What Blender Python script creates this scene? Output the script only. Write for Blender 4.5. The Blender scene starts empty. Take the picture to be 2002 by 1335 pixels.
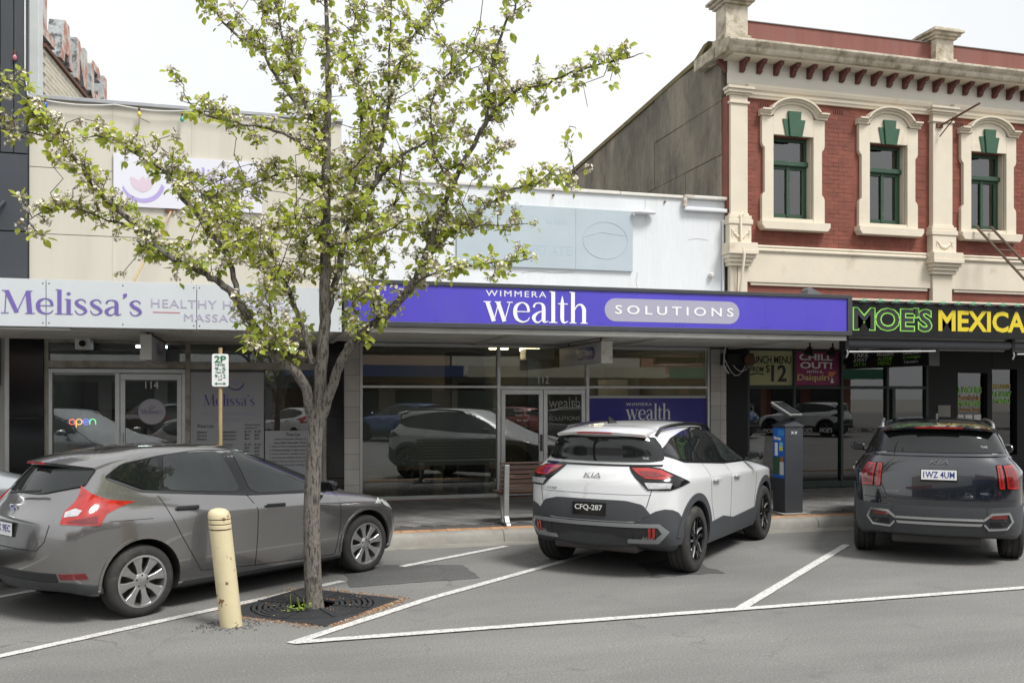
import bpy, bmesh, math, random
from mathutils import Vector, Matrix
from mathutils.bvhtree import BVHTree
R = math.radians
rnd = random.Random(7)
scene = bpy.context.scene
COL = scene.collection

# ------------------------------------------------------------------ camera
cam_d = bpy.data.cameras.new('camera')
cam = bpy.data.objects.new('camera', cam_d)
COL.objects.link(cam)
cam_d.sensor_width = 36.0
cam_d.lens = 32.55
cam_d.shift_y = 0.0527
cam_d.clip_end = 2000
cam.location = (0, 0, 1.95)
cam.rotation_euler = (R(90), 0, R(-15.47))
scene.camera = cam

# ------------------------------------------------------------------ sky, sun, exposure
world = bpy.data.worlds.new('World')
scene.world = world
world.use_nodes = True
wn, wl = world.node_tree.nodes, world.node_tree.links
wn.clear()
SUN_EL, SUN_AZ = 56.0, 148.0          # azimuth clockwise from +Y
sky = wn.new('ShaderNodeTexSky'); sky.sky_type = 'NISHITA'; sky.sun_disc = False
sky.sun_elevation = R(SUN_EL); sky.sun_rotation = R(SUN_AZ)
sky.air_density = 1.0; sky.dust_density = 4.0; sky.ozone_density = 1.0
hsv = wn.new('ShaderNodeHueSaturation'); hsv.inputs['Saturation'].default_value = 0.12
hsv.inputs['Value'].default_value = 1.0
mixc = wn.new('ShaderNodeMix'); mixc.data_type = 'RGBA'
mixc.inputs[0].default_value = 0.8
tc = wn.new('ShaderNodeTexCoord')
nz = wn.new('ShaderNodeTexNoise'); nz.inputs['Scale'].default_value = 2.2; nz.inputs['Detail'].default_value = 5
rmp = wn.new('ShaderNodeValToRGB')
rmp.color_ramp.elements[0].position = 0.3; rmp.color_ramp.elements[0].color = (6.1, 6.3, 6.5, 1)
rmp.color_ramp.elements[1].position = 0.7; rmp.color_ramp.elements[1].color = (7.5, 7.55, 7.6, 1)
bg = wn.new('ShaderNodeBackground'); bg.inputs['Strength'].default_value = 0.1
wo = wn.new('ShaderNodeOutputWorld')
wl.new(sky.outputs[0], hsv.inputs['Color'])
wl.new(tc.outputs['Generated'], nz.inputs['Vector'])
wl.new(nz.outputs['Fac'], rmp.inputs[0])
wl.new(hsv.outputs[0], mixc.inputs[6]); wl.new(rmp.outputs[0], mixc.inputs[7])
wl.new(mixc.outputs[2], bg.inputs['Color']); wl.new(bg.outputs[0], wo.inputs[0])

sun_d = bpy.data.lights.new('sun', 'SUN'); sun_d.energy = 2.3; sun_d.angle = R(18)
sun_d.color = (1.0, 0.98, 0.95)
sun = bpy.data.objects.new('sun', sun_d); COL.objects.link(sun)
sdir = Vector((math.sin(R(SUN_AZ)) * math.cos(R(SUN_EL)), math.cos(R(SUN_AZ)) * math.cos(R(SUN_EL)), math.sin(R(SUN_EL))))
sun.rotation_euler = sdir.to_track_quat('Z', 'Y').to_euler()
sun.location = (0, -5, 30)

scene.view_settings.view_transform = 'Standard'
scene.view_settings.look = 'None'
scene.view_settings.exposure = 0.7
scene.view_settings.gamma = 1.0
scene.view_settings.use_curve_mapping = False
scene.render.engine = 'CYCLES'
scene.cycles.max_bounces = 8
scene.cycles.transparent_max_bounces = 12
scene.cycles.caustics_reflective = False
scene.cycles.caustics_refractive = False

# ------------------------------------------------------------------ materials
MATS = {}
def M(name, rgb=(.5, .5, .5), rough=.6, metal=0., var=0., vscale=3., bump=0., bscale=60., coat=0., spec=.5,
      dirt=None, dscale=1.2, dlo=.52, dhi=.72, emit=None, estr=0., stretch=None):
    """procedural principled material in world-position space"""
    if name in MATS: return MATS[name]
    m = bpy.data.materials.new(name); m.use_nodes = True
    n, l = m.node_tree.nodes, m.node_tree.links
    b = n['Principled BSDF']
    b.inputs['Roughness'].default_value = rough
    b.inputs['Metallic'].default_value = metal
    b.inputs['Coat Weight'].default_value = coat
    b.inputs['Coat Roughness'].default_value = .04
    b.inputs['Specular IOR Level'].default_value = spec
    b.inputs['Base Color'].default_value = (*rgb, 1)
    vec = None
    if var or bump or dirt:
        g = n.new('ShaderNodeNewGeometry'); vec = g.outputs['Position']
        if stretch:
            mp = n.new('ShaderNodeMapping'); mp.inputs['Scale'].default_value = stretch
            l.new(vec, mp.inputs[0]); vec = mp.outputs[0]
    colout = None
    if var:
        t = n.new('ShaderNodeTexNoise'); t.inputs['Scale'].default_value = vscale; t.inputs['Detail'].default_value = 6
        t.inputs['Roughness'].default_value = .65
        l.new(vec, t.inputs['Vector'])
        r = n.new('ShaderNodeValToRGB')
        r.color_ramp.elements[0].position = .28; r.color_ramp.elements[1].position = .72
        r.color_ramp.elements[0].color = (*[max(0, c * (1 - var)) for c in rgb], 1)
        r.color_ramp.elements[1].color = (*[min(1, c * (1 + var * .7)) for c in rgb], 1)
        l.new(t.outputs['Fac'], r.inputs[0]); colout = r.outputs[0]
    if dirt:
        t2 = n.new('ShaderNodeTexNoise'); t2.inputs['Scale'].default_value = dscale; t2.inputs['Detail'].default_value = 8
        t2.inputs['Roughness'].default_value = .7
        l.new(vec, t2.inputs['Vector'])
        mr = n.new('ShaderNodeMapRange'); mr.inputs[1].default_value = dlo; mr.inputs[2].default_value = dhi
        mr.clamp = True
        l.new(t2.outputs['Fac'], mr.inputs[0])
        mx = n.new('ShaderNodeMix'); mx.data_type = 'RGBA'
        l.new(mr.outputs[0], mx.inputs[0])
        if colout: l.new(colout, mx.inputs[6])
        else: mx.inputs[6].default_value = (*rgb, 1)
        mx.inputs[7].default_value = (*dirt, 1)
        colout = mx.outputs[2]
    if colout: l.new(colout, b.inputs['Base Color'])
    if bump:
        t3 = n.new('ShaderNodeTexNoise'); t3.inputs['Scale'].default_value = bscale; t3.inputs['Detail'].default_value = 5
        l.new(vec, t3.inputs['Vector'])
        bp = n.new('ShaderNodeBump'); bp.inputs['Strength'].default_value = bump; bp.inputs['Distance'].default_value = .02
        l.new(t3.outputs['Fac'], bp.inputs['Height']); l.new(bp.outputs[0], b.inputs['Normal'])
    if emit:
        b.inputs['Emission Color'].default_value = (*emit, 1); b.inputs['Emission Strength'].default_value = estr
    MATS[name] = m
    return m

def glass_mat(name, tint=(.8, .84, .82), refl=1.0, rough=0.0, ior=1.7):
    if name in MATS: return MATS[name]
    m = bpy.data.materials.new(name); m.use_nodes = True
    n, l = m.node_tree.nodes, m.node_tree.links
    n.clear()
    o = n.new('ShaderNodeOutputMaterial'); mx = n.new('ShaderNodeMixShader')
    tr = n.new('ShaderNodeBsdfTransparent'); tr.inputs[0].default_value = (*tint, 1)
    gl = n.new('ShaderNodeBsdfGlossy'); gl.inputs['Roughness'].default_value = rough; gl.inputs[0].default_value = (refl, refl, refl, 1)
    fr = n.new('ShaderNodeFresnel'); fr.inputs[0].default_value = ior
    l.new(fr.outputs[0], mx.inputs[0]); l.new(tr.outputs[0], mx.inputs[1]); l.new(gl.outputs[0], mx.inputs[2])
    l.new(mx.outputs[0], o.inputs[0])
    MATS[name] = m
    return m

def film_mat(name, rgb, alpha):
    if name in MATS: return MATS[name]
    m = bpy.data.materials.new(name); m.use_nodes = True
    n, l = m.node_tree.nodes, m.node_tree.links
    b = n['Principled BSDF']; b.inputs['Base Color'].default_value = (*rgb, 1); b.inputs['Roughness'].default_value = .5
    tr = n.new('ShaderNodeBsdfTransparent'); mx = n.new('ShaderNodeMixShader'); mx.inputs[0].default_value = alpha
    l.new(tr.outputs[0], mx.inputs[1]); l.new(b.outputs[0], mx.inputs[2]); l.new(mx.outputs[0], n['Material Output'].inputs[0])
    MATS[name] = m
    return m

def piece_tone(m, lo=.8, hi=1.15):
    """each single piece (brick, tile, paver) gets its own slight tone"""
    n, l = m.node_tree.nodes, m.node_tree.links
    b = n['Principled BSDF']; src = b.inputs['Base Color'].links[0].from_socket
    oi = n.new('ShaderNodeObjectInfo'); mr = n.new('ShaderNodeMapRange'); mr.inputs[3].default_value = lo; mr.inputs[4].default_value = hi
    l.new(oi.outputs['Random'], mr.inputs[0])
    hv = n.new('ShaderNodeHueSaturation'); l.new(mr.outputs[0], hv.inputs['Value']); l.new(src, hv.inputs['Color']); l.new(hv.outputs[0], b.inputs['Base Color'])

# ------------------------------------------------------------------ object helpers
def tag(o, label=None, cat=None, group=None, kind=None):
    if label: o['label'] = label
    if cat: o['category'] = cat
    if group: o['group'] = group
    if kind: o['kind'] = kind
    return o

def thing(name, label, cat, loc=(0, 0, 0), rz=0., group=None):
    o = bpy.data.objects.new(name, None); COL.objects.link(o)
    o.empty_display_size = .2
    o.location = loc; o.rotation_euler = (0, 0, rz)
    return tag(o, label, cat, group)

def attach(o, parent, local=False):
    if parent is None: return o
    o.parent = parent
    if not local:
        # mesh is in world coordinates: cancel the root's translation
        r = parent
        while r.parent: r = r.parent
        o.matrix_parent_inverse = Matrix.Translation(-Vector(r.location)) if parent is r else Matrix.Identity(4)
    return o

class MB:
    def __init__(s): s.v = []; s.f = []; s.mi = []; s.m = 0
    def add(s, vs, fs):
        b = len(s.v); s.v += [tuple(p) for p in vs]
        for f in fs: s.f.append(tuple(b + i for i in f)); s.mi.append(s.m)
        return s
    def box(s, x0, x1, y0, y1, z0, z1):
        if x0 > x1: x0, x1 = x1, x0
        if y0 > y1: y0, y1 = y1, y0
        if z0 > z1: z0, z1 = z1, z0
        return s.add([(x0, y0, z0), (x1, y0, z0), (x1, y1, z0), (x0, y1, z0), (x0, y0, z1), (x1, y0, z1), (x1, y1, z1), (x0, y1, z1)],
                     [(0, 3, 2, 1), (4, 5, 6, 7), (0, 1, 5, 4), (1, 2, 6, 5), (2, 3, 7, 6), (3, 0, 4, 7)])
    def obox(s, o, ax, ay, az):
        """oriented box from corner-centre o with half-axis vectors"""
        o, ax, ay, az = Vector(o), Vector(ax), Vector(ay), Vector(az)
        vs = [o + i * ax + j * ay + k * az for k in (-1, 1) for j in (-1, 1) for i in (-1, 1)]
        return s.add(vs, [(0, 2, 3, 1), (4, 5, 7, 6), (0, 1, 5, 4), (1, 3, 7, 5), (3, 2, 6, 7), (2, 0, 4, 6)])
    def prism(s, poly, fn, a, b):
        """poly of 2D points, fn(u,v,t)->xyz, from t=a to t=b; caps as n-gons"""
        n = len(poly)
        vs = [fn(u, v, a) for u, v in poly] + [fn(u, v, b) for u, v in poly]
        fs = [tuple(range(n))[::-1], tuple(range(n, 2 * n))]
        for i in range(n):
            j = (i + 1) % n
            fs.append((i, j, n + j, n + i))
        return s.add(vs, fs)
    def xz(s, poly, y0, y1):          # prism in the facade plane
        return s.prism(poly, lambda u, v, t: (u, t, v), y0, y1)
    def yz(s, poly, x0, x1):
        return s.prism(poly, lambda u, v, t: (t, u, v), x0, x1)
    def xy(s, poly, z0, z1):
        return s.prism(poly, lambda u, v, t: (u, v, t), z0, z1)
    def tube(s, pts, rad, n=8, cap=True):
        pts = [Vector(p) for p in pts]
        if not hasattr(rad, '__len__'): rad = [rad] * len(pts)
        vs = []; ref = Vector((0, 0, 1))
        u = None
        for i, p in enumerate(pts):
            d = (pts[min(i + 1, len(pts) - 1)] - pts[max(i - 1, 0)]).normalized()
            if u is None:
                u = d.cross(ref)
                if u.length < .1: u = d.cross(Vector((1, 0, 0)))
            u = (u - d * u.dot(d)).normalized(); w = d.cross(u)
            for k in range(n):
                a = 2 * math.pi * k / n
                vs.append(p + (u * math.cos(a) + w * math.sin(a)) * rad[i])
        fs = []
        for i in range(len(pts) - 1):
            for k in range(n):
                k2 = (k + 1) % n
                fs.append((i * n + k, i * n + k2, (i + 1) * n + k2, (i + 1) * n + k))
        if cap:
            fs.append(tuple(range(n))[::-1]); fs.append(tuple((len(pts) - 1) * n + k for k in range(n)))
        return s.add(vs, fs)
    def lathe(s, prof, fn, n=24, close=False):
        """prof [(r,h)]; fn(x,y,h)->xyz"""
        vs = []
        for r, h in prof:
            for k in range(n):
                a = 2 * math.pi * k / n
                vs.append(fn(r * math.cos(a), r * math.sin(a), h))
        fs = []
        m = len(prof)
        for i in range(m - 1 if not close else m):
            i2 = (i + 1) % m
            for k in range(n):
                k2 = (k + 1) % n
                fs.append((i * n + k, i * n + k2, i2 * n + k2, i2 * n + k))
        if not close:
            fs.append(tuple(range(n))[::-1]); fs.append(tuple((m - 1) * n + k for k in range(n)))
        return s.add(vs, fs)
    def build(s, name, mats, parent=None, local=False, smooth=False, bevel=0., bseg=2):
        me = bpy.data.meshes.new(name)
        me.from_pydata(s.v, [], s.f)
        if not isinstance(mats, (list, tuple)): mats = [mats]
        for m in mats: me.materials.append(m)
        if len(mats) > 1: me.polygons.foreach_set('material_index', s.mi)
        me.validate(); me.update()
        bm = bmesh.new(); bm.from_mesh(me)
        bmesh.ops.recalc_face_normals(bm, faces=bm.faces)
        bm.to_mesh(me); bm.free()
        o = bpy.data.objects.new(name, me); COL.objects.link(o)
        if smooth:
            me.polygons.foreach_set('use_smooth', [True] * len(me.polygons))
            try: me.set_sharp_from_angle(angle=R(40))
            except Exception: pass
        if bevel:
            bv = o.modifiers.new('bevel', 'BEVEL'); bv.width = bevel; bv.segments = bseg; bv.limit_method = 'ANGLE'
        attach(o, parent, local)
        return o

def box_part(name, mat, parent, x0, x1, y0, y1, z0, z1, bevel=0., local=False):
    return MB().box(x0, x1, y0, y1, z0, z1).build(name, mat, parent, local, bevel=bevel)

def share(name, src, parent, loc, local=True, rot=(0, 0, 0), scale=(1, 1, 1)):
    o = bpy.data.objects.new(name, src); COL.objects.link(o)
    o.location = loc; o.rotation_euler = rot; o.scale = scale
    if parent is not None:
        o.parent = parent
        r = parent
        while r.parent: r = r.parent
        if not local: o.matrix_parent_inverse = Matrix.Translation(-Vector(r.location)) if parent is r else Matrix.Identity(4)
    return o

# ------------------------------------------------------------------ lettering
FX = (Vector((1, 0, 0)), Vector((0, 0, 1)), Vector((0, -1, 0)))      # on a facade facing the street
def text_mesh(s, offset=0., shear=0., spacing=1., extrude=.004, res=3):
    cu = bpy.data.curves.new('lettering', 'FONT'); cu.body = s
    cu.size = 1.0; cu.offset = offset; cu.shear = shear; cu.space_character = spacing
    cu.extrude = extrude; cu.resolution_u = res; cu.fill_mode = 'BOTH'
    ob = bpy.data.objects.new('lettering', cu); COL.objects.link(ob)
    dg = bpy.context.evaluated_depsgraph_get(); dg.update()
    me = bpy.data.meshes.new_from_object(ob.evaluated_get(dg))
    bpy.data.objects.remove(ob); bpy.data.curves.remove(cu)
    return me

def text(s, mat, parent, x, z, y, width=None, height=.1, frame=FX, offset=0., shear=0., spacing=1., thick=.004, name='lettering', local=False, org=None, align='L'):
    """lower-left corner at (x,y,z); cap height fitted to 'height', run fitted to 'width'"""
    me = text_mesh(s, offset, shear, spacing)
    xs = [v.co.x for v in me.vertices]; ys = [v.co.y for v in me.vertices]
    x0, x1, y0, y1 = min(xs), max(xs), min(ys), max(ys)
    sy = height / (y1 - y0); sx = sy if width is None else width / (x1 - x0)
    run = (x1 - x0) * sx
    ox = {'L': 0, 'C': -run / 2, 'R': -run}[align]
    o3 = Vector((x, y, z)) if org is None else Vector(org)
    r, u, nrm = frame
    for v in me.vertices:
        c = v.co.copy()
        v.co = o3 + r * (ox + (c.x - x0) * sx) + u * ((c.y - y0) * sy) + nrm * (thick if c.z > 0 else 0)
    me.materials.append(mat); me.name = name
    o = bpy.data.objects.new(name, me); COL.objects.link(o)
    attach(o, parent, local)
    return o

def spline(pts, k=7):
    out = []; n = len(pts)
    for i in range(n - 1):
        p0, p1, p2, p3 = pts[max(i - 1, 0)], pts[i], pts[i + 1], pts[min(i + 2, n - 1)]
        for j in range(k):
            t = j / k
            out.append(tuple(.5 * (2 * b + (c - a) * t + (2 * a - 5 * b + 4 * c - d) * t * t + (-a + 3 * b - 3 * c + d) * t ** 3)
                             for a, b, c, d in zip(p0, p1, p2, p3)))
    out.append(tuple(pts[-1]))
    return out

T_, H_ = .2, .05
def serif(x, y, w=.36): return [(x - w / 2, y, H_), (x + w / 2, y, H_)]
GLY = {
 'w': (1.32, [[(.08, .98, T_), (.4, .02, T_)], [(.4, .02, H_), (.64, .98, H_)], [(.6, .98, T_), (.92, .02, T_)], [(.92, .02, H_), (1.18, .98, H_)],
              serif(.08, .98), serif(.6, .98, .3), serif(1.18, .98, .3)]),
 'e': (.92, [[(.14, .53, H_), (.82, .53, H_)], [(.8, .53, .13), (.72, .84, .13), (.47, .98, .06), (.2, .82, .16), (.12, .5, .2), (.22, .16, .16), (.5, .02, .08), (.74, .1, .06), (.84, .26, .03)]]),
 'a': (.88, [[(.12, .76, .12), (.2, .93, .08), (.4, .98, .06), (.57, .9, .14), (.62, .7, .19), (.62, .15, .19), (.7, .04, .09), (.86, .08, .03)],
             [(.6, .58, .05), (.34, .5, .09), (.13, .28, .19), (.2, .06, .12), (.38, .02, .07), (.58, .2, .04)]]),
 'l': (.44, [[(.22, 1.58, T_), (.22, 0.02, T_)], serif(.22, .02, .42), [(.04, 1.57, H_), (.2, 1.57, H_)]]),
 't': (.56, [[(.24, 1.36, .03), (.24, 1.1, .15), (.24, .9, .19), (.24, .2, .19), (.34, .03, .1), (.54, .1, .03)], [(.02, .97, .055), (.52, .97, .055)]]),
 'h': (1.02, [[(.22, 1.58, T_), (.22, .02, T_)], [(.3, .66, .04), (.44, .9, .07), (.64, .95, .11), (.78, .75, T_), (.79, .5, T_), (.79, .02, T_)], serif(.22, .02), serif(.79, .02), [(.04, 1.57, H_), (.2, 1.57, H_)]]),
 'M': (1.62, [[(.2, .02, H_), (.26, 1.43, H_)], [(.28, 1.43, .22), (.75, .06, .2)], [(.75, .06, H_), (1.22, 1.43, H_)], [(1.27, 1.43, .23), (1.36, .02, .23)],
              serif(.2, .02), serif(1.37, .02, .46), [(.06, 1.43, H_), (.34, 1.43, H_)], [(1.2, 1.43, H_), (1.48, 1.43, H_)]]),
 'i': (.44, [[(.22, .98, T_), (.22, .02, T_)], serif(.22, .02, .42), [(.04, .97, H_), (.2, .97, H_)], [(.22, 1.24, .06), (.22, 1.3, .19), (.22, 1.36, .19), (.22, 1.42, .06)]]),
 's': (.74, [[(.6, .76, .04), (.52, .92, .07), (.34, .98, .07), (.14, .82, .14), (.24, .6, .2), (.48, .42, .2), (.6, .2, .14), (.4, .02, .07), (.2, .06, .06), (.08, .28, .04)]]),
 "'": (.32, [[(.14, 1.42, .19), (.16, 1.3, .17), (.06, 1.1, .03)]]),
}
def serif_word(word, mat, parent, x, z, y, width, xh, frame=FX, thick=.004, name='lettering', local=False, org=None):
    """high-contrast roman drawn from pen strokes; xh = x-height"""
    mb = MB(); pen = 0.
    total = sum(GLY[c][0] for c in word)
    sx = width / total
    o3 = Vector((x, y, z)) if org is None else Vector(org)
    r, u, nrm = frame
    lay = 0
    for c in word:
        adv, strokes = GLY[c]
        for st in strokes:
            pts = spline(st, 7) if len(st) > 2 else st
            L = []; Rr = []
            for i, (px, py, w) in enumerate(pts):
                a = pts[max(i - 1, 0)]; b = pts[min(i + 1, len(pts) - 1)]
                dx, dy = b[0] - a[0], b[1] - a[1]; d = math.hypot(dx, dy) or 1
                nx, ny = -dy / d, dx / d
                L.append((px + nx * w / 2, py + ny * w / 2)); Rr.append((px - nx * w / 2, py - ny * w / 2))
            lay += 1
            tt = thick + .00012 * (lay % 9)
            vs = [o3 + r * ((pen + p[0]) * sx) + u * (p[1] * xh) + nrm * tt for p in L + Rr]
            n = len(L)
            mb.add(vs, [(i, i + 1, n + i + 1, n + i) for i in range(n - 1)])
        pen += adv
    o = mb.build(name, mat, parent, local)
    return o
# ------------------------------------------------------------------ shared colours
def asphalt(name, base, spk=.5):
    m = bpy.data.materials.new(name); m.use_nodes = True
    n, l = m.node_tree.nodes, m.node_tree.links
    b = n['Principled BSDF']; b.inputs['Roughness'].default_value = .88; b.inputs['Specular IOR Level'].default_value = .3
    g = n.new('ShaderNodeNewGeometry')
    big = n.new('ShaderNodeTexNoise'); big.inputs['Scale'].default_value = .55; big.inputs['Detail'].default_value = 7; big.inputs['Roughness'].default_value = .6
    mp = n.new('ShaderNodeMapping'); mp.inputs['Scale'].default_value = (.55, 1.5, 1)
    fine = n.new('ShaderNodeTexNoise'); fine.inputs['Scale'].default_value = 55; fine.inputs['Detail'].default_value = 6; fine.inputs['Roughness'].default_value = .8
    l.new(g.outputs['Position'], mp.inputs[0]); l.new(mp.outputs[0], big.inputs['Vector']); l.new(g.outputs['Position'], fine.inputs['Vector'])
    r1 = n.new('ShaderNodeValToRGB')
    r1.color_ramp.elements[0].position = .3; r1.color_ramp.elements[1].position = .72
    r1.color_ramp.elements[0].color = (*[c * .76 for c in base], 1); r1.color_ramp.elements[1].color = (*[c * 1.14 for c in base], 1)
    l.new(big.outputs['Fac'], r1.inputs[0])
    r2 = n.new('ShaderNodeValToRGB')
    r2.color_ramp.elements[0].position = .3; r2.color_ramp.elements[1].position = .7
    r2.color_ramp.elements[0].color = (.5, .5, .5, 1); r2.color_ramp.elements[1].color = (1.42, 1.41, 1.38, 1)
    l.new(fine.outputs['Fac'], r2.inputs[0])
    mu = n.new('ShaderNodeMix'); mu.data_type = 'RGBA'; mu.blend_type = 'MULTIPLY'; mu.inputs[0].default_value = 1
    l.new(r1.outputs[0], mu.inputs[6]); l.new(r2.outputs[0], mu.inputs[7])
    # pale stone chips
    vo = n.new('ShaderNodeTexVoronoi'); vo.inputs['Scale'].default_value = 26
    l.new(g.outputs['Position'], vo.inputs['Vector'])
    lt = n.new('ShaderNodeMath'); lt.operation = 'LESS_THAN'; lt.inputs[1].default_value = .13
    l.new(vo.outputs['Distance'], lt.inputs[0])
    sel = n.new('ShaderNodeSeparateColor'); l.new(vo.outputs['Color'], sel.inputs[0])
    gt = n.new('ShaderNodeMath'); gt.operation = 'GREATER_THAN'; gt.inputs[1].default_value = .88
    l.new(sel.outputs[0], gt.inputs[0])
    ml = n.new('ShaderNodeMath'); ml.operation = 'MULTIPLY'; l.new(lt.outputs[0], ml.inputs[0]); l.new(gt.outputs[0], ml.inputs[1])
    ms = n.new('ShaderNodeMath'); ms.operation = 'MULTIPLY'; ms.inputs[1].default_value = spk; l.new(ml.outputs[0], ms.inputs[0])
    mx = n.new('ShaderNodeMix'); mx.data_type = 'RGBA'; mx.inputs[7].default_value = (.55, .54, .5, 1)
    l.new(ms.outputs[0], mx.inputs[0]); l.new(mu.outputs[2], mx.inputs[6])
    cr = n.new('ShaderNodeTexVoronoi'); cr.feature = 'DISTANCE_TO_EDGE'; cr.inputs['Scale'].default_value = .55
    dn = n.new('ShaderNodeTexNoise'); dn.inputs['Scale'].default_value = 3.5; dn.inputs['Detail'].default_value = 6
    l.new(g.outputs['Position'], dn.inputs['Vector'])
    vm = n.new('ShaderNodeVectorMath'); vm.operation = 'MULTIPLY_ADD'; vm.inputs[1].default_value = (.55, .55, 0)
    l.new(dn.outputs['Color'], vm.inputs[0]); l.new(g.outputs['Position'], vm.inputs[2]); l.new(vm.outputs[0], cr.inputs['Vector'])
    c1 = n.new('ShaderNodeMapRange'); c1.inputs[1].default_value = .002; c1.inputs[2].default_value = .008; c1.inputs[3].default_value = 1; c1.inputs[4].default_value = 0
    l.new(cr.outputs['Distance'], c1.inputs[0])
    c2 = n.new('ShaderNodeMapRange'); c2.inputs[1].default_value = .5; c2.inputs[2].default_value = .62; c2.inputs[3].default_value = 0; c2.inputs[4].default_value = .42
    l.new(big.outputs['Fac'], c2.inputs[0])
    cm_ = n.new('ShaderNodeMath'); cm_.operation = 'MULTIPLY'; l.new(c1.outputs[0], cm_.inputs[0]); l.new(c2.outputs[0], cm_.inputs[1])
    m3 = n.new('ShaderNodeMix'); m3.data_type = 'RGBA'; m3.inputs[7].default_value = (.035, .034, .032, 1)
    l.new(cm_.outputs[0], m3.inputs[0]); l.new(mx.outputs[2], m3.inputs[6])
    st = n.new('ShaderNodeTexNoise'); st.inputs['Scale'].default_value = 1.7; st.inputs['Detail'].default_value = 5; st.inputs['Roughness'].default_value = .55
    l.new(g.outputs['Position'], st.inputs['Vector'])
    s1 = n.new('ShaderNodeMapRange'); s1.inputs[1].default_value = .62; s1.inputs[2].default_value = .72; s1.inputs[3].default_value = 0; s1.inputs[4].default_value = .4
    l.new(st.outputs['Fac'], s1.inputs[0])
    m4_ = n.new('ShaderNodeMix'); m4_.data_type = 'RGBA'; m4_.inputs[7].default_value = (base[0] * .5, base[1] * .5, base[2] * .5, 1)
    l.new(s1.outputs[0], m4_.inputs[0]); l.new(m3.outputs[2], m4_.inputs[6])
    l.new(m4_.outputs[2], b.inputs['Base Color'])
    bp = n.new('ShaderNodeBump'); bp.inputs['Strength'].default_value = .5; bp.inputs['Distance'].default_value = .01
    l.new(fine.outputs['Fac'], bp.inputs['Height']); l.new(bp.outputs[0], b.inputs['Normal'])
    MATS[name] = m
    return m

def worn_paint(name, rgb, base, lo=.42, hi=.56):
    """road paint worn through to the asphalt in flakes"""
    m = bpy.data.materials.new(name); m.use_nodes = True
    n, l = m.node_tree.nodes, m.node_tree.links
    b = n['Principled BSDF']; b.inputs['Roughness'].default_value = .75
    g = n.new('ShaderNodeNewGeometry')
    t = n.new('ShaderNodeTexNoise'); t.inputs['Scale'].default_value = 38; t.inputs['Detail'].default_value = 9; t.inputs['Roughness'].default_value = .7
    l.new(g.outputs['Position'], t.inputs['Vector'])
    mr = n.new('ShaderNodeMapRange'); mr.inputs[1].default_value = lo; mr.inputs[2].default_value = hi
    l.new(t.outputs['Fac'], mr.inputs[0])
    mx = n.new('ShaderNodeMix'); mx.data_type = 'RGBA'; mx.inputs[6].default_value = (*rgb, 1); mx.inputs[7].default_value = (*base, 1)
    l.new(mr.outputs[0], mx.inputs[0]); l.new(mx.outputs[2], b.inputs['Base Color'])
    MATS[name] = m
    return m

ASPH = (.2, .197, .19)
m_asph = asphalt('asphalt', ASPH)
m_patch = asphalt('asphalt_patch', (.105, .105, .105), .3)
m_paint = worn_paint('road_paint', (.62, .61, .58), (.23, .226, .218), .46, .66)
m_conc = M('concrete', (.29, .275, .245), .85, var=.25, vscale=2.5, bump=.25, bscale=70, dirt=(.2, .18, .15), dscale=1.5, dlo=.5, dhi=.75)
m_gutter = M('gutter_concrete', (.25, .24, .21), .85, var=.3, vscale=3, bump=.25, bscale=70)
m_paver = M('footpath_paver', (.17, .165, .158), .8, var=.35, vscale=2.2, bump=.2, bscale=80)
m_orange = M('terracotta_paver', (.45, .24, .12), .8, var=.3, vscale=9, bump=.2, bscale=80, dirt=(.28, .17, .1), dscale=5)

piece_tone(m_paver, .78, 1.2); piece_tone(m_orange, .8, 1.2)
# ------------------------------------------------------------------ road
KERB = 11.95; FAC = 16.0
road = MB().add([(-120, -60, 0), (160, -60, 0), (160, KERB + .05, 0), (-120, KERB + .05, 0)], [(0, 1, 2, 3)]).build('road', m_asph)
tag(road, 'grey asphalt street with angled parking bays', 'road', kind='structure')
ground = MB().add([(-400, -400, -.25), (400, -400, -.25), (400, 400, -.25), (-400, 400, -.25)], [(0, 1, 2, 3)]).build('ground', m_conc)
tag(ground, 'bare ground beyond the street buildings', 'ground', kind='structure')

def strip(name, a, b, w, z, mat, label, cat='road marking', jag=.003):
    a, b = Vector(a), Vector(b); d = (b - a); L = d.length; d.normalize(); nn = Vector((-d.y, d.x))
    k = max(2, int(L / .12)); vs = []
    for i in range(k + 1):
        p = a + d * (L * i / k)
        vs.append((*(p + nn * (w / 2 + rnd.uniform(-jag, jag))), z)); vs.append((*(p - nn * (w / 2 + rnd.uniform(-jag, jag))), z))
    o = MB().add(vs, [(2 * i, 2 * i + 1, 2 * i + 3, 2 * i + 2) for i in range(k)]).build(name, mat)
    return tag(o, label, cat, kind='structure')

def blob(name, pts, z, mat, label, jag=.02):
    out = []
    for i, p in enumerate(pts):
        q = pts[(i + 1) % len(pts)]
        n = max(1, int(math.hypot(q[0] - p[0], q[1] - p[1]) / .1))
        for j in range(n):
            t = j / n
            out.append((p[0] + (q[0] - p[0]) * t + rnd.uniform(-jag, jag), p[1] + (q[1] - p[1]) * t + rnd.uniform(-jag, jag), z))
    o = MB().add(out, [tuple(range(len(out)))]).build(name, mat)
    return tag(o, label, 'road patch', kind='structure')

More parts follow.
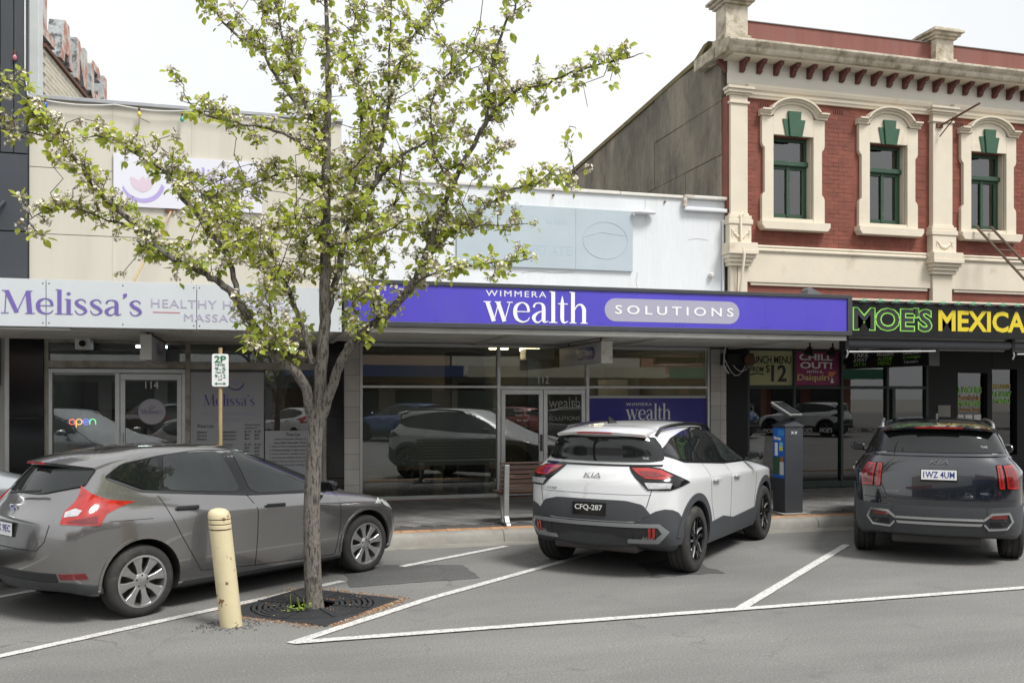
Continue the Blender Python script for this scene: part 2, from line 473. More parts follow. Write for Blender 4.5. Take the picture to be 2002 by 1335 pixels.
blob('asphalt_patch', [(.93, 9.52), (2.32, 9.63), (2.3, 10.42), (1.45, 10.66), (.95, 10.4)], .004, m_patch, 'dark rectangular asphalt repair beside the hatchback front wheel')
blob('asphalt_patch', [(4.1, 9.15), (5.0, 9.2), (4.9, 10.1), (4.3, 10.0)], .004, m_patch, 'dark oily asphalt patch under the white car', .04)
LZ = .008
strip('parking_line', (-1.95, 7.6), (.88, 9.83), .1, LZ, m_paint, 'white bay line running beside the grey hatchback to the tree')
strip('parking_line', (1.6, 10.49), (3.12, 11.55), .1, LZ, m_paint, 'short white bay line near the kerb in front of the bench')
strip('parking_line', (-5.0, 7.5), (-1.95, 10.35), .1, LZ, m_paint, 'white bay line behind the grey hatchback')
strip('parking_line', (.27, 7.47), (1.62, 8.78), .1, LZ, m_paint, 'white bay line starting at the corner by the tree grate')
strip('parking_line', (1.62, 8.78), (4.45, 11.12), .1, LZ, m_paint, 'white bay line passing under the white car')
strip('parking_line', (4.27, 7.6), (7.43, 10.48), .1, LZ, m_paint, 'white bay line between the white car and the dark blue one')
strip('parking_line', (.3, 7.48), (14.5, 7.8), .1, LZ + .004, m_paint, 'long white line closing the bays along the traffic lane')
strip('parking_line', (8.3, 7.7), (11.4, 10.6), .1, LZ, m_paint, 'white bay line on the far side of the dark blue car')

# ------------------------------------------------------------------ kerb and footpath
KH = .14
kerb = thing('kerb', 'rounded concrete kerb with joints along the footpath', 'kerb', (0, KERB, 0)); kerb['kind'] = 'structure'
prof = [(KERB - .02, -.05), (KERB, .03), (KERB + .015, .09), (KERB + .04, .125), (KERB + .08, KH), (KERB + .2, KH + .004), (KERB + .2, -.05)]
seg = 2.4
for i in range(16):
    x0 = -16 + i * seg
    MB().yz(prof, x0 + .004, x0 + seg - .004).build('kerb_stone', m_conc, kerb, smooth=True)
gut = MB().box(-40, 60, KERB - .34, KERB - .02, -.05, .006).build('gutter', m_gutter)
tag(gut, 'pale concrete gutter strip against the kerb', 'gutter', kind='structure')

fp = MB().box(-60, 90, KERB + .2, 40, -.2, KH - .012).build('footpath', M('paver_joint', (.07, .068, .065), .9))
tag(fp, 'dark paved footpath in front of the shops', 'footpath', kind='structure')
# terracotta edge course
src = None
n_e = 0
for i in range(126):
    x0 = -9.0 + i * .205
    if src is None:
        o = MB().box(.004, .201, 0, .22, -.03, 0).build('edge_paver', m_orange, fp, bevel=.004, bseg=1)
        src = o.data; o.location = (x0, KERB + .205, KH)
    else:
        o = share('edge_paver', src, fp, (x0, KERB + .205, KH + rnd.uniform(-.002, .002)))
# diagonal grey pavers: the largest-looking ones are single pieces, the rest one sheet of real pavers
PW, PL = .2, .4
ca, sa = math.cos(R(45)), math.sin(R(45))
cells = []
for i in range(-110, 130):
    for j in range(-40, 40):
        u = i * PW; v = j * PL + (PL / 2 if i % 2 else 0)
        cx, cy = u * ca - v * sa + 4, u * sa + v * ca + 14
        if -7.5 < cx < 18 and KERB + .66 < cy < FAC - .22: cells.append((cx, cy))
def vis(p):
    x, y = p
    d = .2667 * x + .9638 * y; px = 1001 + 1810 * (.9638 * x - .2667 * y) / d
    return (770 < px < 1045) or (1385 < px < 1665)
front = sorted([c for c in cells if vis(c)], key=lambda c: c[1])[:300]
fs = set(front)
o = MB().box(-PW / 2 + .004, PW / 2 - .004, -PL / 2 + .004, PL / 2 - .004, -.03, 0).build('paver', m_paver, None, bevel=.004, bseg=1)
psrc = o.data; bpy.data.objects.remove(o)
for (cx, cy) in front:
    o = share('paver', psrc, fp, (cx, cy, KH + rnd.uniform(-.002, .002)), rot=(0, 0, R(45)))
mb = MB()
for (cx, cy) in cells:
    if (cx, cy) in fs: continue
    a = PW / 2 - .004; b = PL / 2 - .004; z = KH + rnd.uniform(-.002, .002)
    c4 = [(cx + u * ca - v * sa, cy + u * sa + v * ca) for u, v in ((-a, -b), (a, -b), (a, b), (-a, b))]
    mb.xy(c4, KH - .03, z)
tag(mb.build('paver_field', m_paver, fp), kind='stuff')
mb = MB()
for i in range(60):                         # brick header course along the shopfronts
    x0 = -5 + i * .24
    mb.box(x0, x0 + .23, FAC - .2, FAC - .02, KH - .03, KH + .006)
tag(mb.build('brick_border', M('dark_brick', (.2, .12, .085), .85, var=.3, vscale=8), fp), kind='stuff')
# placeholder, tree is in 07
# ------------------------------------------------------------------ building materials
m_cream = M('cream_sheet', (.55, .52, .44), .7, var=.08, vscale=.8, bump=.05, bscale=8, dirt=(.48, .45, .375), dscale=1.3, dlo=.5, dhi=.8, stretch=(2.2, 1, .22))
m_white = M('white_masonry_paint', (.66, .68, .695), .6, var=.07, vscale=1.2, bump=.3, bscale=9, dirt=(.56, .55, .5), dscale=1.6, dlo=.55, dhi=.8, stretch=(1.6, 1, .3))
m_alu = M('aluminium', (.52, .53, .52), .4, .75, var=.1, vscale=6)
m_aluw = M('aged_aluminium', (.4, .37, .32), .55, .4, var=.25, vscale=5, dirt=(.16, .12, .08), dscale=3)
m_gran = M('black_granite', (.01, .01, .012), .12, var=.4, vscale=60)
m_char = M('charcoal_cladding', (.045, .05, .058), .45, var=.15, vscale=2)
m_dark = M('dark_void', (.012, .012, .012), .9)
m_black = M('black_paint', (.012, .012, .013), .5, var=.2, vscale=3, spec=.25)
m_frame = M('dark_grey_frame', (.045, .047, .052), .5, var=.2, vscale=5)
m_purple = M('violet_sign_print', (.085, .066, .5), .3, var=.1, vscale=.9, dirt=(.11, .1, .42), dscale=2.2, dlo=.55, dhi=.85, stretch=(1, 1, .4))
m_ink = M('violet_ink', (.16, .115, .37), .5)
m_inkp = M('pale_lavender_ink', (.4, .37, .5), .5)
m_wht = M('white_print', (.8, .8, .8), .5)
m_greyp = M('grey_violet_print', (.36, .35, .44), .5)
m_signw = M('pale_grey_sign_panel', (.58, .61, .63), .4, var=.05, vscale=1.5, dirt=(.46, .47, .47), dscale=1, dlo=.6, dhi=.9)
m_tile = M('white_glazed_tile', (.56, .54, .5), .22, var=.12, vscale=2.5)
piece_tone(m_tile, .85, 1.1)
m_grout = M('dark_grout', (.1, .1, .1), .9)
m_soff = M('soffit_paint', (.68, .67, .63), .7, var=.15, vscale=1.5, dirt=(.25, .22, .18), dscale=1.2, dlo=.58, dhi=.85)
m_rust = M('rusty_iron', (.13, .06, .035), .85, var=.4, vscale=12)
m_wood = M('aged_timber', (.4, .3, .17), .8, var=.25, vscale=6)
m_steel = M('galvanised_steel', (.42, .43, .44), .4, .8, var=.15, vscale=6)
m_txt = M('dark_print', (.02, .02, .025), .6)
m_floor = M('shop_carpet', (.03, .032, .04), .95)
m_intw = M('interior_wall', (.5, .5, .47), .9, var=.1)
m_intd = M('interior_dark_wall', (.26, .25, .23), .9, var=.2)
m_ceil = M('interior_ceiling', (.35, .35, .33), .9)
m_oak = M('oak_laminate', (.42, .3, .17), .55, var=.2, vscale=5, stretch=(6, 6, .6))
m_lamp = M('warm_tube_lamp', (1, .85, .6), .5, emit=(1, .78, .45), estr=16)
m_lampc = M('cool_tube_lamp', (1, 1, 1), .5, emit=(.85, .95, 1), estr=12)
g_win = glass_mat('shop_glass', (.8, .83, .81), 1.0, ior=1.95)
g_dk = glass_mat('tinted_shop_glass', (.5, .53, .52), 1.0, ior=1.95)
film = film_mat('frosted_film', (.55, .58, .56), .55)

def pane(parent, x0, x1, z0, z1, y=FAC + .03, mat=None, name='pane'):
    return MB().box(x0, x1, y, y + .008, z0, z1).build(name, mat or g_win, parent)

def bar(parent, x0, x1, z0, z1, mat, y0=FAC - .03, y1=FAC + .07, name='frame_bar', bevel=.004):
    return box_part(name, mat, parent, x0, x1, y0, y1, z0, z1, bevel=bevel)

def room(parent, x0, x1, yb, zc, wall, side=None):
    """the room behind a shopfront"""
    MB().box(x0, x1, yb, yb + .1, .1, zc).build('back_wall', wall, parent)
    MB().box(x0 - .1, x0, FAC + .3, yb, .1, zc).build('side_wall', side or wall, parent)
    MB().box(x1, x1 + .1, FAC + .3, yb, .1, zc).build('side_wall', side or wall, parent)
    MB().box(x0, x1, FAC + .02, yb, .1, .165).build('floor', m_floor, parent)
    MB().box(x0, x1, FAC + .12, yb, zc, zc + .1).build('ceiling', m_ceil, parent)

def awning(parent, x0, x1, ztop, zsoff, y0, rib=True, mat=None):
    a = MB().box(x0, x1, y0, FAC - .01, zsoff + .04, ztop).build('awning', M('awning_sheet', (.3, .3, .3), .6, var=.2), parent)
    mb = MB()
    n = int((FAC - y0) / .09)
    for i in range(n):
        y = y0 + .02 + i * .09
        mb.box(x0 + .01, x1 - .01, y, y + .082, zsoff + (.0 if i % 2 else .012), zsoff + .0395)
    tag(mb.build('soffit_boards', mat or m_soff, a), kind='stuff')
    return a

# ================================================================== charcoal-clad building at the far left
b0 = thing('clad_building', 'charcoal metal-clad building at the end of the row beside the cream shop', 'building', (-5.5, FAC, 0))
MB().box(-8.5, -3.43, FAC - .02, 16.06, 2.9, 9.6).build('wall', m_char, b0)
for i in range(14):                                            # ribbed cladding sheets above
    x = -3.44 - i * .19
    box_part('cladding_sheet', m_char, b0, x - .178, x, FAC - .075, FAC - .021, 5.72, 9.6, bevel=.004)
for (z0, z1) in ((4.51, 5.7), (3.3, 4.49)):
    box_part('cladding_panel', m_char, b0, -6.5, -3.44, FAC - .07, FAC - .021, z0, z1, bevel=.004)
MB().box(-8.5, -3.72, FAC + .02, FAC + .3, .1, 2.9).build('shopfront_panel', M('pale_door_panel', (.5, .5, .48), .5, var=.1), b0)
box_part('shop_window', m_gran, b0, -8.3, -3.83, FAC - .01, FAC + .02, 2.1, 2.85)
box_part('frame_bar', m_alu, b0, -3.76, -3.70, FAC - .03, FAC + .02, .14, 2.9)
MB().tube([(-3.76, FAC - .07, 4.95), (-3.9, FAC - .6, 4.55)], .03, 8).build('awning_bracket', m_char, b0)

# ================================================================== brick building behind with roof letters
m_pbrick = M('painted_white_brick', (.6, .55, .44), .8, var=.15, vscale=5)
b1 = thing('brick_building', 'cream painted brick building with pale grey corner pier behind the parapet', 'building', (-3.7, 17.5, 0))
dw = Vector((.0735, .9973, 0)); o0 = Vector((-3.545, 17.5, 0)); nw = Vector((.9973, -.0735, 0))
MB().box(-4.0, -3.55, 17.3, 17.62, 0, 10.6).build('corner_pier', M('grey_render', (.6, .63, .62), .8, var=.1, vscale=2), b1, bevel=.01)
def along(sd, off, z): p = o0 + dw * sd + nw * off; return (p.x, p.y, z)
wallb = MB().add([along(0.1, -.25, 0), along(14, -.25, 0), along(14, -.02, 0), along(.1, -.02, 0), along(.1, -.25, 7.98), along(14, -.25, 7.98), along(14, -.02, 7.98), along(.1, -.02, 7.98)],
                 [(0, 3, 2, 1), (4, 5, 6, 7), (0, 1, 5, 4), (1, 2, 6, 5), (2, 3, 7, 6), (3, 0, 4, 7)]).build('wall', M('mortar', (.4, .37, .31), .9), b1)
# bricks of the receding wall
bm_ = MB().box(-.115, .115, -.01, .01, -.038, .038).build('brick', m_pbrick, None, bevel=.003, bseg=1)
bsrc = bm_.data; bpy.data.objects.remove(bm_)
ang = math.atan2(dw.y, dw.x)
cnt = 0
for r_ in range(22):
    for k in range(14):
        sd = .25 + k * .24 + (.12 if r_ % 2 else 0)
        z = 7.93 - r_ * .086
        if cnt < 300:
            o = share('brick', bsrc, wallb, along(sd, -.018 + rnd.uniform(-.002, .002), z), rot=(0, 0, ang)); cnt += 1
MB().add([along(.1, -.3, 7.98), along(14, -.3, 7.98), along(14, .04, 7.98), along(.1, .04, 7.98), along(.1, -.3, 8.04), along(14, -.3, 8.04), along(14, .04, 8.04), along(.1, .04, 8.04)],
         [(0, 3, 2, 1), (4, 5, 6, 7), (0, 1, 5, 4), (1, 2, 6, 5), (2, 3, 7, 6), (3, 0, 4, 7)]).build('coping', m_rust, b1)
rs = thing('roof_sign', 'row of weathered red and white block letters on a rusty rail above the brick wall', 'sign', along(0, 0, 8.04))
m_lface = M('weathered_red_letter', (.45, .2, .15), .85, var=.5, vscale=9, dirt=(.55, .52, .47), dscale=4, dlo=.42, dhi=.56)
m_lside = M('weathered_grey_letter', (.4, .42, .42), .85, var=.3, vscale=8, dirt=(.09, .1, .1), dscale=5, dlo=.5, dhi=.6)
LET = {'L': [[(0, 0), (.8, 0), (.8, .22), (.28, .22), (.28, 1), (0, 1)]],
       'A': [[(0, 0), (.26, 0), (.33, .25), (.55, .25), (.62, 0), (.88, 0), (.6, 1), (.28, 1)]],
       'N': [[(0, 0), (.24, 0), (.24, .6), (.6, 0), (.84, 0), (.84, 1), (.6, 1), (.6, .42), (.24, 1), (0, 1)]],
       'C': [[(.12, 0), (.7, 0), (.85, .15), (.85, .35), (.6, .35), (.6, .22), (.26, .22), (.26, .78), (.6, .78), (.6, .65), (.85, .65), (.85, .85), (.7, 1), (.12, 1), (0, .85), (0, .15)]],
       'I': [[(0, 0), (.3, 0), (.3, 1), (0, 1)]]}
sd = .12
for ch in 'LANCI':
    for poly in LET[ch]:
        mb = MB()
        mb.prism(poly, lambda u, v, t: along(sd + u * .95, t, 8.2 + v * .8), -.3, -.02)
        mb.mi = [0] * len(mb.f); mb.mi[1] = 1
        mb.build('sign_letter', [m_lside, m_lface], rs, bevel=.006, bseg=1)
    MB().tube([along(sd + .2, -.2, 8.03), along(sd + .2, -.2, 8.25)], .02, 6).build('post', m_rust, rs)
    MB().tube([along(sd + .6, -.2, 8.03), along(sd + .6, -.2, 8.25)], .02, 6).build('post', m_rust, rs)
    sd += 1.12
MB().tube([along(.05, -.2, 8.1), along(6.2, -.2, 8.1)], .025, 6).build('rail', m_rust, rs)

# ================================================================== cream massage shop
b2 = thing('cream_shop', 'cream sheet-clad massage shop with pale awning and aluminium shopfront', 'building', (-1, FAC, 0))
MB().box(-3.42, 1.41, FAC + .03, FAC + .25, 2.87, 6.6).build('wall', m_cream, b2)
xs = [-3.42, -2.215, -1.01, .195, 1.405]
for z0, z1 in ((3.0, 4.485), (4.497, 5.53), (5.542, 6.6)):
    for i in range(4):
        box_part('wall_panel', m_cream, b2, xs[i] + .0012, xs[i + 1] - .0012, FAC, FAC + .0295, z0, z1)
box_part('parapet_capping', m_steel, b2, -3.44, 1.43, FAC - .06, FAC + .3, 6.6, 6.66, bevel=.006)
MB().box(-3.42, 1.41, FAC + .3, 26, 5.9, 6.2).build('roof', m_steel, b2)
MB().box(1.38, 1.41, FAC + .3, 26, 2.9, 6.4).build('side_wall', m_cream, b2)
aw = awning(b2, -6.5, 1.09, 3.3, 2.83, 12.42)
mb = MB()
for i in range(62):
    x = -6.4 + i * .12
    mb.tube([(x, 12.39, 2.83), (x, 15.9, 2.9)], .03, 6)
tag(mb.build('corrugation', m_soff, aw), kind='stuff')
MB().tube([(-6.4, 12.45, 2.77), (-2.2, 12.45, 2.77)], .02, 8).build('gutter_pipe', m_soff, b2)
for (xa, xb) in ((-1.33, -1.55), (.33, .12)):
    MB().tube([(xa, FAC - .02, 4.93 if xa < 0 else 4.75), (xb, 12.7, 3.32)], .018, 8).build('awning_stay', m_wood, b2)
    box_part('stay_bracket', m_rust, b2, xa - .09, xa + .09, FAC - .04, FAC - .002, 4.92 if xa < 0 else 4.74, 4.97 if xa < 0 else 4.79)
# granite piers
for x0, x1 in ((-3.69, -3.205), (1.16, 1.445)):
    for z0, z1 in ((.14, .545), (.55, 1.595), (1.6, 2.86)):
        box_part('granite_slab', m_gran, b2, x0, x1, FAC - .06, FAC + .1, z0, z1, bevel=.004)
# shopfront
for x0, x1 in ((-3.205, -3.14), (-1.11, -1.035), (1.1, 1.16)):
    bar(b2, x0, x1, .14, 2.86, m_aluw)
bar(b2, -3.14, 1.1, 2.79, 2.86, m_aluw, FAC - .02, FAC + .08)
bar(b2, -3.14, -1.11, 2.39, 2.5, m_aluw, FAC - .035, FAC + .08)
bar(b2, -1.035, 1.1, 2.38, 2.5, m_aluw, FAC - .035, FAC + .08)
bar(b2, -3.14, -1.11, 2.31, 2.375, m_alu, FAC - .03, FAC + .08)
bar(b2, -3.14, -3.085, .14, 2.31, m_alu)
bar(b2, -2.17, -2.1, .14, 2.31, m_alu)
bar(b2, -1.16, -1.11, .14, 2.31, m_alu)
bar(b2, -3.085, -2.17, .14, .3, m_alu)
pane(b2, -3.085, -2.17, .3, 2.31)
pane(b2, -3.14, -1.11, 2.5, 2.79); pane(b2, -1.035, 1.1, 2.5, 2.79)
dr = bar(b2, -2.095, -1.165, 2.2, 2.3, m_alu, FAC - .02, FAC + .05, 'shop_door')
for a_ in ((-2.095, -2.02, .16, 2.2), (-1.235, -1.165, .16, 2.2), (-2.02, -1.235, .16, .78)):
    MB().box(a_[0], a_[1], FAC - .02, FAC + .05, a_[2], a_[3]).build('door_rail', m_alu, dr, bevel=.004)
MB().box(-2.02, -1.235, FAC + .01, FAC + .018, .78, 2.2).build('door_glass', g_win, dr)
MB().box(-2.075, -2.045, FAC - .05, FAC - .02, 1.02, 1.35).build('door_handle', m_steel, dr, bevel=.005)
text('114', m_wht, dr, -1.72, 2.06, FAC + .002, width=.2, height=.12)
disc = MB().lathe([(.21, 0), (.21, .003)], lambda x, y, h_: (-1.62 + x, FAC + .006 - h_, 1.69 + y), 40).build('round_sticker', m_inkp, dr)
MB().lathe([(.197, 0), (.197, .002)], lambda x, y, h_: (-1.62 + x, FAC + .002 - h_, 1.69 + y), 40).build('sticker_face', M('pale_sticker', (.5, .49, .52), .5), dr)
serif_word("Melissa's", m_ink, dr, -1.785, 1.65, FAC - .001, .33, .055)
def lotus(parent, cx, cz, r, y, mats, n=26):
    """crescent bowl with three petals"""
    mb = MB()
    pts_o = [(cx + r * math.cos(a), cz + r * math.sin(a)) for a in [R(200 + 150 * i / n) for i in range(n + 1)]]
    pts_i = [(cx - r * .05 + r * .9 * math.cos(a), cz + r * .12 + r * .92 * math.sin(a)) for a in [R(200 + 150 * i / n) for i in range(n + 1)]]
    mb.add([(p[0], y, p[1]) for p in pts_o + pts_i], [(i, i + 1, n + 2 + i, n + 1 + i) for i in range(n)])
    mb.m = 1
    for ax, sc in ((-38, .95), (0, .8), (30, .85)):
        q = []
        for i in range(13):
            t = i / 12; q.append((t * r * sc, .2 * r * math.sin(math.pi * t)))
        q = q + [(u, -v) for u, v in q[-2:0:-1]]
        c_, s_ = math.cos(R(90 - ax)), math.sin(R(90 - ax))
        mb.add([(cx + u * c_ - v * s_, y - .0006 * (ax > 0) - .0012 * (ax == 0), cz - r * .5 + u * s_ + v * c_) for u, v in q], [tuple(range(len(q)))])
    return mb.build('lotus_emblem', mats, parent)
lotus(dr, -1.62, 1.79, .055, FAC - .001, [m_ink, m_inkp])
box_part('letter_slot', M('grey_plastic', (.45, .46, .43), .5), dr, -1.86, -1.67, FAC - .035, FAC - .021, .82, .87)
box_part('key_box', m_oak, b2, -2.2, -2.11, FAC - .07, FAC - .031, .88, 1.08, bevel=.005)
# boards in the right-hand window
pb = thing('price_board', 'tall pale poster board with violet emblem and massage price list beside the door', 'poster', (-.45, FAC, .2))
m_post = M('pale_poster', (.44, .45, .47), .5, var=.04, vscale=2)
MB().box(-1.03, .13, FAC - .01, FAC + .02, .2, 2.33).build('board', m_post, pb)
lotus(pb, -.32, 2.17, .14, FAC - .012, [m_ink, m_inkp])
serif_word("Melissa's", m_ink, pb, -.83, 1.78, FAC - .0105, .82, .125)
text('HEALTHY HEALING', m_inkp, pb, -.85, 1.62, FAC - .0105, width=.84, height=.065)
text('MASSAGE', m_inkp, pb, -.63, 1.52, FAC - .0105, width=.4, height=.06)
for xa in (-.83, -.2): MB().box(xa, xa + .17, FAC - .012, FAC - .0105, 1.547, 1.552).build('rule', m_inkp, pb)
text('Price List', m_txt, pb, -.92, 1.42, FAC - .0105, width=.25, height=.06)
text('Chinese herbal', m_txt, pb, -.18, 1.45, FAC - .0105, width=.25, height=.03)
text('medicine', m_txt, pb, -.18, 1.40, FAC - .0105, width=.2, height=.03)
rows = [('60mins', 'Moxibustion', '$110', '$100'), ('45mins', 'Moxibustion', '$90', '$80'), ('30mins', 'Moxibustion', '$60', '$50'),
        ('90mins', 'Full body', '$130', '$120'), ('60mins', 'Full body', '$90', '$80'), ('45mins', 'Neck shoulders & back', '$70', '$60'), ('30mins', '/ back & legs', '$50', '$40')]
z = 1.33
for i, rw in enumerate(rows):
    if i == 3: z -= .04
    for s_, x_ in zip(rw, (-.93, -.7 if len(rw[1]) > 12 else -.6, -.18, -.02)):
        text(s_, m_txt, pb, x_, z, FAC - .0105, height=.042, width=(.026 * len(s_)))
    z -= .058
pb2 = thing('treatment_board', 'lower price list board below the dark window, partly behind the tree', 'poster', (.65, FAC, .2))
MB().box(.15, 1.09, FAC - .01, FAC + .02, .2, 1.36).build('board', m_post, pb2)
text('Price List', m_txt, pb2, .5, 1.27, FAC - .0105, width=.22, height=.055)
for i, s_ in enumerate(['Chinese Acupressure Massage & Circulation', '60mins $90 / 30mins $60 / 45mins $70', '1. Tight, tired or cramping shoulders', '2. Frequent bloating, or upper backache', '3. Frozen shoulders and pain in shoulder blade', '4. Heel pain and achilles tendon pain', '5. When wake up in the morning, fingers are stiff', '6. Sore lower back after standing or sitting']):
    text(s_, m_txt, pb2, .22 if i > 1 else .3, 1.2 - i * .062, FAC - .0105, width=.0165 * len(s_), height=.036)
pane(b2, .15, 1.1, 1.36, 2.38)
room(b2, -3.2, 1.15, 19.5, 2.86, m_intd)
for x in (-2.0, .2): box_part('ceiling_tube', m_lampc, b2, x, x + .5, 17.2, 17.3, 2.78, 2.82)
for x0_, h_ in ((-2.9, 1.5), (-1.7, 1.1), (.3, 1.9)): box_part('curtain', M('brown_curtain', (.12, .07, .045), .9, var=.3, vscale=8, stretch=(8, 1, .3)), b2, x0_, x0_ + .9, 18.6, 18.7, .16, .2 + h_)
# neon open sign
nn = thing('neon_sign', 'small lit multicolour open sign hanging inside the massage shop window', 'neon sign', (-2.65, FAC + .1, 1.5))
for ch, x, col in (('o', -2.82, (1, .12, .1)), ('p', -2.72, (1, .45, .03)), ('e', -2.62, (.08, .15, 1)), ('n', -2.52, (.1, .9, .25))):
    pts = {'o': [(math.cos(a), math.sin(a)) for a in [i * math.pi / 8 for i in range(17)]],
           'p': [(-1, -2.1)] + [(-1, 0)] + [(math.cos(a), math.sin(a)) for a in [math.pi - i * math.pi / 8 for i in range(17)]],
           'e': [(-1, 0), (1, 0)] + [(math.cos(a), math.sin(a)) for a in [i * math.pi / 8 for i in range(1, 15)]],
           'n': [(-1, -1), (-1, .3)] + [(math.cos(a), math.sin(a)) for a in [math.pi - i * math.pi / 8 for i in range(1, 9)]] + [(1, -1)]}[ch]
    MB().tube([(x + u * .043, FAC + .1, 1.53 + v * .043) for u, v in pts], .007, 6).build('neon_letter', M('neon_' + ch, col, .5, emit=col, estr=1.5), nn)
# hanging sign
def hang_sign(name, label, x0, x1, y0, y1, z0, z1, m_end, m_face):
    t = thing(name, label, 'sign', ((x0 + x1) / 2, y0, z0))
    MB().box(x0 + .006, x1 - .006, y0 + .01, y1, z0, z1).build('sign_box', m_face, t, bevel=.006)
    MB().box(x0, x1, y0 - .01, y0 + .009, z0 - .01, z1 + .01).build('end_plate', m_end, t, bevel=.004)
    for y in (y0 + .25, y1 - .25):
        MB().box((x0 + x1) / 2 - .01, (x0 + x1) / 2 + .01, y - .015, y + .015, z1, 2.9).build('hanger', m_frame, t)
    MB().box(x0 - .004, x1 + .004, y0 + .01, y1 + .01, z1, z1 + .015).build('top_rail', m_rust, t)
    return t
FL = (Vector((0, -1, 0)), Vector((0, 0, 1)), Vector((-1, 0, 0)))      # on a face looking towards -X
FRt = (Vector((0, 1, 0)), Vector((0, 0, 1)), Vector((1, 0, 0)))       # on a face looking towards +X
h1 = hang_sign('hanging_sign', 'pale box sign hung across the footpath under the massage shop awning', -1.53, -1.38, 13.6, 15.75, 2.45, 2.78, m_soff, m_post)
serif_word("Melissa's", m_ink, h1, 0, 0, 0, 1.0, .1, FRt, org=(-1.385, 14.25, 2.55), thick=.003)
text('HEALTHY', m_inkp, h1, 0, 0, 0, .3, .05, FRt, org=(-1.385, 15.3, 2.62), thick=.003)
cm = thing('camera_box', 'small white box with round black eye above the massage shop transom', 'camera box', (-2.55, 15.6, 2.75))
box_part('housing', m_wht, cm, -2.68, -2.46, 15.5, 15.8, 2.66, 2.83, bevel=.01)
MB().lathe([(.045, 0), (.05, .02)], lambda x, y, h_: (-2.57 + x, 15.499 - h_, 2.75 + y), 18).build('eye', m_dark, cm)
box_part('bracket', m_alu, cm, -2.6, -2.54, 15.6, 15.7, 2.83, 2.9)

# fascia sign
fs1 = thing('fascia_sign', 'long pale grey awning sign with violet script name and faint massage wording', 'sign', (-1, 12.35, 2.8))
for x0, x1 in ((-6.0, -4.195), (-4.187, -2.459), (-2.451, -.724), (-.716, 1.09)):
    p = box_part('sign_panel', m_signw, fs1, x0, x1, 12.345, 12.415, 2.785, 3.36, bevel=.002)
    mb = MB()
    for x in (x0 + .03, (x0 + x1) / 2, x1 - .03):
        for z_ in (2.83, 3.31): mb.lathe([(.009, 0), (.006, .004)], lambda a, b, h_: (x + a, 12.345 - h_, z_ + b), 8)
    tag(mb.build('screws', m_frame, p), kind='stuff')
serif_word("Melissa's", m_ink, fs1, -2.95, 2.94, 12.3435, 1.6, .19)
text('HEALTHY HEALING', m_inkp, fs1, -1.26, 3.05, 12.3445, width=1.6, height=.105, spacing=1.1)
text('MASSAGE', m_inkp, fs1, -.87, 2.885, 12.3445, width=.75, height=.095, spacing=1.1)
MB().box(-1.24, -.92, 12.342, 12.3448, 2.985, 2.995).build('rule', M('red_rule', (.5, .12, .15), .5), fs1)
# faded wall sign
ws = thing('wall_sign', 'faded lavender name board with lotus emblem on the cream upper wall', 'sign', (-1, FAC, 5))
m_lav = M('faded_lavender_board', (.66, .66, .72), .5, var=.04, vscale=1.5)
box_part('board', m_lav, ws, -2.19, .1, FAC - .05, FAC - .005, 4.98, 5.82)
lotus(ws, -1.75, 5.38, .33, FAC - .053, [M('faded_violet', (.4, .33, .62), .5), M('faded_pink', (.62, .5, .58), .5)])
serif_word("Melissa's", M('faded_violet', (.4, .33, .62)), ws, -1.33, 5.42, FAC - .0505, 1.25, .16)
text('MASSAGE', M('faded_pink'), ws, -.75, 5.16, FAC - .0505, width=.7, height=.1)
# festoon cable with bulbs along the parapet
fes = thing('festoon_lights', 'sagging cable with a few coloured bulbs along the cream parapet edge', 'light string', (-3.4, FAC - .1, 6.5))
pts = [(-3.46, FAC - .1, 9.3), (-3.46, FAC - .1, 7.0), (-3.42, FAC - .1, 6.62)]
for i in range(25):
    x = -3.3 + i * .19; pts.append((x, FAC - .1, 6.58 - .05 * abs(math.sin(i * .52))))
MB().tube(pts, .011, 6).build('cable', m_soff, fes)
for x, z, col in ((-3.6, 7.2, (.5, .16, .2)), (-3.17, 6.5, (.04, .12, .5)), (-1.8, 6.47, (.6, .5, .1)), (-1.15, 6.44, (.05, .35, .2))):
    MB().tube([(x, FAC - .11, z + .1), (x, FAC - .11, z + .03)], .016, 8).build('socket', m_rust, fes)
    MB().lathe([(.012, .03), (.03, 0), (.033, -.03), (.022, -.055), (.004, -.065)], lambda a, b, h_: (x + a, FAC - .11 + b, z + h_), 12).build('bulb', M('bulb_%d' % int(col[0] * 100), col, .2), fes, smooth=True)
# ================================================================== white shop with the violet sign
b3 = thing('white_shop', 'low white painted shop with tiled piers and a wide glass shopfront', 'building', (5, FAC, 0))
MB().box(1.415, 8.66, FAC, FAC + .25, 2.87, 5.66).build('wall', m_white, b3, bevel=.01)
MB().box(1.4, 8.66, FAC + .25, 26, 5.0, 5.3).build('roof', m_steel, b3)
m_cop = M('stained_coping', (.66, .64, .58), .8, var=.15, vscale=3, dirt=(.3, .2, .12), dscale=2.5, dlo=.56, dhi=.7)
for i in range(5):
    x0 = 1.4 + i * 1.275
    box_part('coping', m_cop, b3, x0, x0 + 1.27, FAC - .04, FAC + .3, 5.66, 5.72 + .004 * (i % 2), bevel=.012)
box_part('parapet_ledge', m_white, b3, 7.78, 8.72, FAC - .1, FAC - .002, 5.43, 5.5, bevel=.015)
box_part('coping', m_cop, b3, 7.78, 8.72, FAC - .1, FAC + .2, 5.665, 5.725, bevel=.012)
box_part('ledge_stop', m_cop, b3, 7.76, 7.82, FAC - .1, FAC - .002, 5.5, 5.665, bevel=.006)
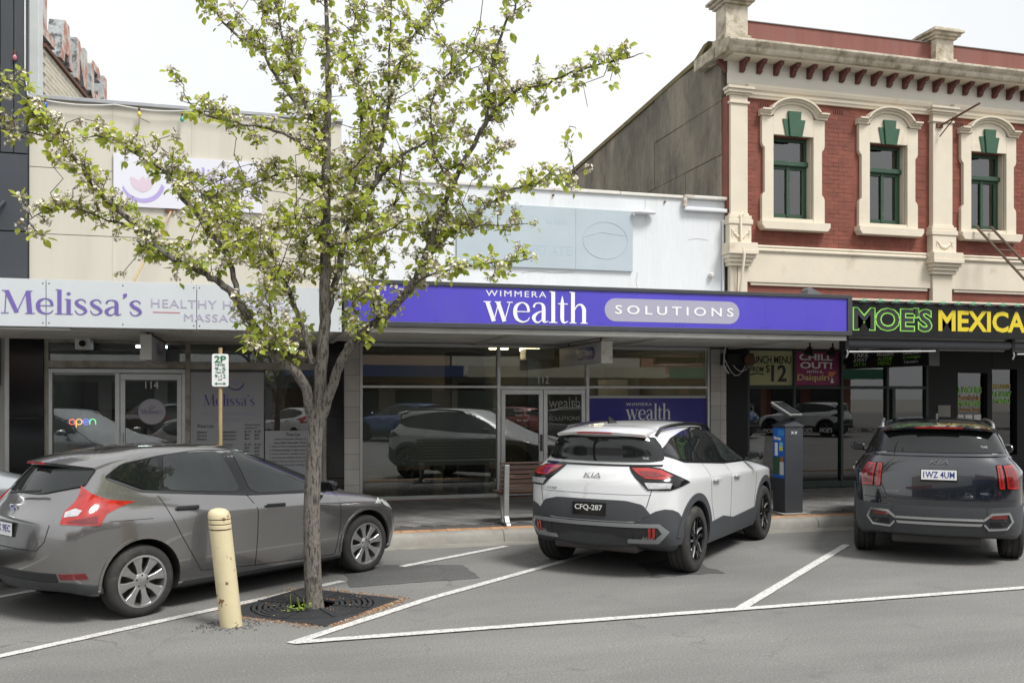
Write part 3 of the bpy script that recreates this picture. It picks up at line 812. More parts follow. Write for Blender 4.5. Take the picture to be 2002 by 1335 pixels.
for x, z in ((6.95, 5.32), (2.95, 5.42)):
    MB().lathe([(.22, 0), (.24, .02), (.2, .045)], lambda a, b, h_: (x + a, FAC - .09 + b * .4, z + h_), 20).build('flush_light', m_white, b3, smooth=True)
MB().lathe([(.03, 0), (.05, .02), (.05, .07), (.03, .1)], lambda a, b, h_: (8.35 + a, FAC - .001 - h_, 4.24 + b), 14).build('wall_sensor', m_soff, b3, smooth=True)
MB().tube([(8.6, FAC - .03, 5.3), (8.6, FAC - .03, 3.9)], .02, 8).build('conduit', m_white, b3)
aw3 = awning(b3, 1.13, 8.82, 3.44, 2.87, 12.42)
for i in range(4): MB().box(1.2 + i * 2.5, 1.26 + i * 2.5, 12.45, FAC - .03, 2.83, 2.869).build('soffit_batten', m_soff, aw3)
MB().box(1.14, 8.81, 12.43, 12.5, 2.8, 2.868).build('edge_batten', m_soff, aw3)
# tiled piers
tsrc = {}
def tile(w, h_):
    k = (round(w, 3), round(h_, 3))
    if k not in tsrc:
        o = MB().box(-w / 2, w / 2, -.012, 0, -h_ / 2, h_ / 2).build('tile', m_tile, None, bevel=.004, bseg=2)
        tsrc[k] = o.data; bpy.data.objects.remove(o)
    return tsrc[k]
for x0, x1, cols in ((1.447, 1.715, [1.0]), (8.33, 8.665, [.62, .38])):
    pier = MB().box(x0, x1, FAC - .04, FAC + .2, .12, 2.86).build('tiled_pier', m_grout, b3)
    for r_ in range(10):
        xa = x0 + .003
        for c_ in cols:
            w = (x1 - x0 - .006) * c_
            share('tile', tile(w - .006, .262), pier, (xa + w / 2, FAC - .041 + rnd.uniform(-.001, .001), .285 + r_ * .268)); xa += w
# shopfront frames
for x0, x1 in ((1.715, 1.765), (4.15, 4.21), (5.83, 5.89), (8.28, 8.33)): bar(b3, x0, x1, .2, 2.86, m_alu)
bar(b3, 1.765, 4.15, 2.08, 2.125, m_alu, FAC - .025, FAC + .06); bar(b3, 5.89, 8.28, 2.08, 2.125, m_alu, FAC - .025, FAC + .06)
bar(b3, 4.21, 5.83, 2.06, 2.12, m_alu, FAC - .028, FAC + .065)
for x0, x1 in ((1.765, 4.15), (4.21, 5.83), (5.89, 8.28)): bar(b3, x0, x1, 2.8, 2.86, m_alu, FAC - .02, FAC + .06)
box_part('sill', m_alu, b3, 1.717, 4.15, FAC - .06, FAC + .1, .14, .199, bevel=.006); box_part('sill', m_alu, b3, 5.89, 8.33, FAC - .06, FAC + .1, .14, .199, bevel=.006)
pane(b3, 1.765, 4.15, .2, 2.08); pane(b3, 1.765, 4.15, 2.125, 2.8); pane(b3, 4.21, 5.83, 2.12, 2.8)
pane(b3, 5.89, 8.28, .2, 2.08); pane(b3, 5.89, 8.28, 2.125, 2.8)
MB().box(1.79, 4.13, FAC + .045, FAC + .047, .72, 2.04).build('frosted_film', film, b3)
text('112', m_wht, b3, 4.93, 2.17, FAC + .025, width=.2, height=.13)
for x0, x1, hx in ((4.225, 5.005, 4.97), (5.015, 5.82, 5.05)):
    d_ = box_part('shop_door', m_alu, b3, x0, x1, FAC - .02, FAC + .04, 1.97, 2.055, bevel=.004)
    for q in ((x0, x0 + .075, .16, 1.97), (x1 - .075, x1, .16, 1.97), (x0 + .075, x1 - .075, .16, .3)):
        MB().box(q[0], q[1], FAC - .02, FAC + .04, q[2], q[3]).build('door_rail', m_alu, d_, bevel=.004)
    MB().box(x0 + .075, x1 - .075, FAC + .005, FAC + .013, .3, 1.97).build('door_glass', g_dk, d_)
    if hx < 5: MB().box(hx - .018, hx + .018, FAC - .055, FAC - .021, .95, 1.25).build('door_handle', m_frame, d_, bevel=.006)
    else: text('wealth', M('etched_print', (.3, .31, .3), .5), d_, 5.12, 1.72, FAC + .002, width=.6, height=.2)
    if hx > 5: text('SOLUTIONS', M('etched_print'), d_, 5.12, 1.5, FAC + .002, width=.6, height=.07)
    else:
        for i, s_ in enumerate(['Financial Advisers', 'Monday - Friday', '9am - 5pm']):
            text(s_, m_wht, d_, 4.62, 1.66 - i * .09, FAC + .002, width=.3 - .05 * i, height=.045, align='C')
# interior
room(b3, 1.6, 8.5, 22.0, 2.95, m_intw)
for x, y in ((4.5, 18.0), (5.35, 18.6), (6.3, 17.6), (2.4, 18.0), (3.4, 18.0)):
    box_part('ceiling_light', m_lamp if x > 4 else m_intw, b3, x, x + .4, y, y + .12, 2.88, 2.945)
box_part('air_conditioner', m_wht, b3, 5.15, 5.75, 17.6, 18.0, 2.66, 2.88, bevel=.02)
box_part('partition', m_intw, b3, 4.0, 4.08, FAC + .3, 20, .165, 2.9); box_part('partition', M('interior_blue', (.1, .14, .2), .8), b3, 5.9, 6.2, 20, 20.1, .165, 2.9)
box_part('cabinet', m_wht, b3, 7.4, 7.9, 19, 19.5, .165, 2.3)
box_part('reception_desk', m_oak, b3, 1.82, 2.42, FAC + .35, FAC + .95, .165, .78, bevel=.008)
box_part('side_unit', m_oak, b3, 3.1, 3.27, FAC + .5, FAC + .9, .165, .72, bevel=.006)
box_part('side_unit_shelf', m_oak, b3, 3.27, 3.55, FAC + .5, FAC + .9, .165, .2); box_part('side_unit_top', m_oak, b3, 3.27, 3.55, FAC + .5, FAC + .9, .69, .72); box_part('side_unit_side', m_oak, b3, 3.53, 3.55, FAC + .5, FAC + .9, .2, .69)
for a_ in range(5):
    an = a_ * math.tau / 5
    MB().tube([(2.75, FAC + .8, .24), (2.75 + .3 * math.cos(an), FAC + .8 + .3 * math.sin(an), .2)], .02, 6).build('chair_foot', m_steel, b3)
MB().tube([(2.75, FAC + .8, .22), (2.75, FAC + .8, .6)], .025, 8).build('chair_post', m_steel, b3)
# blue window poster
bp = thing('window_poster', 'deep blue window panel with white company name behind the white car', 'poster', (7.1, FAC, .8))
m_blue = M('deep_blue_print', (.025, .022, .24), .25, var=.05)
MB().box(5.9, 8.275, FAC + .018, FAC + .026, .3, 1.9).build('panel', m_blue, bp)
MB().box(5.9, 8.275, FAC + .015, FAC + .027, 1.9, 1.945).build('top_edge', M('edge_white', (.5, .51, .5), .5), bp)
serif_word('wealth', m_wht, bp, 6.64, 1.5, FAC + .015, .9, .19)
text('WIMMERA', m_wht, bp, 6.63, 1.76, FAC + .0155, width=.52, height=.055, spacing=1.2)
# fascia
fs2 = thing('fascia_sign', 'long violet awning sign with white company name and grey rounded badge', 'sign', (5, 12.35, 2.85))
for q in ((1.115, 8.845, 3.435, 3.49), (1.115, 8.845, 2.87, 2.935), (1.115, 1.175, 2.935, 3.435), (8.765, 8.845, 2.935, 3.435)):
    box_part('sign_frame', m_frame, fs2, q[0], q[1], 12.33, 12.425, q[2], q[3], bevel=.004)
seams = [1.175, 3.55, 5.95, 7.35, 8.765]
for i in range(4):
    p = box_part('sign_panel', m_purple, fs2, seams[i] + .001, seams[i + 1] - .001, 12.35, 12.42, 2.935, 3.435)
    mb = MB()
    for x in (seams[i] + .05, (seams[i] + seams[i + 1]) / 2, seams[i + 1] - .05):
        for z_ in (2.965, 3.405): mb.lathe([(.009, 0), (.006, .004)], lambda a, b, h_: (x + a, 12.35 - h_, z_ + b), 8)
    tag(mb.build('screws', m_frame, p), kind='stuff')
serif_word('wealth', m_wht, fs2, 3.04, 2.965, 12.3475, 1.5, .278)
text('WIMMERA', m_wht, fs2, 3.045, 3.315, 12.3495, width=.87, height=.082, spacing=1.25)
pill = []
for i in range(13): a_ = R(90 + 15 * i); pill.append((4.95 + .165 * math.cos(a_), 3.172 + .165 * math.sin(a_)))
for i in range(13): a_ = R(-90 + 15 * i); pill.append((6.755 + .165 * math.cos(a_), 3.172 + .165 * math.sin(a_)))
MB().xz(pill, 12.347, 12.3495).build('badge', m_greyp, fs2)
text('SOLUTIONS', m_wht, fs2, 4.945, 3.112, 12.3465, width=1.875, height=.128, spacing=1.5, offset=.012)
# blue-grey ghost board
gb = thing('blank_board', 'blue-grey painted-over board with ghost lettering on the white wall', 'sign', (5, FAC, 4.3))
m_bg = M('blue_grey_board', (.4, .465, .5), .6, var=.06, vscale=1.5); m_gh = M('ghost_letter', (.38, .46, .52), .6)
for q in ((3.41, 5.62), (5.624, 6.74)): box_part('board', m_bg, gb, q[0], q[1], FAC - .045, FAC - .002, 4.25, 5.36)
text('ESTATE', m_gh, gb, 4.75, 4.5, FAC - .0455, width=.8, height=.17, thick=.002); text('with', m_gh, gb, 5.05, 5.05, FAC - .0455, width=.4, height=.13, thick=.002)
ring = [(.44 * math.cos(i * math.tau / 32), .34 * math.sin(i * math.tau / 32)) for i in range(33)]
MB().tube([(6.2 + u, FAC - .045, 4.8 + v) for u, v in ring], .006, 5).build('ghost_emblem', m_gh, gb)
MB().tube([(6.2 - .4, FAC - .045, 4.85), (6.1, FAC - .045, 4.95), (6.6, FAC - .045, 4.9)], .006, 5).build('ghost_emblem', m_gh, gb)
# hanging sign
h2 = hang_sign('hanging_sign', 'grey box sign with violet lozenge hung across the footpath outside the white shop', 5.25, 5.44, 13.7, 15.8, 2.47, 2.8, M('worn_white_plate', (.62, .6, .55), .6, var=.1, vscale=8, dirt=(.3, .24, .17), dscale=7), m_post)
loz = []
for i in range(9): a_ = R(90 + 22.5 * i); loz.append((14.78 - .1 * math.cos(a_), 2.64 + .1 * math.sin(a_)))
for i in range(9): a_ = R(-90 + 22.5 * i); loz.append((14.1 - .1 * math.cos(a_), 2.64 + .1 * math.sin(a_)))
MB().prism(loz, lambda u, v, t: (t, u, v), 5.25, 5.254).build('badge', m_blue, h2)
text('SOLUTIONS', m_wht, h2, 0, 0, 0, .62, .075, FL, org=(5.25, 14.74, 2.603), thick=.003)
serif_word('wealth', M('etched_print'), h2, 0, 0, 0, .55, .085, FL, org=(5.256, 15.5, 2.58), thick=.003)
# junction box with cables at the corner
jb = thing('cable_box', 'black electrical box with looping cables under the awning corner', 'electrical box', (8.9, 15.6, 2.4))
box_part('box', m_black, jb, 8.5, 9.05, 15.6, 15.9, 2.52, 2.74, bevel=.01)
MB().lathe([(.09, 0), (.11, .02), (.11, .06), (.08, .08)], lambda a, b, h_: (8.93 + a, 15.59 - h_, 2.62 + b), 18).build('fan_guard', m_rust, jb, smooth=True)
for k in range(4):
    x0 = 8.45 + k * .05; pts = [(x0 + i * .07, 15.62, 2.62 - (.3 - .04 * k) * math.sin(i / 7 * math.pi)) for i in range(8)]
    MB().tube(pts, .009, 6).build('cable', m_black if k % 2 else m_soff, jb)
MB().tube([(8.47, 15.62, 2.86), (8.43, 15.61, 2.7), (8.42, 15.6, 2.5), (8.52, 15.6, 2.36)], .014, 6).build('cable', m_soff, jb)

# ================================================================== two-storey hotel building
m_trim = M('cream_stucco', (.66, .59, .47), .75, var=.07, vscale=1.8, bump=.1, bscale=22, dirt=(.42, .34, .24), dscale=1.6, dlo=.6, dhi=.8)
m_frz = M('pale_frieze', (.68, .65, .57), .75, var=.05, vscale=1.8, bump=.06, bscale=22)
m_top = M('lichened_stucco', (.56, .5, .4), .9, var=.3, vscale=4, bump=.3, bscale=30, dirt=(.26, .225, .15), dscale=3.5, dlo=.47, dhi=.64)
m_brick = M('red_painted_brick', (.2, .056, .034), .7, var=.25, vscale=4, bump=.25, bscale=45)
piece_tone(m_brick, .86, 1.14)
m_redp = M('faded_red_render', (.225, .085, .066), .8, var=.2, vscale=2, stretch=(3, 1, .3), dirt=(.17, .09, .08), dscale=2)
m_green = M('green_window_paint', (.026, .066, .036), .55, var=.2, vscale=5, dirt=(.14, .17, .12), dscale=6, dlo=.6, dhi=.75)
m_keyg = M('green_keystone', (.03, .09, .048), .6, var=.1, vscale=4)
m_sidew = M('weathered_concrete', (.26, .23, .175), .9, var=.35, vscale=1.1, bump=.9, bscale=12, dirt=(.12, .11, .088), dscale=1.3, dlo=.44, dhi=.66, stretch=(1, 1.3, .6))
b4 = thing('two_storey_building', 'red brick two-storey building with cream stucco trim and arched window hoods', 'building', (12, FAC, 0))
BF = 15.95                                        # brick face
# side wall with sloping top
sw = MB().yz([(FAC + .1, 0), (25.5, 0), (25.5, 8.2), (17.2, 8.68), (16.75, 8.8), (FAC + .1, 8.9)], 8.66, 8.95).build('side_wall', m_sidew, b4)
MB().yz([(17.0, 8.7), (25.5, 8.2), (25.5, 8.3), (17.2, 8.79), (16.8, 8.95), (16.6, 8.95)], 8.62, 9.0).build('wall_capping', M('mossy_capping', (.2, .165, .08), .95, var=.4, vscale=5, bump=.4, bscale=20), b4)
for i in range(5):
    for j in range(6):
        x = 16.1 + j * 1.55; z0 = 3.5 + i * 1.03
        if z0 + 1.0 < 8.75 - max(0, (x + 1.5 - 17) * .06):
            MB().box(8.63 + rnd.uniform(0, .012), 8.66, x, x + 1.54, z0, z0 + 1.018).build('cast_panel', m_sidew, b4)
# window openings: (centre x)
WX = [10.07, 12.23, 14.66]
WW, WZ0, WZ1 = .44, 5.385, 6.99
cuts = []
prev = 8.9
wall_mb = MB()
for wx in WX + [16.9]:
    wall_mb.box(prev, wx - WW, BF - .0005, 16.3, 3.4, 8.7); 
    wall_mb.box(wx - WW, wx + WW, BF - .0005, 16.3, 3.4, WZ0); wall_mb.box(wx - WW, wx + WW, BF - .0005, 16.3, WZ1, 8.7)
    prev = wx + WW
wall_mb.box(prev, 18.5, BF - .0005, 16.3, 3.4, 8.7)
w4 = wall_mb.build('wall', m_brick, b4)
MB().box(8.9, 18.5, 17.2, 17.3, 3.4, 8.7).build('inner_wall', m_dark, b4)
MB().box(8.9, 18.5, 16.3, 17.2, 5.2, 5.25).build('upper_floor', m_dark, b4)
# bricks
bw, bh = .23, .076
bo = MB().box(-bw / 2, bw / 2, -.018, 0, -bh / 2, bh / 2).build('brick', m_brick, None, bevel=.004, bseg=1)
bsrc = bo.data; bpy.data.objects.remove(bo)
spots = []
def in_surround(x, z):
    for wx in WX + [16.9]:
        if abs(x - wx) < .76 and 5.12 < z < 7.42: return True
        if abs(x - wx) < .52 and z < 7.62 and z > 7.3: return True
    return False
for r_ in range(34):
    z = 4.86 + .043 + r_ * .0845
    for k in range(34):
        x = 9.08 + k * .24 + (.12 if r_ % 2 else 0)
        if 13.1 < x < 13.85 or x > 17.2 or in_surround(x, z): continue
        spots.append((x, z))
vents = [(9.47, 7.55), (11.12, 7.55), (12.85, 7.55), (13.98, 7.52)]
spots = [p for p in spots if not any(abs(p[0] - v[0]) < .2 and abs(p[1] - v[1]) < .06 for v in vents)]
near = sorted(spots, key=lambda p: p[0])
for (x, z) in near[:300]:
    share('brick', bsrc, w4, (x, BF + .014 + rnd.uniform(-.002, .002), z))
mb = MB()
for (x, z) in near[300:]:
    y = BF + rnd.uniform(-.002, .002)
    mb.box(x - bw / 2, x + bw / 2, y - .004, y + .013, z - bh / 2, z + bh / 2)
tag(mb.build('brick_field', m_brick, w4), kind='stuff')
for vx, vz in vents:
    MB().box(vx - .12, vx + .12, BF - .003, BF + .02, vz - .04, vz + .04).build('air_brick', m_dark, w4)
    for k in range(5): MB().box(vx - .11 + k * .05, vx - .085 + k * .05, BF - .008, BF - .003, vz - .035, vz + .035).build('vent_bar', m_brick, w4)
def moulding(name, prof, x0, x1, mat, parent=b4, ret=None):
    """prof [(y,z)] swept along X"""
    return MB().yz(prof, x0, x1).build(name, mat, parent, bevel=.003, bseg=1)
# parapet, cornice, frieze
box_part('parapet_wall', m_redp, b4, 8.98, 18.5, 15.8, 16.1, 8.5, 9.07)
box_part('parapet_edge', M('grey_flashing', (.2, .18, .17), .6), b4, 8.98, 18.5, 15.78, 16.12, 9.07, 9.085)
cor = [(15.95, 8.36), (15.5, 8.36), (15.48, 8.38), (15.46, 8.41), (15.45, 8.45), (15.4, 8.49), (15.37, 8.53), (15.37, 8.57), (15.5, 8.6), (15.95, 8.62)]
moulding('cornice', cor, 8.42, 18.5, m_top)
MB().yz([(15.95, 8.33), (15.58, 8.33), (15.56, 8.358), (15.95, 8.358)], 8.6, 18.5).build('cornice_bed', m_trim, b4)
MB().box(8.4, 8.62, 15.96, 16.8, 8.37, 8.6).build('cornice_return', m_top, b4, bevel=.02)
box_part('frieze', m_frz, b4, 8.68, 18.5, 15.9, BF + .01, 7.9, 8.33)
arch = [(15.95, 7.66), (15.9, 7.66), (15.89, 7.7), (15.87, 7.72), (15.87, 7.78), (15.84, 7.8), (15.82, 7.86), (15.82, 7.9), (15.95, 7.9)]
for x0, x1 in ((9.06, 13.22), (13.76, 18.5)): moulding('architrave', arch, x0, x1, m_trim)
def corbel(x, rot=False):
    pf = [(15.9, 8.33), (15.64, 8.33), (15.64, 8.28), (15.67, 8.26), (15.73, 8.26), (15.76, 8.22), (15.8, 8.2), (15.81, 8.15), (15.86, 8.12), (15.9, 8.12)]
    return MB().yz(pf, x - .045, x + .045).build('corbel', M('dark_red_corbel', (.11, .03, .025), .6, var=.2, vscale=6), b4, bevel=.004, bseg=1)
for i in range(22): corbel(8.95 + i * .365)
MB().prism([(8.66, 8.36), (8.5, 8.36), (8.5, 8.3), (8.58, 8.24), (8.64, 8.14), (8.66, 8.12)], lambda u, v, t: (u, t, v), 15.95, 16.05).build('corbel', M('dark_red_corbel'), b4)
def finial(cx, w, z0, z1):
    p = MB()
    p.box(cx - w / 2 - .05, cx + w / 2 + .05, 15.6, 16.1, z0, z0 + .12)
    o = p.build('finial_base', m_top, b4, bevel=.01)
    box_part('finial_shaft', m_top, b4, cx - w / 2, cx + w / 2, 15.65, 16.05, z0 + .12, z1 - .2, bevel=.008)
    for k, (e, za, zb) in enumerate(((.05, z1 - .2, z1 - .15), (.1, z1 - .15, z1 - .09), (.15, z1 - .09, z1 - .04), (.1, z1 - .04, z1))):
        box_part('finial_cap', m_top, b4, cx - w / 2 - e, cx + w / 2 + e, 15.65 - e, 16.05 + e, za, zb, bevel=.008)
finial(8.72, .46, 8.6, 9.5); finial(13.38, .42, 8.6, 9.32)
# pilasters
def pilaster(x0, x1, first):
    e = .002
    box_part('pilaster_shaft', m_trim, b4, x0, x1, 15.83, BF + .01, 5.42, 7.5, bevel=.006)
    for (ex, z0, z1, d) in ((.03, 7.5, 7.545, .03), (.0, 7.545, 7.66, .0), (.03, 7.66, 7.7, .03), (.07, 7.7, 7.76, .07), (.1, 7.76, 7.81, .1), (.0, 7.81, 7.9, -.06)):
        box_part('capital', m_trim, b4, x0 - ex, x1 + ex, 15.83 - d, BF + .009, z0, z1, bevel=.006)
    for (ex, z0, z1, d) in ((.02, 5.37, 5.42, .02), (.06, 5.3, 5.37, .05), (.08, 5.2, 5.3, .07)):
        box_part('pilaster_base', m_trim, b4, x0 - ex, x1 + ex, 15.83 - d, BF + .009, z0, z1, bevel=.012)
    box_part('pedestal', m_trim, b4, x0 - .05, x1 + .05, 15.78, BF + .009, 4.84, 5.2, bevel=.006)
    for (ex, z0, z1, d) in ((.12, 4.7, 4.84, .14), (.13, 4.62, 4.7, .16), (.1, 4.55, 4.62, .11), (.07, 4.48, 4.55, .07), (.05, 4.41, 4.48, .03)):
        box_part('pedestal_step', m_trim, b4, x0 - ex, x1 + ex, 15.8 - d, BF + .009, z0, z1, bevel=.008)
    box_part('lower_pier', m_trim, b4, x0 - .0, x1 + .0, 15.84, BF + .009, 3.4, 4.41, bevel=.01)
    # swag of plaster fruit
    cx = (x0 + x1) / 2; mb = MB()
    for i in range(15):
        t = i / 14; x = cx + (t - .5) * .36; z = 5.08 - .13 * math.sin(math.pi * t) + rnd.uniform(-.012, .012)
        r_ = .018 + .016 * math.sin(math.pi * t)
        mb.lathe([(r_ * .3, -r_), (r_ * .85, -r_ * .5), (r_, 0), (r_ * .85, r_ * .5), (r_ * .3, r_)], lambda a, b, h_: (x + a, 15.775 + b * .7, z + h_), 7)
    for sx in (-1, 1):
        for i in range(4):
            x = cx + sx * (.18 + rnd.uniform(-.012, .012)); z = 5.06 - i * .035; r_ = .02 - i * .003
            mb.lathe([(r_ * .3, -r_), (r_, 0), (r_ * .3, r_)], lambda a, b, h_: (x + a, 15.775 + b * .7, z + h_), 6)
    tag(mb.build('swag', m_trim, b4, smooth=True), kind='stuff')
pilaster(8.69, 9.05, True); pilaster(13.25, 13.72, False)
box_part('corner_strip', m_brick, b4, 8.655, 8.69, 15.9, 16.1, 5.2, 7.66)
roll = [(BF + .009, 4.7), (15.88, 4.7), (15.85, 4.73), (15.85, 4.76), (15.88, 4.78), (15.86, 4.81), (15.87, 4.84), (BF + .009, 4.85)]
for x0, x1 in ((9.2, 13.12), (13.86, 18.5)): moulding('string_course', roll, x0, x1, m_trim)
for x0, x1 in ((9.06, 13.24), (13.73, 18.5)):
    box_part('lower_band', m_trim, b4, x0, x1, 15.89, BF + .008, 4.13, 4.7)
    box_part('band_edge', m_trim, b4, x0 + .1, x1 - .06, 15.91, BF + .008, 4.07, 4.128, bevel=.006)
# windows with stucco surrounds
def surround(cx):
    e = .11; w0 = .69
    left = [(-WW, 5.3), (-w0, 5.3), (-w0, 5.78), (-w0 + .02, 5.83), (-w0 + .06, 5.87), (-w0 + .06, 6.72), (-w0 + .02, 6.76), (-w0, 6.82), (-w0, 7.33), (-.5, 7.33)]
    n = 14
    top = [(.438 * math.cos(R(180 - 180 * i / n)), 7.33 + .26 * math.sin(R(180 - 180 * i / n))) for i in range(n + 1)]
    pl = [(cx + u, v) for u, v in left]
    jl = MB().xz([(cx - WW, 5.3), *[(cx + u, v) for u, v in left[1:9]], (cx - WW, 7.33)], 15.87, BF + .01).build('window_surround', m_trim, b4, bevel=.004, bseg=1)
    MB().xz([(cx + WW, 5.3), *[(cx - u, v) for u, v in left[1:9]], (cx + WW, 7.33)][::-1], 15.87, BF + .01).build('surround_jamb', m_trim, jl, bevel=.004, bseg=1)
    MB().xz([(cx - WW + .0005, WZ1), (cx + WW - .0005, WZ1), (cx + WW - .0005, 7.33)] + [(cx + u, v) for u, v in top[::-1]] + [(cx - WW + .0005, 7.33)], 15.872, BF + .01).build('surround_head', m_trim, jl)
    # reveals
    MB().box(cx - WW - .004, cx - WW + .02, BF + .01, 16.2, WZ0, WZ1).build('reveal', m_trim, jl)
    MB().box(cx + WW - .02, cx + WW + .004, BF + .01, 16.2, WZ0, WZ1).build('reveal', m_trim, jl)
    # hood: stepped ribbon following the arch
    path = [(-.73, 7.335), (-.5, 7.335)] + [(.47 * math.cos(R(168 - 156 * i / n)), 7.31 + .28 * math.sin(R(168 - 156 * i / n))) for i in range(n + 1)] + [(.5, 7.335), (.73, 7.335)]
    for lay, (off, th, d) in enumerate(((0, .05, 15.84), (.05, .035, 15.8), (.085, .03, 15.75))):
        mb = MB(); q = []
        for i, (u, v) in enumerate(path):
            a = path[max(i - 1, 0)]; b = path[min(i + 1, len(path) - 1)]
            dx, dz = b[0] - a[0], b[1] - a[1]; L = math.hypot(dx, dz); nx, nz = -dz / L, dx / L
            q.append(((cx + u + nx * off, v + nz * off), (cx + u + nx * (off + th), v + nz * (off + th))))
        for i in range(len(q) - 1):
            (a0, a1), (b0_, b1_) = q[i], q[i + 1]
            vs = [(a0[0], d, a0[1]), (b0_[0], d, b0_[1]), (b1_[0], d, b1_[1]), (a1[0], d, a1[1]), (a0[0], BF, a0[1]), (b0_[0], BF, b0_[1]), (b1_[0], BF, b1_[1]), (a1[0], BF, a1[1])]
            fs_ = [(0, 1, 2, 3), (3, 2, 6, 7), (0, 4, 5, 1)]
            if i == 0: fs_.append((0, 3, 7, 4))
            if i == len(q) - 2: fs_.append((1, 5, 6, 2))
            mb.add(vs, fs_)
        mb.build('hood_moulding', m_trim, jl)
    # sill
    MB().xz([(cx - .75, 5.3), (cx + .75, 5.3), (cx + .75, 5.22), (cx + .69, 5.14), (cx - .69, 5.14), (cx - .75, 5.22)], 15.76, BF + .008).build('window_sill', m_trim, jl, bevel=.006, bseg=1)
    MB().box(cx - WW, cx + WW, 15.88, 16.15, 5.301, WZ0).build('sill_slope', m_trim, jl)
    # keystone
    MB().xz([(cx - .1, 6.96), (cx + .1, 6.96), (cx + .145, 7.45), (cx - .145, 7.45)], 15.82, 15.87).build('keystone', m_keyg, jl, bevel=.006, bseg=1)
    for sx in (-1, 1):
        MB().xz([(cx + sx * .102, 6.965), (cx + sx * .18, 6.965), (cx + sx * .25, 7.3), (cx + sx * .14, 7.3)], 15.85, 15.87).build('keystone_wing', m_keyg, jl, bevel=.004, bseg=1)
    # timber window
    y0, y1 = 16.08, 16.15
    fr = MB().box(cx - WW + .02, cx - WW + .08, y0, y1, WZ0, WZ1).build('window_frame', m_green, b4, bevel=.004, bseg=1)
    for q in ((cx + WW - .08, cx + WW - .02, WZ0, WZ1), (cx - WW + .08, cx + WW - .08, WZ1 - .07, WZ1), (cx - WW + .08, cx + WW - .08, WZ0, WZ0 + .06)):
        MB().box(q[0], q[1], y0, y1, q[2], q[3]).build('frame_rail', m_green, fr, bevel=.004, bseg=1)
    MB().box(cx - WW + .0, cx + WW, y0 - .06, y1, 6.44, 6.53).build('transom', m_green, fr, bevel=.01, bseg=1)
    MB().box(cx - .035, cx + .035, y0 - .012, y1, WZ0 + .06, 6.44).build('mullion', m_green, fr, bevel=.004, bseg=1)
    for sx in (-1, 1):
        MB().box(cx + sx * .36, cx + sx * .315, y0 + .005, y1 - .01, WZ0 + .06, 6.44).build('sash_stile', m_green, fr)
        MB().box(cx + sx * .315, cx + sx * .035, y0 + .005, y1 - .01, WZ0 + .06, WZ0 + .12).build('sash_rail', m_green, fr)
        MB().box(cx + sx * .315, cx + sx * .035, y0 + .005, y1 - .01, 6.38, 6.44).build('sash_rail', m_green, fr)
        MB().box(cx + sx * .315, cx + sx * .035, y0 + .03, y0 + .036, WZ0 + .12, 6.38).build('pane', g_up, fr)
    MB().box(cx - .36, cx + .36, y0 + .03, y0 + .036, 6.53, WZ1 - .07).build('pane', g_up, fr)
    MB().box(cx - .4, cx + .4, 16.32, 16.34, WZ0, WZ1).build('blind', M('grey_blind', (.14, .145, .15), .9), fr)
g_up = glass_mat('upper_glass', (.6, .63, .66), 1.0, ior=2.1)
for wx in WX + [16.9]: surround(wx)
MB().tube([(8.93, 15.78, 5.42), (8.86, 15.76, 5.36), (8.86, 15.74, 4.9), (8.86, 15.62, 4.6), (8.86, 15.78, 3.9)], .025, 8).build('downpipe', m_trim, b4, smooth=True)
MB().tube([(8.82, 15.8, 4.9), (8.8, 15.8, 3.5)], .008, 5).build('cable', m_rust, b4)
# iron sign arm
ir = thing('iron_arm', 'rusty iron sign arm on the pilaster between the upper windows', 'bracket', (13.35, 15.8, 7.4))
MB().tube([(13.4, 15.82, 7.42), (13.55, 14.9, 7.62)], .02, 6).build('arm', m_rust, ir)
MB().box(13.32, 13.46, 15.79, 15.829, 7.38, 7.47).build('wall_plate', m_rust, ir); MB().tube([(13.38, 15.8, 7.2), (13.45, 15.5, 7.47)], .012, 6).build('brace', m_rust, ir)
# ladder against the sill
ld = thing('ladder', 'weathered timber ladder leaning from the awning to the third upper window', 'ladder', (15.0, 14.3, 3.5))
m_lad = M('ladder_timber', (.12, .08, .055), .85, var=.3, vscale=8)
A0, A1 = Vector((14.72, 14.2, 3.45)), Vector((14.2, 15.74, 5.42)); dx = Vector((.38, 0, 0))
for k in (0, 1): MB().tube([A0 + dx * k, A1 + dx * k], .026, 6).build('rail', m_lad, ld)
for i in range(9):
    p = A0 + (A1 - A0) * ((i + .5) / 9); MB().tube([p, p + dx], .014, 6).build('rung', m_lad, ld)
# floodlight on the awning edge
fl = thing('floodlight', 'grey floodlight standing on the awning below the cream band', 'floodlight', (9.7, 15.0, 3.5))
MB().tube([(9.62, 14.6, 3.44), (9.62, 14.6, 3.62)], .018, 8).build('post', m_black, fl)
MB().prism([(-.14, 3.66), (.16, 3.58), (.17, 3.76), (-.08, 3.88), (-.14, 3.84)], lambda u, v, t: (9.62 + u, t, v), 14.5, 14.72).build('housing', M('grey_casting', (.13, .135, .14), .6, var=.2), fl, bevel=.01)
box_part('driver', m_wht, fl, 9.72, 9.8, 14.52, 14.6, 3.52, 3.6, bevel=.006)
MB().box(8.85, 18.5, 12.45, FAC - .1, 3.38, 3.43).build('awning_roof', m_steel, b4)

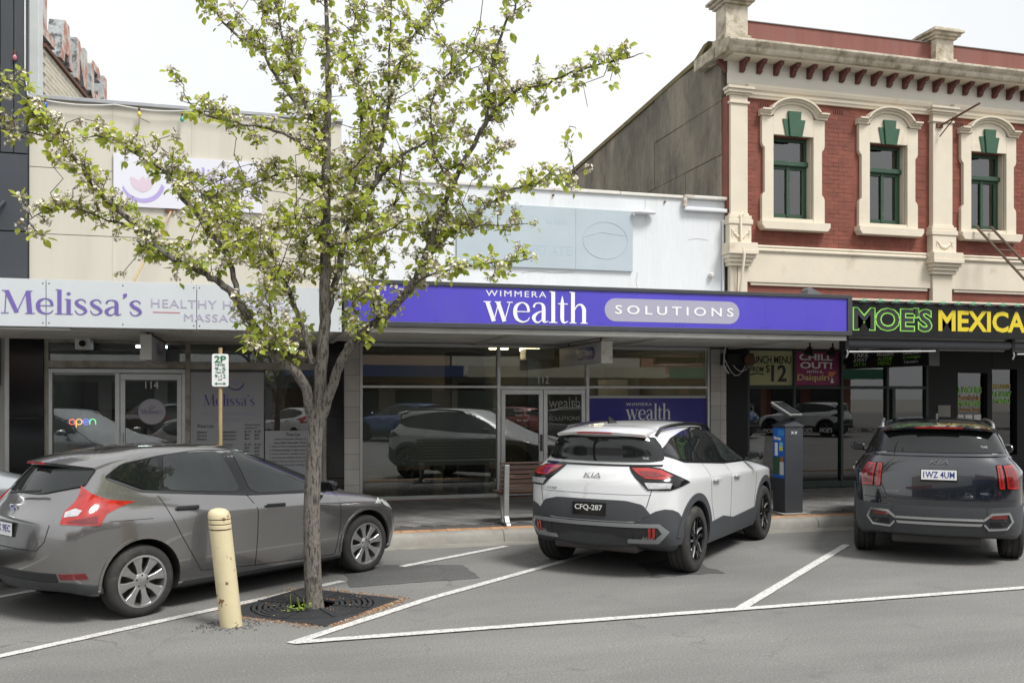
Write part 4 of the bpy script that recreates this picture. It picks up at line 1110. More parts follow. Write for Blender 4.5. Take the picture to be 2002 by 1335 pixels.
# ---- ground floor: mexican restaurant
m_gfr = M('dark_green_frame', (.01, .026, .019), .45, var=.2, vscale=5)
MB().box(8.67, 9.12, FAC - .05, FAC + .2, .13, 2.86).build('corner_pier', m_black, b4, bevel=.006)
for x in (9.12, 10.13, 11.2, 12.26, 13.2): bar(b4, x, x + .055, .14, 2.86, m_gfr)
for x0, x1 in ((9.175, 10.13), (10.185, 11.2), (11.255, 12.26), (12.315, 13.2)):
    bar(b4, x0, x1, 2.08, 2.14, m_gfr, FAC - .02, FAC + .06); bar(b4, x0, x1, 2.82, 2.86, m_gfr, FAC - .02, FAC + .06)
    bar(b4, x0, x1, .14, .26, m_gfr, FAC - .02, FAC + .06)
    pane(b4, x0, x1, .26, 2.08, mat=g_dk); pane(b4, x0, x1, 2.14, 2.82, mat=g_dk)
for q in ((13.255, 14.0, .14, 2.86), (14.0, 14.85, 2.42, 2.86), (14.74, 14.86, .14, 2.42), (15.5, 18.4, .14, 2.86), (14.86, 15.5, 2.5, 2.86), (14.86, 15.5, .14, .7)):
    MB().box(q[0], q[1], FAC + .0, FAC + .15, q[2], q[3]).build('black_wall', m_black, b4)
pane(b4, 14.0, 14.74, .14, 2.42, mat=g_dk, y=FAC + .1); pane(b4, 14.86, 15.5, .7, 2.5, mat=g_dk, y=FAC + .1)
box_part('menu_panel', M('pale_panel', (.3, .3, .28), .7, var=.1), b4, 13.5, 13.8, FAC - .02, FAC - .001, 1.2, 1.75)
box_part('door_frame', m_gfr, b4, 12.4, 12.47, FAC - .025, FAC + .05, .26, 2.08)
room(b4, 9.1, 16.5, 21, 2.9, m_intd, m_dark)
box_part('table_top', m_intw, b4, 9.4, 12.0, FAC + .5, FAC + .9, .85, .89); MB().box(9.2, 9.6, 18, 18.4, .16, 1.0).build('bar_stool', m_oak, b4)
mb = MB()
for i in range(28): mb.box(10.2, 11.15, FAC + .5, FAC + .505, 1.2 + i * .03, 1.22 + i * .03)
tag(mb.build('slat_blind', M('pale_blind', (.3, .28, .24), .8), b4), kind='stuff')
def poster(name, label, x0, x1, z0, z1, mat):
    t = thing(name, label, 'poster', ((x0 + x1) / 2, FAC, z0)); MB().box(x0, x1, FAC + .012, FAC + .022, z0, z1).build('sheet', mat, t); return t
t = poster('menu_poster', 'pale green lunch menu poster with black hand lettering in the restaurant transom', 9.175, 10.13, 2.15, 2.82, M('pale_green_print', (.46, .47, .25), .6, var=.08))
text('LUNCH MENU', m_txt, t, 9.2, 2.57, FAC + .01, width=.9, height=.15, offset=.02); text('FROM', m_txt, t, 9.2, 2.41, FAC + .01, width=.3, height=.1, offset=.02, shear=.2)
text('$', m_txt, t, 9.54, 2.38, FAC + .01, width=.09, height=.17); text('12', m_txt, t, 9.66, 2.22, FAC + .01, width=.34, height=.33, offset=.025)
MB().tube([(9.2, FAC + .009, 2.35), (9.35, FAC + .009, 2.38), (9.5, FAC + .009, 2.36)], .012, 5).build('underline', m_txt, t)
t = poster('drink_poster', 'magenta and purple cocktail poster with white block wording beside the lunch menu', 10.185, 11.2, 2.15, 2.82, M('magenta_print', (.24, .02, .1), .5, var=.5, vscale=1.2))
text('CHILL', m_wht, t, 10.28, 2.64, FAC + .01, width=.75, height=.13, offset=.025); text('OUT!', m_wht, t, 10.3, 2.48, FAC + .01, width=.72, height=.13, offset=.025)
text('WITH A..', m_wht, t, 10.45, 2.39, FAC + .01, width=.38, height=.055, shear=.3)
text('Daiquiri', M('pale_yellow_print', (.6, .5, .22), .5), t, 10.24, 2.21, FAC + .01, width=.72, height=.16, offset=.02)
MB().xz([(11.0, 2.3), (11.12, 2.42), (10.92, 2.42)], FAC + .008, FAC + .011).build('glass_print', M('orange_print', (.7, .25, .08), .5), t); MB().xz([(10.98, 2.2), (11.06, 2.2), (11.03, 2.3), (11.01, 2.3)], FAC + .008, FAC + .011).build('glass_stem', m_wht, t)
m_lime = M('lime_print', (.28, .68, .1), .45); m_yel = M('yellow_print', (.66, .52, .02), .45); m_orn = M('orange_letter', (.62, .27, .03), .5)
t = thing('window_lettering', 'lime and orange lunches lettering on the restaurant door glass', 'lettering', (14.35, FAC, 1.5))
text('LUNCHES', m_lime, t, 14.02, 2.0, FAC + .095, width=.66, height=.13, offset=.03); text('Available', m_orn, t, 14.05, 1.86, FAC + .095, width=.6, height=.11, shear=.3); text('MON-FRI', m_lime, t, 14.08, 1.73, FAC + .095, width=.56, height=.11, offset=.03); text('12noon-2pm', m_orn, t, 14.08, 1.6, FAC + .095, width=.56, height=.1)
for k in range(3): MB().box(14.04 + k * .22, 14.22 + k * .22, FAC + .09, FAC + .096, 1.36, 1.55).build('notice', m_wht, t)
t = thing('window_lettering', 'yellow and lime exclusive menu lettering on the last restaurant window', 'lettering', (15.2, FAC, 1.5))
text('EXCLUSIVE', m_yel, t, 14.93, 2.09, FAC + .095, width=.48, height=.1, offset=.02); text('AUSSIE', m_lime, t, 14.9, 1.92, FAC + .095, width=.54, height=.12, shear=.3, offset=.02); text('MENU', m_lime, t, 15.0, 1.78, FAC + .095, width=.4, height=.11, offset=.03)
t = thing('window_lettering', 'faint repeated restaurant names printed low on the dark restaurant windows', 'lettering', (10.6, FAC, 1.2))
for x in (9.5, 10.3, 10.75, 11.4, 11.85): text("MOE'S", M('grey_outline_print', (.2, .2, .19), .5), t, x, 1.22, FAC + .025, width=.28, height=.09, offset=.02)
# fascia
awning(b4, 8.86, 18.5, 3.37, 2.86, 12.45)
fs3 = thing('fascia_sign', 'black awning sign with green outlined and distressed yellow lettering', 'sign', (10, 12.35, 2.85))
box_part('sign_panel', M('black_sign_board', (.009, .009, .01), .4, var=.5, vscale=3, spec=.3), fs3, 8.85, 18.5, 12.36, 12.43, 2.87, 3.42)
box_part('top_edge', m_trim, fs3, 8.85, 18.5, 12.34, 12.45, 3.42, 3.45)
text("MOE'S", m_lime, fs3, 8.87, 2.95, 12.358, width=1.46, height=.38, offset=.055, spacing=.95, thick=.002); text("MOE'S", m_txt, fs3, 8.892, 2.966, 12.355, width=1.416, height=.348, offset=.015, spacing=.95, thick=.002)
text('MEXICAN', m_yel, fs3, 10.44, 2.97, 12.358, width=2.02, height=.34, offset=.03, thick=.003)
bl = thing('bulb_string', 'row of green glass bulbs clipped along the top of the black sign', 'light string', (10, 12.3, 3.42))
MB().tube([(8.9 + i * .145, 12.31, 3.4 - .02 * (i % 2)) for i in range(40)], .011, 5).build('cable', m_black, bl)
for i in range(20):
    x = 9.02 + i * .29
    MB().tube([(x - .07, 12.31, 3.375), (x - .02, 12.31, 3.395)], .018, 8).build('socket', m_black, bl)
    MB().lathe([(.014, -.03), (.03, 0), (.034, .03), (.024, .055), (.004, .066)], lambda a, b, h_: (x + h_ * .9, 12.31 + b, 3.405 + a + h_ * .25), 12).build('bulb', M('green_bulb', (.1, .3, .17), .25), bl, smooth=True)
rb = thing('rolled_blind', 'dark grey rolled awning blind tube with crank fittings under the black sign', 'awning blind', (10.5, 12.5, 2.78))
MB().tube([(8.85, 12.52, 2.765), (12.0, 12.52, 2.765)], .075, 16).build('tube', M('grey_canvas', (.06, .062, .07), .6), rb, smooth=True); MB().tube([(12.0, 12.52, 2.765), (15.5, 12.52, 2.765)], .07, 16).build('tube', M('grey_canvas'), rb, smooth=True)
MB().tube([(8.9, 12.5, 2.63), (10.5, 12.5, 2.66)], .016, 8).build('pull_bar', m_alu, rb); MB().tube([(12.1, 12.5, 2.63), (14, 12.5, 2.66)], .016, 8).build('pull_bar', m_alu, rb)
for x in (8.83, 11.98):
    box_part('bracket', m_black, rb, x - .03, x + .03, 12.44, 12.6, 2.66, 2.87); MB().tube([(x, 12.46, 2.72), (x + .02, 12.45, 2.6), (x, 12.46, 2.54)], .013, 6).build('crank_eye', m_steel, rb)
h3 = hang_sign('hanging_sign', 'black box sign with lime wording hung across the footpath outside the restaurant', 11.13, 11.34, 13.4, 15.75, 2.47, 2.8, M('grey_casting'), m_black)
for i, (a_, b_, c_) in enumerate((('TAKE', 'AWAY', 'EAT-IN'), ('EXCLUSIVE', 'AUSSIE', 'MENU'), ('FUNCTION', 'Lounge', 'Upstairs'))):
    y = 15.5 - i * .72
    text(a_, m_wht, h3, 0, 0, 0, .46, .08, FL, org=(11.134, y, 2.68), thick=.003, offset=.02); text(b_, m_lime if i else m_wht, h3, 0, 0, 0, .44, .075, FL, org=(11.134, y, 2.59), thick=.003, shear=.25); text(c_, m_lime if i < 2 else m_wht, h3, 0, 0, 0, .36, .065, FL, org=(11.134, y - .03, 2.51), thick=.003)
for k, x in enumerate((10.15, 10.6)):
    t = thing('spotlight', 'small black spotlight under the awning, %s' % ('above the lunch menu poster' if k == 0 else 'above the cocktail poster'), 'spotlight', (x, 14.0, 2.8))
    MB().tube([(x - .95, 14.0, 2.86), (x - .95, 14.0, 2.76)], .015, 6).build('stem', m_black, t)
    MB().lathe([(.04, 0), (.09, .1), (.1, .13)], lambda a, b, h_: (x - .95 + a * .9 - h_ * .3, 14.0 + b * .9, 2.78 - h_ - a * .25), 12).build('lamp_head', m_black, t, smooth=True)

mk = M('wall_crack', (.3, .29, .27), .9)
for pts in ([(7.02, 5.6), (7.0, 5.4), (7.03, 5.2)], [(6.85, 4.24), (6.83, 4.05), (6.86, 3.9), (6.84, 3.6)], [(4.6, 4.15), (4.9, 4.19), (5.2, 4.17), (5.6, 4.2)], [(2.2, 5.2), (2.3, 4.9), (2.25, 4.6)], [(7.9, 4.9), (8.1, 4.92), (8.3, 4.9)]):
    P_ = [(x + rnd.uniform(-.01, .01), FAC - .001, z) for x, z, *_ in spline([(a, b, 0) for a, b in pts], 6)]
    MB().tube(P_, .0035, 4).build('crack', mk, b3)
for x, z, w_, h_ in ((4.1, 4.05, .22, .1), (7.6, 3.75, .3, .14), (2.6, 4.3, .2, .16)):
    MB().xz([(x + w_ * math.cos(a) * rnd.uniform(.7, 1), z + h_ * math.sin(a) * rnd.uniform(.7, 1)) for a in [i * math.tau / 14 for i in range(14)]], FAC - .003, FAC + .01).build('render_patch', M('patch_render', (.66, .67, .66), .7, var=.1), b3)
for x in (3.0, 5.2, 7.4):
    MB().lathe([(.02, 0), (.02, .03)], lambda a, b, h__: (x + a, FAC - .001 - h__, 5.58 + b), 8).build('weep_pipe', m_rust, b3)
# ================================================================== bollard
m_boll = M('cream_bollard_paint', (.62, .54, .34), .5, var=.08, vscale=5, dirt=(.16, .07, .03), dscale=9, dlo=.6, dhi=.625)
bo = thing('bollard', 'leaning cream steel bollard with grooved cap and rust chips beside the tree', 'bollard', (-.2, 8.21, 0))
lean = Vector((-.105, -.03, 1.0))
def bfn(x, y, h_): return (-.2 + x + lean.x * h_, 8.21 + y + lean.y * h_, h_)
MB().lathe([(.092, -.02), (.091, .82)], bfn, 28).build('post', m_boll, bo, smooth=True)
for z0, z1 in ((.83, .865), (.873, .905)): MB().lathe([(.088, z0), (.092, z0 + .003), (.092, z1 - .003), (.088, z1)], bfn, 28).build('cap_ring', m_boll, bo, smooth=True)
MB().lathe([(.083, .8), (.083, .92)], bfn, 28).build('cap_core', m_rust, bo, smooth=True)
MB().lathe([(.088, .913), (.092, .917), (.091, .945), (.082, .972), (.06, .992), (.03, 1.0), (.004, 1.003)], bfn, 28).build('cap_dome', m_boll, bo, smooth=True)
# broken asphalt and dirt round the bollard
mb = MB()
for i in range(260):
    a = rnd.uniform(0, math.tau); d = abs(rnd.gauss(.06, .05)) + .085; s = rnd.uniform(.002, .007)
    mb.obox((-.2 + d * 1.5 * math.cos(a), 8.21 + d * math.sin(a), s * .4), (s, 0, s * .3), (0, s, 0), (0, 0, s * .5))
tag(mb.build('loose_gravel', m_patch), 'dark crumbled asphalt around the bollard foot', 'gravel', kind='stuff')

# ================================================================== parking sign
ps = thing('parking_sign', 'white and green two hour meter parking sign on a timber post behind the hatchback', 'parking sign', (-.43, 12.22, KH))
MB().tube([(-.43, 12.24, KH), (-.43, 12.24, 2.55)], .024, 12).build('post', M('yellowed_post', (.42, .32, .16), .7, var=.2, vscale=12, stretch=(4, 4, .4)), ps, smooth=True)
rr = []
for cx, cz, a0 in ((.075, .18, 0), (-.075, .18, 90), (-.075, -.18, 180), (.075, -.18, 270)):
    for i in range(5): a = R(a0 + i * 22.5); rr.append((-.43 + cx + .025 * math.cos(a), 2.268 + cz + .025 * math.sin(a)))
MB().xz(rr, 12.2, 12.206).build('plate', m_wht, ps)
m_pg = M('sign_green', (.01, .17, .06), .5)
text('2P', m_pg, ps, -.43, 2.365, 12.199, width=.14, height=.085, offset=.02, align='C'); text('METER', m_pg, ps, -.43, 2.322, 12.199, width=.115, height=.027, align='C')
text('9-5', m_pg, ps, -.43, 2.262, 12.199, width=.13, height=.045, align='C'); text('MON-FRI', m_pg, ps, -.43, 2.232, 12.199, width=.11, height=.018, align='C')
text('9-12', m_pg, ps, -.43, 2.172, 12.199, width=.13, height=.045, align='C'); text('SAT', m_pg, ps, -.43, 2.142, 12.199, width=.05, height=.018, align='C')
MB().xz([(-.5, 2.1), (-.47, 2.12), (-.47, 2.105), (-.39, 2.105), (-.39, 2.12), (-.36, 2.1), (-.39, 2.08), (-.39, 2.095), (-.47, 2.095), (-.47, 2.08)], 12.197, 12.1995).build('arrow', m_pg, ps)
for z in (2.43, 2.1): MB().lathe([(.008, 0), (.005, .004)], lambda a, b, h_: (-.43 + a, 12.2 - h_, z + b), 8).build('bolt', m_steel, ps)

# ================================================================== bench (seen from behind)
be = thing('bench', 'dark timber slat bench with grey cast legs facing the shops', 'bench', (4.2, 12.8, KH))
m_slat = M('jarrah_slat', (.055, .029, .02), .55, var=.3, vscale=5, stretch=(.5, 6, 6), dirt=(.2, .15, .1), dscale=5, dlo=.6, dhi=.75)
m_cast = M('grey_cast_metal', (.38, .39, .39), .45, .5, var=.1, vscale=6)
X0, X1 = 3.3, 5.05
for lx in (X0 + .09, X1 - .09):
    pts = [(12.43, KH + .015), (12.5, KH + .03), (12.55, KH + .12), (12.545, KH + .45), (12.52, KH + .8), (12.51, KH + .83)]
    for w0, (p, q) in enumerate(zip(pts[:-1], pts[1:])): pass
    mb = MB()
    prof = [(y, z) for y, z in pts]
    outer = [(y - .028, z) for y, z in prof]; inner = [(y + .028, z) for y, z in prof]
    outer[0] = (12.4, KH + .0); inner[0] = (12.43, KH + .035); outer[1] = (12.54, KH + .0); inner[1] = (12.47, KH + .04); outer[2] = (12.585, KH + .12); inner[2] = (12.53, KH + .12)
    poly = [outer[0], outer[1], outer[2], (12.575, KH + .45), (12.55, KH + .84), (12.495, KH + .84), (12.52, KH + .45), inner[2], inner[1], inner[0]]
    mb.yz(poly, lx - .035, lx + .035)
    leg = mb.build('leg', m_cast, be, bevel=.008)
    MB().yz([(12.56, KH + .42), (12.98, KH + .4), (12.98, KH + .36), (12.8, KH + .36), (12.76, KH + .05), (12.86, KH + .0), (12.72, KH + .0), (12.7, KH + .08), (12.72, KH + .34), (12.56, KH + .36)], lx - .025, lx + .025).build('seat_support', m_cast, leg, bevel=.006)
    MB().box(lx - .02, lx + .02, 12.54, 12.74, KH, KH + .025).build('foot_bar', m_cast, leg)
for i in range(6):
    z = KH + .44 + i * .066
    MB().obox(((X0 + X1) / 2, 12.585 - .05 * (i / 5), z + .03), ((X1 - X0) / 2, 0, 0), (0, .014, 0), (0, 0, .027)).build('back_slat', m_slat, be, bevel=.004)
MB().obox(((X0 + X1) / 2, 12.54, KH + .86), ((X1 - X0) / 2, 0, 0), (0, .03, 0), (0, 0, .014)).build('back_slat', m_slat, be, bevel=.004)
for i in range(5):
    MB().obox(((X0 + X1) / 2, 12.64 + i * .078, KH + .435), ((X1 - X0) / 2, 0, 0), (0, .034, 0), (0, 0, .014)).build('seat_slat', m_slat, be, bevel=.004)

# ================================================================== parking ticket machine
tm = thing('ticket_machine', 'charcoal parking ticket machine with blue poster side and tilted solar panel', 'ticket machine', (7.95, 12.7, KH))
mx0, mx1, my0, my1 = 7.8, 8.11, 12.53, 12.88
m_mach = M('charcoal_powdercoat', (.042, .046, .052), .42, var=.1, vscale=4)
body = box_part('cabinet', m_mach, tm, mx0, mx1, my0, my1, KH + .01, 1.47, bevel=.008)
box_part('plinth', m_conc, tm, mx0 - .08, mx1 + .08, my0 - .08, my1 + .08, KH - .005, KH + .012)
cx_, cy_ = (mx0 + mx1) / 2, (my0 + my1) / 2
e = .012
MB().add([(mx0 - e, my0 - e, 1.47), (mx1 + e, my0 - e, 1.47), (mx1 + e, my1 + e, 1.47), (mx0 - e, my1 + e, 1.47), (mx0 - e, my0 - e, 1.49), (mx1 + e, my0 - e, 1.49), (mx1 + e, my1 + e, 1.49), (mx0 - e, my1 + e, 1.49), (cx_, cy_, 1.6)],
         [(0, 3, 2, 1), (0, 1, 5, 4), (1, 2, 6, 5), (2, 3, 7, 6), (3, 0, 4, 7), (4, 5, 8), (5, 6, 8), (6, 7, 8), (7, 4, 8)]).build('roof', m_mach, tm)
MB().tube([(cx_, cy_, 1.56), (cx_, cy_, 1.7)], .04, 10).build('neck', m_mach, tm)
DVh = Vector((7.95, 12.7, 0)).normalized(); RVh = Vector((DVh.y, -DVh.x, 0))
ax = (RVh * .26 + DVh * -.156 + Vector((0, 0, -.17))) * .58; ay = (RVh * .15 + DVh * .25) * .55
az = ax.cross(ay).normalized() * .014
if az.z < 0: az = -az
pc = Vector((cx_ - .02, cy_, 1.745))
sp = MB().obox(pc, ax, ay, az).build('solar_panel', m_alu, tm, bevel=.004)
m_cell = M('solar_cell', (.012, .013, .018), .15)
for i in range(5):
    for j in range(2):
        MB().obox(pc + az * 1.08 + ax * (-.72 + i * .36) + ay * (-.46 + j * .92), ax * .165, ay * .42, az * .1).build('cell', m_cell, sp)
MB().obox(pc - az * 2.6, ax * .9, ay * .9, az * 1.5).build('panel_back', m_mach, tm)
ad = MB().box(mx0 - .004, mx0 - .0005, my0 + .015, my1 - .015, .68, 1.45).build('side_poster', M('poster_blue', (.02, .13, .5), .4), tm)
def ap(name, y0, y1, z0, z1, mat, k=1): MB().box(mx0 - .0045 - .001 * k, mx0 - .0042, y0, y1, z0, z1).build(name, mat, ad)
ap('poster_patch', my0 + .03, my0 + .2, 1.33, 1.42, M('mid_blue', (.05, .25, .62), .4)); ap('poster_patch', my0 + .06, my0 + .15, 1.1, 1.23, M('sky_blue', (.25, .55, .75), .4)); ap('poster_patch', my0 + .06, my0 + .15, 1.1, 1.16, M('poster_yellow', (.65, .6, .05), .4), 2); ap('poster_patch', my0 + .2, my0 + .28, 1.02, 1.22, m_wht)
ap('poster_picture', my0 + .02, my1 - .02, .73, 1.0, M('poster_foliage', (.04, .1, .05), .6, var=.6, vscale=25)); ap('poster_figure', my0 + .03, my0 + .14, .73, .93, M('poster_shirt', (.55, .57, .6), .6), 2); ap('poster_figure', my0 + .04, my0 + .12, .93, 1.01, M('poster_hair', (.3, .13, .06), .7), 2)
text('Blinkay', m_wht, tm, 0, 0, 0, .2, .065, FL, org=(mx0 - .005, my1 - .05, 1.25), thick=.003, offset=.02)
text('X', m_wht, tm, cx_ - .055, 1.36, my0 - .001, width=.05, height=.04); text('X', m_wht, tm, cx_ + .005, 1.36, my0 - .001, width=.05, height=.04)

# ================================================================== tree grate, debris, weeds
TX, TY = .52, 8.64
m_rub = M('black_rubber', (.022, .023, .025), .75, var=.2, vscale=10, bump=.2, bscale=60)
gr = thing('tree_grate', 'black rubber tree surround of concentric rings in a square mat', 'tree grate', (TX, TY, 0))
ga = R(49); gc, gs = math.cos(ga), math.sin(ga)
def gfn(x, y): return (TX - .01 + x * gc - y * gs, TY + .12 + x * gs + y * gc)
HS = .57; N = 64
vs = []; fs_ = []
for k in range(N):
    a = math.tau * k / N; c_, s_ = math.cos(a), math.sin(a); q = HS / max(abs(c_), abs(s_))
    vs += [(*gfn(.56 * c_, .56 * s_), .014), (*gfn(q * c_, q * s_), .014), (*gfn((q + .02) * c_, (q + .02) * s_), .0)]
for k in range(N):
    k2 = (k + 1) % N
    fs_ += [(3 * k, 3 * k + 1, 3 * k2 + 1, 3 * k2), (3 * k + 1, 3 * k + 2, 3 * k2 + 2, 3 * k2 + 1)]
MB().add(vs, fs_).build('mat', m_rub, gr)
for i in range(7):
    r0 = .2 + i * .052
    MB().lathe([(r0, .006), (r0 + .003, .02), (r0 + .034, .02), (r0 + .037, .006)], lambda a, b, h_: (*gfn(a, b), h_), 56, close=True).build('ring', m_rub, gr, smooth=True)
for k in range(8):
    a = math.tau * k / 8 + .2
    p, q = gfn(.2 * math.cos(a), .2 * math.sin(a)), gfn(.56 * math.cos(a), .56 * math.sin(a))
    MB().obox(((p[0] + q[0]) / 2, (p[1] + q[1]) / 2, .018), ((q[0] - p[0]) / 2, (q[1] - p[1]) / 2, 0), (-.012 * math.sin(a + ga), .012 * math.cos(a + ga), 0), (0, 0, .01)).build('spoke', m_rub, gr)
soil = MB().lathe([(.002, .005), (.57, .005)], lambda a, b, h_: (*gfn(a, b), h_), 40).build('soil', M('dark_soil', (.03, .024, .018), .95, var=.4, vscale=20), gr)
mb = MB(); mb2 = MB()
for i in range(1500):
    e_ = rnd.choice((0, 0, 1, 2, 3)); t = rnd.uniform(-HS, HS); o_ = HS + .01 + abs(rnd.gauss(.02, .055))
    x, y = ((t, -o_), (o_, t), (t, o_), (-o_, t))[e_]
    if e_ == 0 and rnd.random() < .3: x = rnd.uniform(0, HS + .1)
    if rnd.random() < .05:
        r_ = .2 + rnd.randrange(7) * .052 - .008; a = rnd.uniform(0, math.tau); x, y = r_ * math.cos(a), r_ * math.sin(a)
    X, Y = gfn(x, y); s = rnd.uniform(.002, .009); a = rnd.uniform(0, 3.14)
    (mb if rnd.random() < .7 else mb2).obox((X, Y, s * .4 + (.016 if max(abs(x), abs(y)) < HS else .003)), (s * math.cos(a), s * math.sin(a), s * .2), (-s * .5 * math.sin(a), s * .5 * math.cos(a), 0), (0, 0, s * .22))
tag(mb.build('bark_litter', M('orange_litter', (.3, .14, .05), .9, var=.5, vscale=30)), 'orange-brown leaf and bark litter along the edge of the tree surround', 'litter', kind='stuff')
tag(mb2.build('petal_litter', M('pale_litter', (.45, .38, .28), .9, var=.4, vscale=30)), 'pale fallen petals and chips around the tree surround', 'litter', kind='stuff')
m_weed = M('weed_leaf', (.2, .28, .03), .6, var=.3, vscale=30)
wd = thing('weed', 'small yellow-green weed growing beside the trunk in the tree surround', 'weed', (TX - .18, TY - .12, .01))
for i in range(4):
    p = Vector((TX - .16 + rnd.uniform(-.1, .06), TY - .13 + rnd.uniform(-.04, .04), .01)); q = p + Vector((rnd.uniform(-.03, .03), rnd.uniform(-.03, .03), rnd.uniform(.1, .3)))
    MB().tube([p, (p + q) / 2 + Vector((.01, 0, 0)), q], .002, 5).build('stem', m_weed, wd)
for i in range(40):
    c_ = Vector((TX - .16 + rnd.gauss(0, .07), TY - .14 + rnd.gauss(0, .03), rnd.uniform(.03, .08))); s = rnd.uniform(.012, .024); a = rnd.uniform(0, 6.28)
    u = Vector((math.cos(a), math.sin(a), rnd.uniform(-.3, .5))) * s; w_ = Vector((-math.sin(a), math.cos(a), rnd.uniform(-.2, .2))) * s * .6
    MB().add([c_ - u, c_ - u * .2 + w_, c_ + u, c_ - u * .2 - w_], [(0, 1, 2, 3)]).build('leaf', m_weed, wd)
# ================================================================== flowering pear tree
S = 8.46 / 1810.0
RV = Vector((.9638, -.2667, 0)); DV = Vector((.2667, .9638, 0))          # across and along the line of sight from the street
TB = Vector((TX, TY, 0))
def tp(px, py, dep=0.):
    """a point of the tree from its place in a survey photograph (x across, y up in 2002-px units) and its depth offset in metres"""
    d = (8.46 + dep) / 8.46
    return TB + RV * ((px - 615) * S * d + (-386 * S) * (d - 1)) + DV * dep + Vector((0, 0, 1.95 + (773 - py) * S * d))
m_bark = M('grey_bark', (.21, .19, .165), .92, var=.4, vscale=14, bump=1.0, bscale=30, stretch=(3, 3, .7), dirt=(.05, .042, .034), dscale=14, dlo=.47, dhi=.58)
m_twig = M('dark_twig', (.1, .08, .065), .9, var=.3, vscale=20)
LIMBS = [  # (radius start, radius end, depth drift start->end, points)
 (.088, .072, 0, 0, [(615, 1192), (611, 1120), (609, 1000), (613, 900), (619, 800)]),
 (.072, .05, 0, .1, [(622, 830), (626, 730), (634, 630), (636, 503), (637, 400), (637, 285)]),
 (.05, .012, .1, .3, [(637, 285), (641, 200), (642, 126), (639, 40), (637, -60), (632, -200)]),
 (.058, .042, 0, -.35, [(612, 820), (594, 747), (545, 702), (517, 670), (490, 625), (465, 590)]),
 (.042, .01, -.35, -.9, [(465, 590), (437, 558), (403, 537), (327, 499), (268, 445), (222, 403), (180, 365), (164, 331), (126, 289), (80, 239), (50, 206), (18, 165), (-20, 150)]),
 (.034, .008, -.35, -.1, [(465, 585), (447, 510), (403, 445), (348, 377), (319, 335), (268, 302), (222, 273), (178, 268)]),
 (.022, .006, -.3, .3, [(447, 510), (440, 453), (420, 403), (369, 352), (340, 320)]),
 (.04, .008, .05, .6, [(612, 712), (594, 649), (573, 590), (556, 551), (520, 523), (482, 497), (460, 440), (430, 400)]),
 (.06, .04, 0, -.2, [(628, 815), (648, 760), (668, 705), (699, 660), (760, 612), (812, 548)]),
 (.042, .022, -.2, -.5, [(812, 548), (851, 445), (902, 327), (952, 235)]),
 (.022, .007, -.5, -.6, [(952, 235), (960, 143), (985, 55), (1010, 0), (1030, -90)]),
 (.02, .006, -.5, -.9, [(952, 235), (1010, 180), (1070, 163), (1124, 138), (1178, 124), (1240, 108)]),
 (.026, .006, -.25, .3, [(818, 530), (839, 500), (885, 453), (935, 415), (998, 373), (1044, 361), (1134, 335)]),
 (.016, .005, -.25, -.7, [(808, 553), (860, 530), (918, 520), (968, 512), (1025, 508)]),
 (.012, .004, -.3, .1, [(851, 445), (900, 440), (960, 440), (1030, 436)]),
 (.05, .03, .02, .35, [(634, 640), (646, 580), (660, 540), (679, 445), (738, 352)]),
 (.028, .006, .35, .5, [(738, 352), (788, 302), (839, 273), (870, 240)]),
 (.026, .008, .35, .7, [(735, 356), (742, 294), (755, 231), (765, 189), (788, 109), (830, 42), (876, 0), (910, -60)]),
 (.018, .006, .5, .4, [(760, 212), (761, 126), (764, 0), (760, -100)]),
 (.03, .007, .1, .5, [(633, 285), (590, 215), (545, 159), (503, 92), (445, 54), (412, 5), (395, -50)]),
 (.024, .007, .1, -.3, [(632, 262), (587, 180), (558, 96), (537, 0), (520, -100)]),
 (.022, .006, .05, -.4, [(632, 318), (587, 277), (524, 252), (461, 239), (403, 226), (369, 203)]),
 (.018, .005, .05, .5, [(640, 375), (587, 346), (537, 344), (490, 362), (440, 385)]),
 (.016, .005, .05, -.5, [(640, 420), (580, 430), (520, 455), (470, 470)]),
 (.018, .006, .2, .7, [(679, 445), (690, 380), (700, 300), (705, 200), (690, 90), (700, -20)]),
 (.016, .005, -.35, -.2, [(885, 370), (850, 300), (842, 220), (870, 150), (930, 100)]),
 (.014, .004, -.1, .2, [(902, 327), (950, 320), (975, 285), (990, 290)]),
 (.014, .004, -.4, -.9, [(268, 445), (210, 430), (150, 410), (85, 415), (50, 432)]),
 (.012, .004, -.6, -.9, [(126, 289), (70, 262), (20, 255), (-20, 250)]),
 (.012, .004, .3, .6, [(788, 302), (770, 400), (720, 450), (700, 500)]),
 (.014, .005, .1, -.6, [(637, 360), (690, 330), (730, 270), (720, 200)]),
 (.016, .005, 0, -.6, [(640, 480), (700, 470), (760, 450), (800, 420)]),
 (.012, .004, 0, -.5, [(600, 700), (560, 690), (520, 665), (490, 655)]),
 (.014, .004, -.2, -.6, [(690, 668), (700, 640), (690, 590), (720, 570)]),
 (.014, .004, -.2, .4, [(740, 625), (720, 560), (735, 520), (720, 470)]),
 (.014, .004, .1, .6, [(560, 552), (590, 500), (580, 450), (560, 420)]),
 (.012, .004, -.2, -.6, [(515, 665), (530, 610), (520, 570), (540, 540)]),
 (.012, .004, -.5, -.2, [(327, 499), (300, 470), (270, 490), (285, 505)]),
 (.012, .004, -.2, .2, [(403, 445), (440, 420), (470, 430)]),
]
tree = thing('pear_tree', 'flowering street pear tree with fresh green leaves and white blossom in the parking lane', 'tree', (TX, TY, 0))
mbk = MB(); mtw = MB()
spurs = []          # (position, direction, size)
